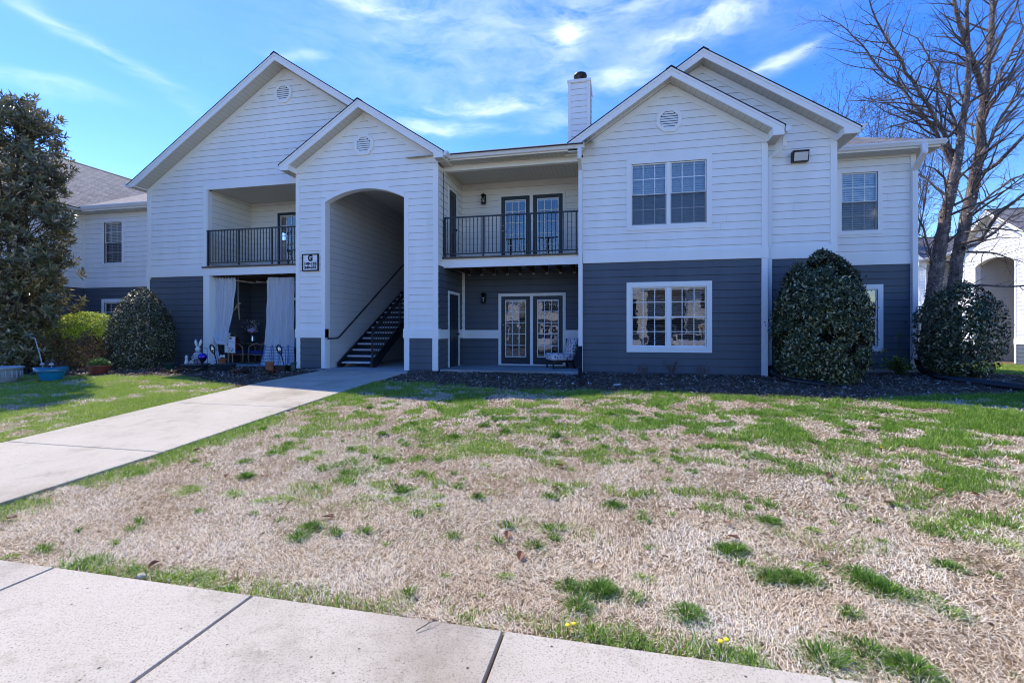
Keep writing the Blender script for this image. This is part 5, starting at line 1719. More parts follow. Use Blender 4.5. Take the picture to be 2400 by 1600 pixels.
def bare_tree(base, H, spread, label, seed, stems=5, group=None):
    random.seed(seed)
    t = thing('bare_tree', base, label, 'tree', group)
    cfg = dict(seg=[7, 5, 4, 3], wob=[.05, .10, .14, .2], up=[.10, .08, .05, 0], dens=[1.7, 2.6, 3.4, 0], ang=[(.25, .7), (.3, .8), (.3, .9)],
               len=[(.25, .45), (.3, .6), (.3, .7)], max=[3.2, 1.6, .8], rad=[.03, .014, .008], min=.2)
    out = []; b = Vector(base)
    mainb = [([b, b + Vector((.05, 0, H * .25))], [.16, .13], 0)]
    for k in range(stems):
        a = 2 * math.pi * k / stems + random.uniform(-.4, .4)
        d = Vector((math.cos(a) * spread, math.sin(a) * spread, 1)); limb_children(b + Vector((0, 0, H * random.uniform(.12, .25))), d, H * random.uniform(.65, .8), .07, 0, out, cfg)
    tubes_np(mainb, 'trunk', M['bark'], t, (8,))
    tubes_np([q for q in out if q[2] == 0], 'limbs', M['bark'], t, (6,)); o = tubes_np([q for q in out if q[2] > 0], 'twigs', M['twig'], t, (5, 4, 3, 3), minr=.007); o['kind'] = 'stuff'
    tips = [q[0][-1] for q in out if q[2] >= 2]; P = np.array([tuple(q) for q in tips]); n = len(P)
    V, Fc = leaf_cloud(P, unit(n), unit(n), RNG.uniform(.04, .09, n), RNG.uniform(.03, .06, n)); o = np_mesh('buds', V, Fc, M['redbud'], t, rnd=np.repeat(RNG.random(n), 4)); o['kind'] = 'stuff'


M['redbud'] = leaf_mat('reddish_bud', [(0, (.10, .04, .04)), (1, (.24, .12, .11))], .8, .2)
bare_tree(tuple(at(1985, 800, 31).xy) + (-.1,), 16.5, .34, 'slender bare tree with reddish buds behind the right wing, nearest the gable', 5, 9, 'bare trees behind the right wing')
bare_tree(tuple(at(2080, 800, 36).xy) + (-.1,), 17.5, .30, 'taller bare tree behind the right wing, nearer the birch', 9, 9, 'bare trees behind the right wing')
random.seed(17)


def left_tree():
    c = Vector((-15.95, 9.75, -.1))
    t = thing('evergreen_tree', c, 'tall evergreen tree with long leathery leaves at the left edge of the photo', 'tree')
    prof = [(.0, .45), (.4, .7), (1.1, .85), (1.9, 1.2), (3.0, 1.45), (3.9, 1.5), (4.7, 1.32), (5.4, 1.35), (6.0, 1.12), (6.6, .95), (7.1, .65), (7.4, .2)]
    hs_ = [p[0] for p in prof]; rs_ = [p[1] * .74 for p in prof]
    br = []
    main = []
    for k in range(4):
        a = 1.6 * k + .4; P = [c + Vector((.08 * math.cos(a), .08 * math.sin(a), 0))]
        top = [7.1, 6.2, 5.6, 5.2][k]
        for i in range(1, 9):
            z = top * i / 8; P.append(c + Vector((math.cos(a) * .45 * (z / top) * (k > 0) + random.gauss(0, .04), math.sin(a) * .45 * (z / top) * (k > 0) + random.gauss(0, .04), z)))
        main.append((P, [.085 - .009 * i for i in range(9)], 0))
    centers = []
    for k in range(480):
        z = random.uniform(.15, 7.3); r = float(np.interp(z, hs_, rs_))
        if random.random() > (r / 1.5) + .30: continue
        a = random.uniform(0, 2 * math.pi); f = 1 - .6 * random.random() ** 1.2
        lump = 1 + .22 * math.sin(a * 3 + z * 2.1) * math.sin(z * 3.3 + a)
        p = c + Vector((math.cos(a) * r * f * lump, math.sin(a) * r * f * lump, z)); centers.append((p, a, f))
    for p, a, f in centers[:260]:
        q = c + Vector((0, 0, max(.1, p.z - c.z - random.uniform(.3, .9)))); m_ = q.lerp(p, .55) + Vector((0, 0, -.06))
        br.append(([q, m_, p], [.022, .014, .006], 1))
    for b in main: tubes_np([b], 'trunk', M['greybark'], t, (8,))
    o = tubes_np(br, 'branches', M['greybark'], t, (8, 5)); o['kind'] = 'stuff'
    Ps, Ds, Us = [], [], []
    for p, a, f in centers:
        out = Vector((math.cos(a), math.sin(a), .55)).normalized()
        for w_ in range(random.randint(4, 7)):                 # whorls of leaves on short shoots
            s = p + Vector((random.gauss(0, .13), random.gauss(0, .13), random.gauss(0, .15)))
            ax = (out + Vector((random.gauss(0, .35), random.gauss(0, .35), random.gauss(.1, .3)))).normalized()
            e1 = ax.cross(Vector((0, 0, 1))).normalized(); e2 = ax.cross(e1); ph = random.random() * 6
            for q in range(9):
                b_ = ph + q * 2.4; o_ = e1 * math.cos(b_) + e2 * math.sin(b_); h = q / 9
                Ps.append(s + ax * (.11 * h)); Ds.append(ax * (.35 + .8 * h) + o_ * (1.0 - .45 * h) + Vector((0, 0, -.12 + random.gauss(0, .1)))); Us.append(ax)
    P, D, U = (np.array([tuple(q) for q in X]) for X in (Ps, Ds, Us)); n = len(P)
    V, Fc = leaf_cloud(P, D, U, RNG.uniform(.13, .21, n), RNG.uniform(.042, .062, n), .15, .12)
    rn = np.clip(RNG.random(n) * .75 + np.where(RNG.random(n) < .1, .3, 0), 0, 1)
    np_mesh('foliage', V, Fc, M['loquat'], t, rnd=np.repeat(rn, 4))


M['greybark'] = bark_mat('grey_brown_bark', (.06, .045, .038), (.13, .10, .085), (.24, .20, .17))
left_tree()
# ================================================================ things around the house
def col_mat(name, c, rough=.5, metal=0., coat=0.):
    M[name] = plain(name, c, rough, metal, .5, coat); return M[name]


col_mat('glazed_teal', (.02, .16, .26), .25, 0, .4); col_mat('glazed_blue', (.012, .25, .46), .3, 0, .3)
col_mat('pale_grey_resin', (.42, .45, .48), .55); col_mat('red_brown_clay', (.24, .065, .045), .35, 0, .3); col_mat('terracotta', (.33, .12, .06), .7)
col_mat('potting_soil', (.02, .015, .012), .95); col_mat('dark_green_plastic', (.01, .05, .03), .4); col_mat('dark_planter', (.03, .045, .06), .5)
col_mat('purple_mirror', (.05, .02, .45), .08, .9, .5); col_mat('bunny_white', (.62, .70, .70), .6); col_mat('stripe_grey', (.30, .28, .34), .7)
col_mat('rattan', (.20, .125, .075), .6); col_mat('cushion_blue', (.010, .022, .13), .8); col_mat('burgundy', (.12, .012, .015), .8)
col_mat('silver', (.6, .6, .62), .2, 1.); col_mat('petal', (.50, .40, .62), .7); col_mat('berry_white', (.7, .75, .68), .6); col_mat('tan_wood', (.42, .27, .15), .6)
col_mat('dandelion_yellow', (.80, .60, .02), .6); col_mat('white_plastic', (.7, .7, .7), .5); col_mat('cloth_grey', (.33, .34, .37), .8)


def pot(name, u, v, F, rt, rb, h, mat, label, cat='plant pot', rim=None, group=None, band=None):
    c = at(u, v, F); c.z = gz(c.y) + .01
    t = thing(name, c, label, cat, group)
    mb = MB()
    prof = [(rb * .92, 0), (rb, .02), (rb + (rt - rb) * .6, h * .6), (rt, h * .88), (rt * 1.06, h * .90), (rt * 1.06, h), (rt * .94, h), (rt * .92, h * .86)]
    mb.lathe(c, prof, 32); mb.build('pot', mat, t, smooth=True)
    mb = MB(); mb.lathe(c, [(.0, h * .84), (rt * .93, h * .85), (.0, h * .87)], 24); mb.build('soil', M['potting_soil'], t)
    if band:
        mb = MB(); mb.lathe(c, [(rt * 1.065, h * .66), (rt * 1.075, h * .70), (rt * 1.075, h * 1.0), (rt * 1.065, h * 1.004)], 32); mb.build('rim_band', band, t, smooth=True)
    return t, c


t, c = pot('plant_pot', 0, 893, 11.4, .40, .30, .37, M['pale_grey_resin'], 'pale grey round planter cut by the left edge of the photo')
mb = MB()
for k in range(22):
    a = 2 * math.pi * k / 22; mb.ball((c.x + .375 * math.cos(a), c.y + .375 * math.sin(a), c.z + .2), .035, 0, 8, 6, (.6, .6, 3.))
mb.build('flutes', M['pale_grey_resin'], t, smooth=True)
t, c = pot('plant_pot', 120, 888, 11.6, .30, .20, .33, M['glazed_blue'], 'bright blue bowl-shaped pot with dead stalks and a bent pale pole', band=M['glazed_teal'])
mb = MB()
mb.tube([c + Vector((-.26, .0, .28)), c + Vector((-.36, .0, .62)), c + Vector((-.52, 0, 1.02)), c + Vector((-.68, 0, 1.05))], [.012, .012, .011, .008], 6); mb.build('bent_pole', M['pale_grey_resin'], t)
mb = MB()
for k in range(60):
    a = random.uniform(0, 6.28); r = random.uniform(0, .2); p = c + Vector((r * math.cos(a), r * math.sin(a), .28)); q = p + Vector((random.gauss(0, .07), random.gauss(0, .07), random.uniform(.08, .26))); mb.tube([p, p.lerp(q, .5) + Vector((.01, 0, .02)), q], [.004, .003, .002], 4)
mb.build('dead_stalks', M['twig'], t)
for dx in (-.09, .19):
    mb = MB(); mb.tube([c + Vector((dx, -.12, .22)), c + Vector((dx, -.12, .40))], .008, 6); mb.lathe(c + Vector((dx, -.12, .38)), [(.045, 0), (.05, .02), (.03, .05), (.0, .06)], 12); mb.build('plant_marker', M['pale_grey_resin'], t, smooth=True)
t, c = pot('plant_pot', 233, 880, 12.6, .25, .17, .24, M['red_brown_clay'], 'round red-brown clay pot holding a pale green mounded plant')


def mound(c, r, h, n, L, mat, parent, name='foliage'):
    d = unit(n); d[:, 2] = np.abs(d[:, 2]); f = RNG.uniform(.6, 1, n)[:, None]
    P = np.array([tuple(c)]) + d * f * np.array([r, r, h]); V, Fc = leaf_cloud(P, d + unit(n) * .6, d + unit(n) * .5, RNG.uniform(.6, 1.2, n) * L, RNG.uniform(.6, 1.1, n) * L * .6)
    return np_mesh(name, V, Fc, mat, parent, rnd=np.repeat(RNG.random(n), 4))


mound(c + Vector((0, 0, .21)), .235, .20, 1400, .05, M['fresh'], t)
t, c = pot('plant_pot', 398, 874, 13.2, .11, .085, .2, M['dark_green_plastic'], 'small dark green plastic pot at the foot of the round shrub')
mb = MB()
for k in range(24): p = c + Vector((random.gauss(0, .04), random.gauss(0, .04), .17)); mb.tube([p, p + Vector((random.gauss(0, .06), random.gauss(0, .06), random.uniform(.03, .1)))], .004, 4)
mb.build('dead_stalks', M['twig'], t)

# figures beside the porch
c = at(458, 866, 13.3); c.z = gz(c.y)
t = thing('round_planter', c, 'low round grey planter table with small figurines on it, left of the porch', 'planter')
mb = MB(); mb.lathe(c, [(.26, 0), (.30, .05), (.30, .16), (.36, .17), (.36, .20), (.28, .20), (.27, .17)], 28); mb.build('bowl', M['dark_planter'], t, smooth=True)
mb = MB(); mb.lathe(c, [(0, .165), (.28, .175), (0, .18)], 20); mb.build('soil', M['potting_soil'], t)
c2 = c + Vector((-.28, -.02, .19)); t = thing('figurine', c2, 'small white standing figurine at the left of the round planter', 'figurine')
mb = MB(); mb.lathe(c2, [(.05, 0), (.055, .03), (.035, .11), (.03, .13), (.036, .15), (.036, .18), (.025, .20), (0, .205)], 14); mb.build('figure', M['bunny_white'], t, smooth=True)
mb = MB(); mb.lathe(c2 + Vector((0, 0, .195)), [(.05, 0), (.05, .01), (.028, .015), (.025, .05), (0, .055)], 12); mb.build('hat', M['bunny_white'], t)
c2 = c + Vector((-.08, -.04, .19)); t = thing('figurine', c2, 'little pale blue animal figurine in the middle of the round planter', 'figurine')
mb = MB(); mb.ball(c2 + Vector((0, 0, .06)), .055, 0, 12, 8, (1.3, .8, 1)); mb.ball(c2 + Vector((.06, -.02, .12)), .035); mb.ball(c2 + Vector((.05, -.01, .17)), .012, 0, 8, 6, (.8, .6, 2.4)); mb.ball(c2 + Vector((.075, -.01, .165)), .012, 0, 8, 6, (.8, .6, 2.4))
for a, b in ((-.05, .03), (.05, .03), (-.05, -.03), (.05, -.03)): mb.tube([c2 + Vector((a, b, 0)), c2 + Vector((a, b, .05))], .013, 6)
mb.build('figure', M['pale_grey_resin'], t, smooth=True)

# bunny
c = at(464, 862, 13.55); c.z = gz(c.y) + .12
t = thing('bunny_figure', c, 'white long-eared bunny figure in a striped outfit standing left of the porch post', 'garden figure')
b = c
mb = MB()
for s in (-1, 1): mb.ball(b + Vector((s * .055, 0, .03)), .05, 0, 12, 8, (.9, 1.4, .7)); mb.tube([b + Vector((s * .05, 0, .03)), b + Vector((s * .045, 0, .2))], [.034, .04], 10)
mb.lathe(b + Vector((0, 0, .16)), [(.05, 0), (.095, .03), (.10, .10), (.085, .17), (.06, .23), (.035, .26)], 18)
for s in (-1, 1): mb.tube([b + Vector((s * .07, 0, .38)), b + Vector((s * .14, -.01, .30)), b + Vector((s * .12, -.07, .25))], [.028, .026, .02], 8); mb.ball(b + Vector((s * .12, -.08, .24)), .026)
bd = mb.build('body', M['stripe_grey'], t, smooth=True)
mb = MB()
mb.ball(b + Vector((0, -.005, .475)), .068, 0, 16, 10, (.95, 1, 1.05)); mb.ball(b + Vector((0, -.06, .455)), .034, 0, 12, 8, (1.1, .9, .8))
for s in (-1, 1):
    P = [b + Vector((s * .03, 0, .53)), b + Vector((s * .06, .005, .60)), b + Vector((s * .085, .01, .68)), b + Vector((s * .095, .01, .75))]
    mb.tube(P, [.016, .034, .036, .010], 10)
hd = mb.build('head', M['bunny_white'], t, smooth=True)
mb = MB()
for s in (-1, 1): mb.ball(b + Vector((s * .027, -.062, .49)), .008)
mb.ball(b + Vector((0, -.092, .46)), .008); mb.build('face', M['ink'], hd)
mb = MB()
for z in (.20, .26, .32): mb.lathe(b + Vector((0, 0, z)), [(.103, 0), (.105, .01), (.101, .025), (.09, .026)], 18)
mb.build('stripes', M['bunny_white'], bd, smooth=True)

c = at(475, 866, 13.2); c.z = gz(c.y)
t = thing('gazing_ball', c, 'shiny purple gazing ball on a dark stand in front of the bunny figure', 'garden ball')
mb = MB(); mb.ball(c + Vector((0, 0, .40)), .11, 0, 28, 18); mb.build('ball', M['purple_mirror'], t, smooth=True)
mb = MB(); mb.lathe(c, [(.10, 0), (.09, .02), (.02, .04), (.018, .24), (.07, .30), (.075, .31), (.06, .31)], 14); mb.build('stand', M['black'], t, smooth=True)


def stake(u, v, F, uh, vh, label):
    c = at(u, v, F); c.z = max(c.z, gz(c.y)); h = at(uh, vh, F)
    t = thing('garden_stake', c, label, 'garden stake', 'oval-headed black garden stakes')
    mb = MB(); mb.tube([c + Vector((0, 0, -.15)), c.lerp(h, .5), h + (c - h).normalized() * .12], [.012, .012, .018], 8); mb.build('stem', M['black'], t)
    ax = (h - c).normalized(); s = Vector((1, 0, 0)); s = (s - ax * s.dot(ax)).normalized()
    mb = MB(); P = [h + s * .075 * math.cos(a) * (1 if math.sin(a) > -.2 else .8) + ax * .125 * math.sin(a) for a in [2 * math.pi * k / 18 for k in range(19)]]
    mb.tube(P, .018, 8); mb.build('oval_frame', M['black'], t, smooth=True)
    mb = MB(); mb.ball(h, .05, 0, 14, 10, (1., .35, 1.5)); mb.ball(h + s * .03 + ax * .05, .02, 1, 8, 6); mb.ball(h - s * .03 - ax * .02, .022, 1, 8, 6); mb.build('ornament', [M['silver'], M['berry_white']], t, smooth=True)


stake(512, 856, 13.45, 498, 818, 'black oval-headed garden stake leaning left beside the tied curtain')
stake(668, 856, 13.0, 655, 819, 'black oval-headed garden stake leaning in the low planter by the right curtain')
for (u, v, F, vt, lb) in ((487, 862, 13.4, 815, 'thin black shepherd hook left of the tied curtain'), (642, 858, 13.2, 814, 'thin black shepherd hook left of the low dark planter'), (670, 855, 13.2, 816, 'thin black shepherd hook rising out of the low dark planter')):
    c = at(u, v, F); c.z = gz(c.y) - .02; top = at(u - 2, vt, F)
    t = thing('shepherd_hook', c, lb, 'garden hook', 'thin shepherd hooks by the porch')
    mb = MB(); mb.tube([c, Vector((top.x, c.y, top.z - .02)), Vector((top.x - .03, c.y, top.z)), Vector((top.x - .10, c.y, top.z + .005))], .006, 6); mb.build('rod', M['iron'], t)

c = at(529, 866, 13.35); c.z = gz(c.y)
t = thing('planter_box', c, 'low dark ribbed planter under the Easter sign at the front of the porch', 'planter')
mb = MB(); mb.lathe(c, [(.20, 0), (.23, .02), (.24, .10), (.25, .105), (.255, .17), (.27, .18), (.27, .205), (.24, .205), (.235, .17)], 24); mb.build('tub', M['dark_planter'], t, smooth=True)
mb = MB(); mb.lathe(c, [(0, .165), (.24, .17), (0, .18)], 20); mb.build('soil', M['potting_soil'], t)
cb = c + Vector((-.10, -.02, .18)); t = thing('flower_basket', cb, 'small terracotta basket with pale flowers standing on the ribbed planter', 'flower basket')
mb = MB(); mb.lathe(cb, [(.075, 0), (.09, .05), (.105, .13), (.115, .135), (.115, .155), (.095, .155), (.09, .12)], 18); mb.build('basket', M['terracotta'], t, smooth=True)
mb = MB()
for k in range(9): mb.ball(cb + Vector((random.gauss(0, .05), random.gauss(0, .05), .19 + random.random() * .06)), .026, 0, 8, 6)
mb.build('flowers', M['berry_white'], t, smooth=True)

# Easter sign
c = atY(539, 862, 12.62)
s0 = atY(526.5, 827, 12.62); s1 = atY(552.5, 788, 12.62)
t = thing('easter_sign', (c.x, 12.62, 0), 'white framed sign reading HAPPY EASTER propped in front of the porch', 'sign')
mb = MB(); mb.box(s0.x + .012, s1.x - .012, 12.61, 12.625, s0.z + .01, s1.z - .01); mb.build('panel', M['signw'], t)
mb = MB(); ring(mb, front(12.61), s0.x, s1.x, s0.z, s1.z, .014, -.02, .008); mb.build('frame', M['silver'], t)
mx_ = (s0.x + s1.x) / 2
text_mesh('HAPPY', .10, (mx_ - .02, 12.607, s1.z - .075), M['ink'], t, 'lettering', width=.23, bold=.003)
text_mesh('EASTER', .07, (mx_ + .035, 12.607, s1.z - .175), M['lapshade'], t, 'lettering', width=.17, bold=.001)
mb = MB()
mb.ball((mx_ - .09, 12.605, s1.z - .16), .022, 0, 10, 6, (1, .12, 1)); mb.ball((mx_ - .09, 12.605, s1.z - .20), .033, 0, 10, 6, (1, .12, 1)); mb.box(mx_ - .10, mx_ - .085, 12.604, 12.609, s1.z - .29, s1.z - .21)
for k in range(16): mb.ball((mx_ + random.uniform(-.12, .12), 12.605, s0.z + random.uniform(.05, .16)), random.uniform(.008, .02), 0, 8, 5, (1, .12, .8))
q_ = mb.build('drawing', M['ink'], t); q_['kind'] = 'stuff'
mb = MB(); mb.bar((mx_ - .08, 12.64, -.03), (mx_ - .05, 12.63, s1.z - .1), .02, .02); mb.bar((mx_ + .08, 12.64, -.03), (mx_ + .05, 12.63, s1.z - .1), .02, .02); mb.build('easel', M['tan_wood'], t)

c = at(632, 872, 12.9); c.z = gz(c.y)
t = thing('clay_figure_pot', c, 'small brown clay figure pot with a silver ring before the right curtain', 'garden figure')
mb = MB(); mb.lathe(c, [(.08, 0), (.10, .04), (.105, .12), (.10, .20), (.115, .22), (.12, .26), (.11, .285), (.07, .29)], 18); mb.ball(c + Vector((-.11, -.01, .24)), .03); mb.ball(c + Vector((0, -.105, .18)), .025, 0, 10, 6); mb.build('figure', M['terracotta'], t, smooth=True)
mb = MB(); mb.tube([c + Vector((.03 + .045 * math.cos(a), 0, .35 + .05 * math.sin(a))) for a in [2 * math.pi * k / 16 for k in range(17)]], .009, 6); mb.build('ring', M['silver'], t, smooth=True)
c = at(659, 869, 13.0); c.z = gz(c.y)
t = thing('planter_box', c, 'low black rectangular planter in front of the right curtain', 'planter')
mb = MB()
for a in ((c.x - .2, c.x + .2, c.y - .12, c.y - .10), (c.x - .2, c.x + .2, c.y + .10, c.y + .12), (c.x - .2, c.x - .18, c.y - .1, c.y + .1), (c.x + .18, c.x + .2, c.y - .1, c.y + .1)): mb.box(*a, c.z - .01, c.z + .17)
mb.box(c.x - .215, c.x + .215, c.y - .135, c.y - .121, c.z + .14, c.z + .175); mb.build('box', M['black'], t)
mb = MB(); mb.box(c.x - .18, c.x + .18, c.y - .1, c.y + .1, c.z, c.z + .14); mb.build('soil', M['potting_soil'], t)
c = at(687, 867, 13.0); c.z = gz(c.y)
t = thing('watering_can', c, 'dark green watering can at the foot of the right curtain', 'watering can')
mb = MB(); mb.lathe(c, [(.08, 0), (.085, .02), (.075, .20), (.06, .24), (.03, .25)], 18); mb.build('body', M['dark_green_plastic'], t, smooth=True)
mb = MB(); mb.tube([c + Vector((-.07, 0, .06)), c + Vector((-.17, 0, .12)), c + Vector((-.22, 0, .20))], [.022, .016, .013], 8); mb.build('spout', M['dark_green_plastic'], t, smooth=True)
mb = MB(); mb.tube([c + Vector((.02, 0, .24)), c + Vector((.06, 0, .31)), c + Vector((.10, 0, .24)), c + Vector((.075, 0, .12))], .010, 6); mb.build('handle', M['dark_green_plastic'], t, smooth=True)


# curtains
def curtain_mat():
    m, nt, b = new_mat('sheer_plaid_curtain')
    tc = nt.nodes.new('ShaderNodeTexCoord'); sx = nt.nodes.new('ShaderNodeSeparateXYZ'); nt.links.new(tc.outputs['UV'], sx.inputs[0])
    def lines(out, sc):
        mm = N(nt, 'ShaderNodeMath', _operation='MULTIPLY'); mm.inputs[1].default_value = sc; nt.links.new(out, mm.inputs[0])
        fr = N(nt, 'ShaderNodeMath', _operation='FRACT'); nt.links.new(mm.outputs[0], fr.inputs[0])
        lt = N(nt, 'ShaderNodeMath', _operation='LESS_THAN'); lt.inputs[1].default_value = .16; nt.links.new(fr.outputs[0], lt.inputs[0]); return lt.outputs[0]
    a = lines(sx.outputs[0], 11); c = lines(sx.outputs[1], 11)
    ad = N(nt, 'ShaderNodeMath', _operation='MAXIMUM'); nt.links.new(a, ad.inputs[0]); nt.links.new(c, ad.inputs[1])
    lo = N(nt, 'ShaderNodeMath', _operation='LESS_THAN'); lo.inputs[1].default_value = .62; nt.links.new(sx.outputs[1], lo.inputs[0])
    ml = N(nt, 'ShaderNodeMath', _operation='MULTIPLY'); nt.links.new(ad.outputs[0], ml.inputs[0]); nt.links.new(lo.outputs[0], ml.inputs[1])
    col = mix(nt, ml.outputs[0], (.90, .93, .98), (.20, .36, .68)); nt.links.new(col, b.inputs['Base Color']); b.inputs['Roughness'].default_value = .8
    tl = nt.nodes.new('ShaderNodeBsdfTranslucent'); nt.links.new(col, tl.inputs[0]); tr = nt.nodes.new('ShaderNodeBsdfTransparent')
    m1 = nt.nodes.new('ShaderNodeMixShader'); m1.inputs[0].default_value = .42; nt.links.new(b.outputs[0], m1.inputs[1]); nt.links.new(tl.outputs[0], m1.inputs[2])
    m2 = nt.nodes.new('ShaderNodeMixShader'); m2.inputs[0].default_value = .07; nt.links.new(m1.outputs[0], m2.inputs[1]); nt.links.new(tr.outputs[0], m2.inputs[2])
    nt.links.new(m2.outputs[0], nt.nodes['Material Output'].inputs[0]); return m


M['curtain'] = curtain_mat()


def sheet(rows, Y, folds, amp, parent, name='panel', nx=90, seed=0.):
    """rows: (v, u_left, u_right, depth offset) in photo pixels from top to bottom"""
    rows_ = []
    for (a, b) in zip(rows, rows[1:]):
        for i in range(8): t_ = i / 8; rows_.append(tuple(p + (q - p) * t_ for p, q in zip(a, b)))
    rows_.append(rows[-1]); V, Fc, UV = [], [], []
    zt = None
    for (v, ul, ur, dy) in rows_:
        for i in range(nx + 1):
            s = i / nx; wv = amp * (math.sin(s * folds * 6.283 + seed + .6 * math.sin(v * .02 + s * 3)) + .4 * math.sin(s * folds * 14.7 + v * .015)) * (.55 + .6 * abs(math.sin(s * 7.1 + seed * 2 + v * .006))) + .012 * math.sin(v * .11 + s * 9)
            p = atY(ul + (ur - ul) * s, v, Y + dy); V.append((p.x, p.y + wv, p.z)); UV.append((s * 1.35, p.z))
    nr = len(rows_)
    mb = MB(); mb.v = V
    for j in range(nr - 1):
        for i in range(nx):
            a = j * (nx + 1) + i; q = (a, a + 1, a + nx + 2, a + nx + 1); mb.f.append(q); mb.m.append(0); mb.uv.append([UV[k] for k in q])
    return mb.build(name, M['curtain'], parent, smooth=True)


t = thing('porch_curtain', (-11.9, 12.5, 0), 'pale blue-white sheer curtain tied up in a swag at the left side of the porch', 'curtain')
sheet([(650, 497, 552, .05), (665, 497, 553, .05), (720, 496, 548, .05), (760, 497, 541, .04), (785, 500, 534, .0), (797, 504, 528, -.03), (806, 508, 524, -.05)], 12.55, 8, .030, t)
sheet([(790, 501, 512, -.03), (800, 504, 527, -.05), (808, 512, 529, -.02), (803, 522, 534, .02), (780, 531, 540, .06)], 12.55, 3, .02, t, 'swag', 40, 2.)
sheet([(775, 493, 502, .06), (800, 493, 507, .05), (830, 491, 511, .03), (858, 488, 513, .0)], 12.55, 4, .025, t, 'tail', 50, 1.)
t = thing('porch_curtain', (-9.4, 12.5, 0), 'pale blue-white sheer curtain with plaid hem hanging straight at the right side of the porch', 'curtain')
sheet([(650, 627, 690, .05), (665, 626, 690, .05), (740, 624, 690, .05), (790, 622, 690, .04), (830, 617, 690, .0), (850, 612, 689, -.04), (857, 607, 688, -.1)], 12.55, 11, .030, t)
t = thing('curtain_rod', (-10.7, 12.6, 2.7), 'thin dark curtain rod across the top of the porch opening', 'curtain rod')
mb = MB(); mb.tube([(-12.36, 12.60, 2.69), (-9.02, 12.60, 2.69)], .012, 8); mb.build('rod', M['iron'], t)

# porch furniture
def rattan_chair(cx, cy, face, label):
    t = thing('rattan_chair', (cx, cy, 0), label, 'armchair', 'rattan armchairs on the porch')
    f = face; P_ = lambda a, b, z: (cx + f * a, cy + b, z)
    mb = MB()
    for b in (-.27, .27):
        mb.tube([P_(.28, b, 0), P_(.30, b, .3), P_(.28, b, .52), P_(.16, b, .62), P_(0, b, .64), P_(-.16, b, .60), P_(-.28, b, .66)], .024, 8)
        mb.tube([P_(-.26, b, 0), P_(-.28, b, .45), P_(-.36, b * .9, .80), P_(-.40, b * .5, .93), P_(-.41, 0, .96)], .024, 8)
        mb.tube([P_(.30, b, .30), P_(-.28, b, .28)], .02, 8)
    mb.tube([P_(.30, -.27, .30), P_(.30, .27, .30)], .02, 8); mb.tube([P_(-.28, -.27, .30), P_(-.28, .27, .30)], .02, 8)
    for k in range(-3, 4): mb.tube([P_(-.28, k * .075, .32), P_(-.39, k * .07, .90)], .009, 6)
    mb.build('frame', M['rattan'], t, smooth=True)
    mb = MB(); mb.hexa([P_(.28, -.25, .31), P_(.28, .25, .31), P_(-.26, .25, .31), P_(-.26, -.25, .31)], [P_(.27, -.24, .42), P_(.27, .24, .42), P_(-.26, .24, .42), P_(-.26, -.24, .42)]); mb.build('seat_cushion', M['cushion_blue'], t)
    mb = MB(); mb.hexa([P_(-.20, -.22, .42), P_(-.20, .22, .42), P_(-.30, .22, .42), P_(-.30, -.22, .42)], [P_(-.30, -.2, .84), P_(-.30, .2, .84), P_(-.37, .2, .84), P_(-.37, -.2, .84)]); mb.build('back_cushion', M['burgundy'], t)


a = atY(566, 850, 13.15); rattan_chair(a.x, 13.15, 1, 'rattan armchair with blue seat cushion on the left of the porch')
a = atY(616, 850, 13.15); rattan_chair(a.x, 13.15, -1, 'rattan armchair with blue seat cushion half hidden by the right curtain')
a = atY(592, 850, 13.55)
t = thing('side_table', (a.x, 13.55, 0), 'small dark side table between the two rattan chairs on the porch', 'table')
mb = MB(); mb.lathe((a.x, 13.55, 0), [(.24, .60), (.25, .61), (.25, .635), (.24, .64)], 24); mb.build('top', M['joist'], t)
mb = MB()
for k in range(3):
    q = 2.1 * k; mb.tube([(a.x + .2 * math.cos(q), 13.55 + .2 * math.sin(q), 0), (a.x + .08 * math.cos(q), 13.55 + .08 * math.sin(q), .6)], .016, 6)
split_build(mb, 'leg', M['joist'], t)
t = thing('flower_vase', (a.x, 13.55, .64), 'silver vase of pale purple and white flowers on the porch table', 'vase')
mb = MB(); mb.lathe((a.x, 13.55, .64), [(.07, 0), (.085, .02), (.09, .10), (.06, .2), (.075, .26), (.07, .26)], 18); mb.build('vase', M['silver'], t, smooth=True)
fl = MB(); st_ = MB(); wb = MB()
for k in range(80):
    d = Vector((random.gauss(0, .13), random.gauss(0, .09), random.uniform(.12, .52))); p = Vector((a.x, 13.55, .88)) + d; st_.tube([(a.x, 13.55, .86), p], .0035, 3); wb.ball(p, random.uniform(.007, .014), 0, 6, 4)
for k in range(20): fl.ball(Vector((a.x + random.uniform(-.13, .16), 13.5 + random.uniform(-.08, .08), 1.06 + random.uniform(-.05, .06))), random.uniform(.03, .05), 0, 8, 6)
st_.build('stems', M['twig'], t); fl.build('blossoms', M['petal'], t, smooth=True); q_ = wb.build('flower_spray', M['berry_white'], t); q_['kind'] = 'stuff'
t = thing('storage_bench', (-10.7, 13.95, 0), 'low pale grey bench standing against the back of the porch', 'bench')
mb = MB(); mb.box(-11.55, -9.7, 13.82, 14.16, .45, 1.08); mb.build('back', M['cloth_grey'], t); mb = MB(); mb.box(-11.55, -9.7, 13.5, 13.82, .40, .50); mb.build('seat', M['joist'], t)
mb = MB()
for x in (-11.5, -9.8): mb.box(x, x + .06, 13.55, 13.62, 0, .4); mb.box(x, x + .06, 14.0, 14.06, 0, .45)
split_build(mb, 'leg', M['joist'], t)
p0 = atY(558, 648, 12.95)
t = thing('wind_spinner', (p0.x, 12.95, 1.5), 'hanging wooden wind spinner with pale cord inside the porch', 'wind spinner')
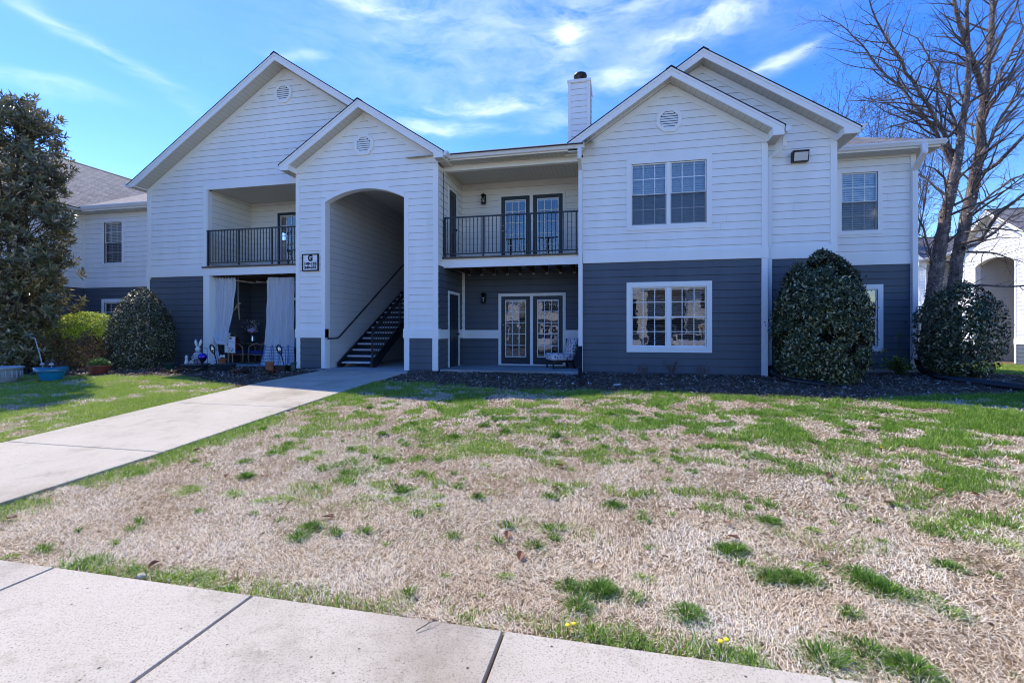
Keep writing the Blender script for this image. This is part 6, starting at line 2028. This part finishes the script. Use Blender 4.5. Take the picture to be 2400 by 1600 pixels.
q = atY(557, 712, 12.95)
mb = MB(); mb.tube([(p0.x, 12.95, 2.78), (p0.x, 12.95, q.z)], .009, 6); mb.build('cord', M['white_plastic'], t)
mb = MB()
for (dx, dz) in ((-.22, -.30), (.06, -.50), (.12, .02)):
    e = Vector((q.x + dx, 12.95, q.z + dz)); o = Vector((q.x, 12.95, q.z)); d = (e - o).normalized(); s = Vector((d.z, 0, -d.x)) * .035
    mb.hexa([o - s * .4, o + s * .4, e + s * .15, e - s * .15], [Vector((0, .012, 0)) + z for z in (o - s * .4 - s, o + s * 1.2, e + s * .3, e - s * .3)])
split_build(mb, 'blade', M['tan_wood'], t)


# patio chair
def ring_fabric():
    m, nt, b = new_mat('ring_patterned_fabric')
    v = coord(nt, 'Object', (1, 1, 1)); vo = N(nt, 'ShaderNodeTexVoronoi', Scale=13.0, Randomness=.55); nt.links.new(v, vo.inputs['Vector'])
    r = ramp(nt, vo.outputs['Distance'], [(.0, (.50, .48, .52)), (.17, (.55, .52, .56)), (.19, (.02, .02, .03)), (.34, (.02, .02, .03)), (.36, (.62, .59, .62)), (1, (.66, .63, .66))])
    col = mix(nt, .35, r, vo.outputs['Color'], 'MULTIPLY'); nt.links.new(r, b.inputs['Base Color']); b.inputs['Roughness'].default_value = .9; return m


M['ring'] = ring_fabric()
cc = Vector((-1.55, 13.15, .02))
t = thing('patio_armchair', cc, 'armless slipper chair in grey ring-patterned fabric on the patio beside the french doors', 'chair')
ca, sa = math.cos(R(28)), math.sin(R(28))
def CP(a, b, z): return (cc.x + a * ca - b * sa, cc.y + a * sa + b * ca, cc.z + z)      # -a is the front of the seat
def soft(mb, pts_lo, pts_hi): mb.hexa(pts_lo, pts_hi)
def rounded(name, mbx, mat, parent, w=.035):
    o = mbx.build(name, mat, parent); bv = o.modifiers.new('bevel', 'BEVEL'); bv.width = w; bv.segments = 4; bv.limit_method = 'ANGLE'
    for p in o.data.polygons: p.use_smooth = True
    return o
mb = MB(); mb.hexa([CP(-.36, -.29, .22), CP(.26, -.29, .22), CP(.26, .29, .22), CP(-.36, .29, .22)], [CP(-.38, -.30, .42), CP(.26, -.30, .40), CP(.26, .30, .40), CP(-.38, .30, .42)]); rounded('seat', mb, M['ring'], t, .05)
mb = MB(); mb.hexa([CP(.16, -.29, .36), CP(.30, -.29, .30), CP(.30, .29, .30), CP(.16, .29, .36)], [CP(.30, -.28, .84), CP(.42, -.28, .82), CP(.42, .28, .82), CP(.30, .28, .84)]); rounded('backrest', mb, M['ring'], t, .05)
mb = MB(); mb.hexa([CP(-.34, -.27, .17), CP(.26, -.27, .17), CP(.26, .27, .17), CP(-.34, .27, .17)], [CP(-.34, -.27, .22), CP(.26, -.27, .22), CP(.26, .27, .22), CP(-.34, .27, .22)]); mb.build('rail', M['black'], t)
for (a, b) in ((-.32, -.25), (-.32, .25), (.24, -.25), (.24, .25)):
    mb = MB(); k = .06 if a > 0 else 0; mb.bar(CP(a, b, .18), CP(a + k, b, 0), .045, .045); mb.build('leg', M['black'], t)

# corrugated drain pipes
def drain(pts, r, label):
    P = [Vector(p) for p in pts]; Q = []
    for i in range(len(P) - 1):
        a, b_, c_, d = P[max(i - 1, 0)], P[i], P[i + 1], P[min(i + 2, len(P) - 1)]
        n = max(2, int((c_ - b_).length / .05))
        for k in range(n):
            s = k / n; Q.append(.5 * ((2 * b_) + (-a + c_) * s + (2 * a - 5 * b_ + 4 * c_ - d) * s * s + (-a + 3 * b_ - 3 * c_ + d) * s ** 3))
    Q.append(P[-1]); PP, RR = [], []
    for a, b_ in zip(Q, Q[1:]):
        n = max(1, int((b_ - a).length / .0125))
        for k in range(n): PP.append(a.lerp(b_, k / n)); RR.append(r * (1.07 if len(PP) % 2 else .93))
    t = thing('drain_pipe', P[0], label, 'drain pipe', 'black corrugated drain pipes'); mb = MB(); mb.tube(PP, RR, 12); mb.build('pipe', M['rubber'], t)


drain([(3.55, 12.5, .20), (3.56, 12.38, .06), (3.60, 11.9, .01), (3.62, 11.35, -.01), (3.9, 10.72, -.02), (4.05, 10.5, -.03)], .055, 'black corrugated drain pipe running under the tall egg-shaped shrub')
drain([(7.42, 14.1, .34), (7.42, 13.95, .10), (7.40, 13.5, .0), (7.15, 12.9, -.01), (7.0, 12.4, -.01), (7.1, 11.6, .0), (7.3, 10.75, -.01), (7.7, 9.7, -.03), (8.3, 8.6, -.1)], .07, 'long black corrugated drain pipe crossing the mulch below the birch')
drain([(-.96, 12.3, .66), (-.96, 12.28, .30), (-.95, 12.2, .06), (-.88, 11.4, .0), (-.78, 10.5, -.03), (-.74, 10.1, -.03)], .05, 'black drain pipe running straight out over the mulch from the patio corner')


# small planting
def dead_sprig(x, y, h, label):
    t = thing('bare_shrublet', (x, y, gz(y)), label, 'bare shrub', 'small bare shrubs under the ground floor window'); out = []
    cfg = dict(seg=[4, 3, 2], wob=[.14, .2, .2], up=[.05, .02, 0], dens=[16, 20, 0], ang=[(.3, .9), (.4, 1.)], len=[(.35, .6), (.3, .6)], max=[.3, .15], rad=[.004, .003], min=.03)
    for k in range(7):
        a = k * .9; limb_children((x + random.gauss(0, .02), y, gz(y) - .02), (math.cos(a) * .45, math.sin(a) * .45, 1), h * random.uniform(.7, 1), .006, 0, out, cfg)
    o = tubes_np(out, 'twigs', M['twig'], t, (4, 3, 3), minr=.0035); o['kind'] = 'stuff'
    P = np.array([tuple(q[0][-1]) for q in out if q[2] >= 1]); n = len(P); V, Fc = leaf_cloud(P, unit(n), unit(n), RNG.uniform(.02, .04, n), RNG.uniform(.01, .02, n)); o = np_mesh('dry_leaves', V, Fc, M['redbud'], t, rnd=np.repeat(RNG.random(n), 4)); o['kind'] = 'stuff'


dead_sprig(.58, 11.75, .40, 'small bare shrub under the left half of the ground floor window')
dead_sprig(1.22, 11.8, .46, 'small bare shrub under the middle of the ground floor window')
dead_sprig(1.90, 11.75, .38, 'small bare shrub under the right edge of the ground floor window')


def weed(x, y, label):
    t = thing('leafy_weed', (x, y, gz(y)), label, 'plant'); base = Vector((x, y, gz(y))); mb = MB(); Ps, Ds = [], []
    for k in range(46):
        a = random.uniform(0, 6.28); r = random.uniform(.1, .55); h = random.uniform(.15, .55) * (1 - r * .6); e = base + Vector((r * math.cos(a), r * .6 * math.sin(a), h)); m_ = base.lerp(e, .5) + Vector((0, 0, .12)); mb.tube([base, m_, e], [.006, .004, .002], 4)
        for q in range(12): s = random.uniform(.35, 1.); p = base.lerp(m_, s * 2) if s < .5 else m_.lerp(e, s * 2 - 1); Ps.append(tuple(p)); Ds.append((random.gauss(0, 1), random.gauss(0, 1), random.gauss(.3, .4)))
    for (dx, h) in ((-.02, 1.02), (.33, 1.0), (-.35, .62)):
        e = base + Vector((dx, 0, h)); mb.tube([base + Vector((dx * .4, 0, 0)), base + Vector((dx * .9, 0, h * .6)), e], [.008, .006, .004], 5)
        for q in range(16): Ps.append((e.x + random.gauss(0, .03), e.y + random.gauss(0, .03), e.z + random.gauss(-.02, .03))); Ds.append((random.gauss(0, 1), random.gauss(0, .6), random.gauss(.1, .3)))
    mb.build('stems', M['weedleaf'], t)
    P, D = np.array(Ps), np.array(Ds); n = len(P); V, Fc = leaf_cloud(P, D, unit(n) * .4 + np.array([0, 0, 1.]), RNG.uniform(.05, .12, n), RNG.uniform(.02, .045, n)); np_mesh('leaves', V, Fc, M['weedleaf'], t, rnd=np.repeat(RNG.random(n), 4))


q = atY(2108, 880, 13.45); weed(q.x, 13.45, 'tall yellow-green weed growing by the white downspout right of the egg-shaped shrub')
for i in range(10):                     # grey strappy plants in front of the porch
    pass


def strappy(u, v, F, s, label):
    c = at(u, v, F); c.z = gz(c.y); t = thing('dry_clump', c, label, 'plant', 'dry strappy plants in the mulch before the porch'); n = 60
    a = RNG.uniform(0, 6.28, n); D = np.stack([np.cos(a), np.sin(a), RNG.uniform(.2, 1.2, n)], 1); P = np.tile(np.array([tuple(c)]), (n, 1)) + RNG.normal(0, .03, (n, 3)) * np.array([1, 1, .1])
    V, Fc = leaf_cloud(P, D, np.tile(np.array([[0, 0, 1.]]), (n, 1)) + unit(n) * .3, RNG.uniform(.12, .30, n) * s, RNG.uniform(.012, .022, n), .1, .25); np_mesh('leaves', V, Fc, M['litter'], t, rnd=np.repeat(RNG.random(n), 4))


strappy(447, 874, 12.9, 1., 'dry strappy plant in the mulch left of the gazing ball')
strappy(562, 875, 12.6, 1.1, 'dry strappy plant in the mulch in the middle of the porch front')
strappy(636, 880, 12.4, 1., 'dry strappy plant in the mulch before the clay figure pot')
strappy(400, 880, 12.7, .9, 'dry strappy plant in the mulch before the small green pot')

# dandelions, fallen leaves, litter, twigs
def G(u, v):
    F = 6.
    for _ in range(50):
        p = at(u, v, F); h = EYE - gz(p.y) if True else 0; F = .5 * F + .5 * FPX * h / (v - 774)
    p = at(u, v, F); p.z = gz(p.y); return p


for (u, v, lb) in ((1546, 1091, 'yellow dandelion in the lawn in front of the patio doors'), (2020, 1134, 'yellow dandelion at the foot of the green patch in front of the right gable'), (1836, 1066, 'yellow dandelion in the green band in front of the right gable'), (2066, 1058, 'yellow dandelion in the thick green grass at the right'), (1690, 1527, 'yellow dandelion in the tussock beside the near pavement'), (1331, 1488, 'yellow dandelion at the very edge of the near pavement')):
    p = G(u, v); t = thing('dandelion', p, lb, 'flower', 'yellow dandelions in the lawn'); mb = MB(); mb.tube([p, p + Vector((0, 0, .05))], .003, 5); mb.build('stem', M['fresh'], t)
    mb = MB()
    for (dx, dy) in ((0, 0), (.03, .02)) if v > 1400 else ((0, 0),): mb.lathe(p + Vector((dx, dy, .045)), [(.004, 0), (.013, .006), (.016, .010), (.008, .014), (0, .015)], 14)
    mb.build('flower_head', M['dandelion_yellow'], t, smooth=True)
LV = [(770, 1219), (460, 1060), (620, 1123), (1312, 1096), (1115, 1166), (1300, 1150), (1942, 1119), (2285, 1165), (2200, 1155), (1705, 1234), (28, 1222), (360, 1333), (1190, 1262), (1220, 1312), (530, 1123), (1218, 998), (2080, 1185), (930, 1145), (1720, 1268)]
M['fallen'] = plain('brown_fallen_leaf', (.20, .085, .04), .6)
for k, (u, v) in enumerate(LV):
    p = G(u, v) + Vector((0, 0, .03)); t = None; mb = MB(); a = random.uniform(0, 6.28); L = random.uniform(.035, .06); d = Vector((math.cos(a), math.sin(a), .15)); s = Vector((-math.sin(a), math.cos(a), .1))
    n_ = 6; up = Vector((0, 0, 1))
    rim = [p - d * L, p - d * L * .4 + s * L * .45 + up * .012, p + d * L * .3 + s * L * .42 + up * .018, p + d * L, p + d * L * .3 - s * L * .42 + up * .012, p - d * L * .4 - s * L * .45 + up * .02]
    for i in range(6): mb.poly([p, rim[i], rim[(i + 1) % 6]])
    o = mb.build('fallen_leaf', M['fallen']); tag(o, 'curled brown leaf fallen on the lawn', 'leaf', 'brown leaves fallen on the lawn')
p = G(1447, 906) + Vector((0, 0, .03)); mb = MB(); mb.hexa([p + Vector(q) for q in ((-.08, -.03, 0), (.07, -.035, .01), (.085, .03, .01), (-.06, .04, 0))], [p + Vector(q) for q in ((-.075, -.02, .02), (.06, -.03, .035), (.07, .03, .03), (-.05, .035, .02))])
o = mb.build('litter_scrap', M['white_plastic']); tag(o, 'crumpled scrap of white litter on the mulch below the big ground floor window', 'litter')
mb = MB(); p = G(975, 1495) + Vector((0, 0, .04)); q = G(1030, 1470) + Vector((0, 0, .045)); mb.tube([p, p.lerp(q, .5) + Vector((.01, .01, .01)), q], [.0025, .002, .0015], 5); mb.tube([p.lerp(q, .4), p.lerp(q, .7) + Vector((-.02, .03, .003))], [.002, .001], 4)
o = mb.build('twig', M['twig']); tag(o, 'thin dark twig lying on the near pavement', 'twig')
p = G(331, 1357); mb = MB(); mb.ball(p + Vector((0, 0, .02)), .026, 0, 8, 6, (1.3, .9, .7)); o = mb.build('pebble', M['conc']); tag(o, 'pale pebble at the edge of the near pavement', 'stone')


# parked cars across the lot, seen mirrored in the panes
def car(x, y, rot, mat, label):
    t = thing('parked_car', (x, y, -.66), label, 'car', 'cars parked across the lot'); LOCAL.add(t.name); t.rotation_euler = (0, 0, rot)
    prof = [(-2.25, .35), (-2.3, .62), (-2.2, .88), (-1.9, 1.0), (-1.1, 1.08), (-.55, 1.45), (.9, 1.5), (1.75, 1.12), (2.2, 1.02), (2.28, .7), (2.25, .35)]
    mb = MB(); n = len(prof)
    secs = [(-.88, .93), (-.80, 1.0), (.80, 1.0), (.88, .93)]
    for yy, s in secs:
        for (px, pz) in prof: mb.v.append((px * (.985 if abs(yy) > .85 else 1), yy * (1 if pz < 1.1 else .84), .35 + (pz - .35) * s))
    for j in range(3):
        for i in range(n - 1): a = j * n + i; mb.f.append((a, a + 1, a + n + 1, a + n)); mb.m.append(0); mb.uv.append(None)
    for j in (0, 3): mb.f.append(tuple(j * n + i for i in range(n))); mb.m.append(0); mb.uv.append(None)
    mb.f.append((0, n, 2 * n, 3 * n)); mb.m.append(0); mb.uv.append(None)
    mb.build('body', mat, t, smooth=False)
    mb = MB()
    for s in (-1, 1): mb.hexa([(-.9, s * .80, 1.06), (1.45, s * .80, 1.06), (.85, s * .76, 1.38), (-.5, s * .76, 1.38)], [(-.9, s * .81, 1.06), (1.45, s * .81, 1.06), (.85, s * .77, 1.38), (-.5, s * .77, 1.38)])
    mb.hexa([(-1.08, -.68, 1.10), (-1.08, .68, 1.10), (-.6, .66, 1.42), (-.6, -.66, 1.42)], [(-1.12, -.68, 1.10), (-1.12, .68, 1.10), (-.64, .66, 1.42), (-.64, -.66, 1.42)])
    mb.hexa([(1.70, -.68, 1.14), (1.70, .68, 1.14), (.98, .66, 1.46), (.98, -.66, 1.46)], [(1.74, -.68, 1.14), (1.74, .68, 1.14), (1.02, .66, 1.46), (1.02, -.66, 1.46)])
    mb.build('windows', M['dark'], t)
    for (a, b) in ((-1.4, -.8), (1.4, -.8), (-1.4, .8), (1.4, .8)):
        mb = MB(); mb.tube([(a, b - .1, .33), (a, b + .1, .33)], .33, 20); w_ = mb.build('wheel', M['rubber'], t); mb = MB(); mb.tube([(a, b - .11, .33), (a, b + .11, .33)], .2, 14); mb.build('rim', M['silver'], w_)


col_mat('car_white', (.75, .76, .78), .25, 0, .8); col_mat('car_grey', (.10, .11, .12), .25, 0, .8)
car(4.2, -7.5, R(88), M['car_white'], 'white car parked across the lot, mirrored in the right half of the window')
car(.6, -7.8, R(92), M['car_white'], 'white hatchback parked across the lot, mirrored in the left half of the window')
car(-5.5, -8.0, R(90), M['car_white'], 'white car parked further along the lot, mirrored in the patio door')
# ---------------------------------------------------------------- camera, sun, sky
cam = bpy.data.cameras.new('camera'); co = bpy.data.objects.new('camera', cam); COL.objects.link(co)
co.location = (0, 0, EYE); co.rotation_euler = (R(90), 0, TH)
cam.sensor_width = 36; cam.lens = FPX / 2400 * 36; cam.shift_y = -26 / 2400
cam.clip_start = .05; cam.clip_end = 3000
SC.camera = co

SUN = Vector((-.73, .427, 1.0)).normalized()
sl = bpy.data.lights.new('sun', 'SUN'); so_ = bpy.data.objects.new('sun', sl); COL.objects.link(so_)
sl.energy = 2.8; sl.angle = R(.53); sl.color = (1, .935, .82)
so_.rotation_euler = SUN.to_track_quat('Z', 'Y').to_euler()

w = bpy.data.worlds.new('World'); SC.world = w; w.use_nodes = True
nt = w.node_tree; bg = nt.nodes['Background']
sky = nt.nodes.new('ShaderNodeTexSky'); sky.sky_type = 'NISHITA'; sky.sun_disc = False
sky.sun_elevation = math.asin(SUN.z); sky.sun_rotation = math.atan2(SUN.x, SUN.y)
sky.altitude = 100; sky.air_density = 1.0; sky.dust_density = .15; sky.ozone_density = 3.0
bg.inputs['Strength'].default_value = .15
hs = nt.nodes.new('ShaderNodeHueSaturation'); hs.inputs['Saturation'].default_value = 1.38; hs.inputs['Hue'].default_value = .520
nt.links.new(sky.outputs[0], hs.inputs['Color'])
# thin wind-drawn cloud: stretched noise on the sky direction
tc = nt.nodes.new('ShaderNodeTexCoord')


def cloud_blob(az, el, wa, we, rot=0.):
    """soft elongated patch centred on azimuth/elevation (degrees)"""
    c = Vector((math.sin(R(az)) * math.cos(R(el)), math.cos(R(az)) * math.cos(R(el)), math.sin(R(el))))
    rgt = Vector((math.cos(R(az)), -math.sin(R(az)), 0)); up = rgt.cross(c) * -1
    up = c.cross(rgt) * -1
    if up.z < 0: up = -up
    a = rgt * math.cos(R(rot)) + up * math.sin(R(rot)); b = up * math.cos(R(rot)) - rgt * math.sin(R(rot))
    outs = []
    for ax, wd in ((a, wa), (b, we)):
        d = nt.nodes.new('ShaderNodeVectorMath'); d.operation = 'DOT_PRODUCT'; d.inputs[1].default_value = ax / math.tan(R(wd))
        nt.links.new(warp, d.inputs[0])
        s = nt.nodes.new('ShaderNodeMath'); s.operation = 'SUBTRACT'; s.inputs[1].default_value = c.dot(ax) / math.tan(R(wd))
        nt.links.new(d.outputs['Value'], s.inputs[0])
        p = nt.nodes.new('ShaderNodeMath'); p.operation = 'POWER'; p.inputs[1].default_value = 2
        ab = nt.nodes.new('ShaderNodeMath'); ab.operation = 'ABSOLUTE'; nt.links.new(s.outputs[0], ab.inputs[0])
        nt.links.new(ab.outputs[0], p.inputs[0]); outs.append(p.outputs[0])
    s = nt.nodes.new('ShaderNodeMath'); s.operation = 'ADD'; nt.links.new(outs[0], s.inputs[0]); nt.links.new(outs[1], s.inputs[1])
    e = nt.nodes.new('ShaderNodeMath'); e.operation = 'MULTIPLY'; e.inputs[1].default_value = -1.; nt.links.new(s.outputs[0], e.inputs[0])
    x = nt.nodes.new('ShaderNodeMath'); x.operation = 'EXPONENT'; nt.links.new(e.outputs[0], x.inputs[0])
    return x.outputs[0]


def azel(u, v):
    d = at(u, v, 1.0) - Vector((0, 0, EYE))
    return math.degrees(math.atan2(d.x, d.y)), math.degrees(math.atan2(d.z, math.hypot(d.x, d.y)))


wn = N(nt, 'ShaderNodeTexNoise', Scale=5.0, Detail=4.0); wn.noise_dimensions = '3D'
mp0 = nt.nodes.new('ShaderNodeMapping'); mp0.inputs['Scale'].default_value = (1, 1, 2.5)
nt.links.new(tc.outputs['Generated'], mp0.inputs[0]); nt.links.new(mp0.outputs[0], wn.inputs['Vector'])
vs = nt.nodes.new('ShaderNodeVectorMath'); vs.operation = 'SCALE'; vs.inputs['Scale'].default_value = .10
vsub = nt.nodes.new('ShaderNodeVectorMath'); vsub.operation = 'SUBTRACT'; vsub.inputs[1].default_value = (.5, .5, .5)
nt.links.new(wn.outputs['Color'], vsub.inputs[0]); nt.links.new(vsub.outputs[0], vs.inputs[0])
va = nt.nodes.new('ShaderNodeVectorMath'); va.operation = 'ADD'
nt.links.new(tc.outputs['Generated'], va.inputs[0]); nt.links.new(vs.outputs[0], va.inputs[1])
warp = va.outputs[0]
tot = None
#        u    v   half-width half-height tilt amount
for (u, v, wa, we, ro, am) in [(1325, 75, 1.7, 2.2, -20, 1.25), (1700, 42, 5.0, 1.0, 8, 1.1), (1560, 85, 3.5, .7, 0, .5), (1480, 5, 5, .7, -4, .45), (1150, 240, 6.5, 1.0, 4, 1.0), (1050, 296, 4.5, .7, -2, 1.05),
                               (1460, 168, 3.2, 1.0, 12, .8), (1820, 148, 3.8, .7, 12, .9), (880, 8, 5, .9, 0, .9), (140, 35, 8, .7, -26, .42), (300, 125, 3.5, .6, -22, .5),
                               (60, 205, 4, .6, 0, .55), (700, 140, 2.2, .45, 5, .5), (1330, 200, 1.6, .9, 0, .4), (1290, 290, 4, 1.0, 10, .4), (1000, 130, 12, 3, 0, .12),
                               (1700, -250, 26, 9, 8, .6), (600, -300, 22, 6, -10, .4)]:
    az, el = azel(u, v)
    g = cloud_blob(az, el, wa, we, ro)
    m1 = nt.nodes.new('ShaderNodeMath'); m1.operation = 'MULTIPLY'; m1.inputs[1].default_value = am * .62; nt.links.new(g, m1.inputs[0])
    if tot is None: tot = m1.outputs[0]
    else:
        m2 = nt.nodes.new('ShaderNodeMath'); m2.operation = 'ADD'; nt.links.new(tot, m2.inputs[0]); nt.links.new(m1.outputs[0], m2.inputs[1]); tot = m2.outputs[0]
mp1 = nt.nodes.new('ShaderNodeMapping'); mp1.inputs['Scale'].default_value = (4.5, 4.5, 17); mp1.inputs['Rotation'].default_value = (0, R(8), 0)
nt.links.new(warp, mp1.inputs[0])
cn = N(nt, 'ShaderNodeTexNoise', Scale=1.3, Detail=9.0, Roughness=.62); nt.links.new(mp1.outputs[0], cn.inputs['Vector'])
cr = nt.nodes.new('ShaderNodeMapRange'); cr.inputs['From Min'].default_value = .33; cr.inputs['From Max'].default_value = .68; nt.links.new(cn.outputs['Fac'], cr.inputs['Value'])
cm = nt.nodes.new('ShaderNodeMath'); cm.operation = 'MULTIPLY'; cm.use_clamp = True; nt.links.new(cr.outputs[0], cm.inputs[0]); nt.links.new(tot, cm.inputs[1])
cmx = nt.nodes.new('ShaderNodeMix'); cmx.data_type = 'RGBA'; cmx.inputs[7].default_value = (5.4, 5.8, 6.6, 1)
nt.links.new(cm.outputs[0], cmx.inputs[0]); nt.links.new(hs.outputs[0], cmx.inputs[6])
nt.links.new(cmx.outputs[2], bg.inputs['Color'])

SC.view_settings.view_transform = 'Standard'; SC.view_settings.look = 'None'
SC.view_settings.exposure = 1.12; SC.view_settings.gamma = 1
SC.cycles.use_denoising = True; SC.cycles.pixel_filter_type = 'BLACKMAN_HARRIS'; SC.cycles.filter_width = 1.05
SC.cycles.max_bounces = 8; SC.cycles.diffuse_bounces = 4; SC.cycles.glossy_bounces = 4; SC.cycles.transparent_max_bounces = 24
SC.cycles.sample_clamp_indirect = 6
SC.cycles.caustics_reflective = False; SC.cycles.caustics_refractive = False
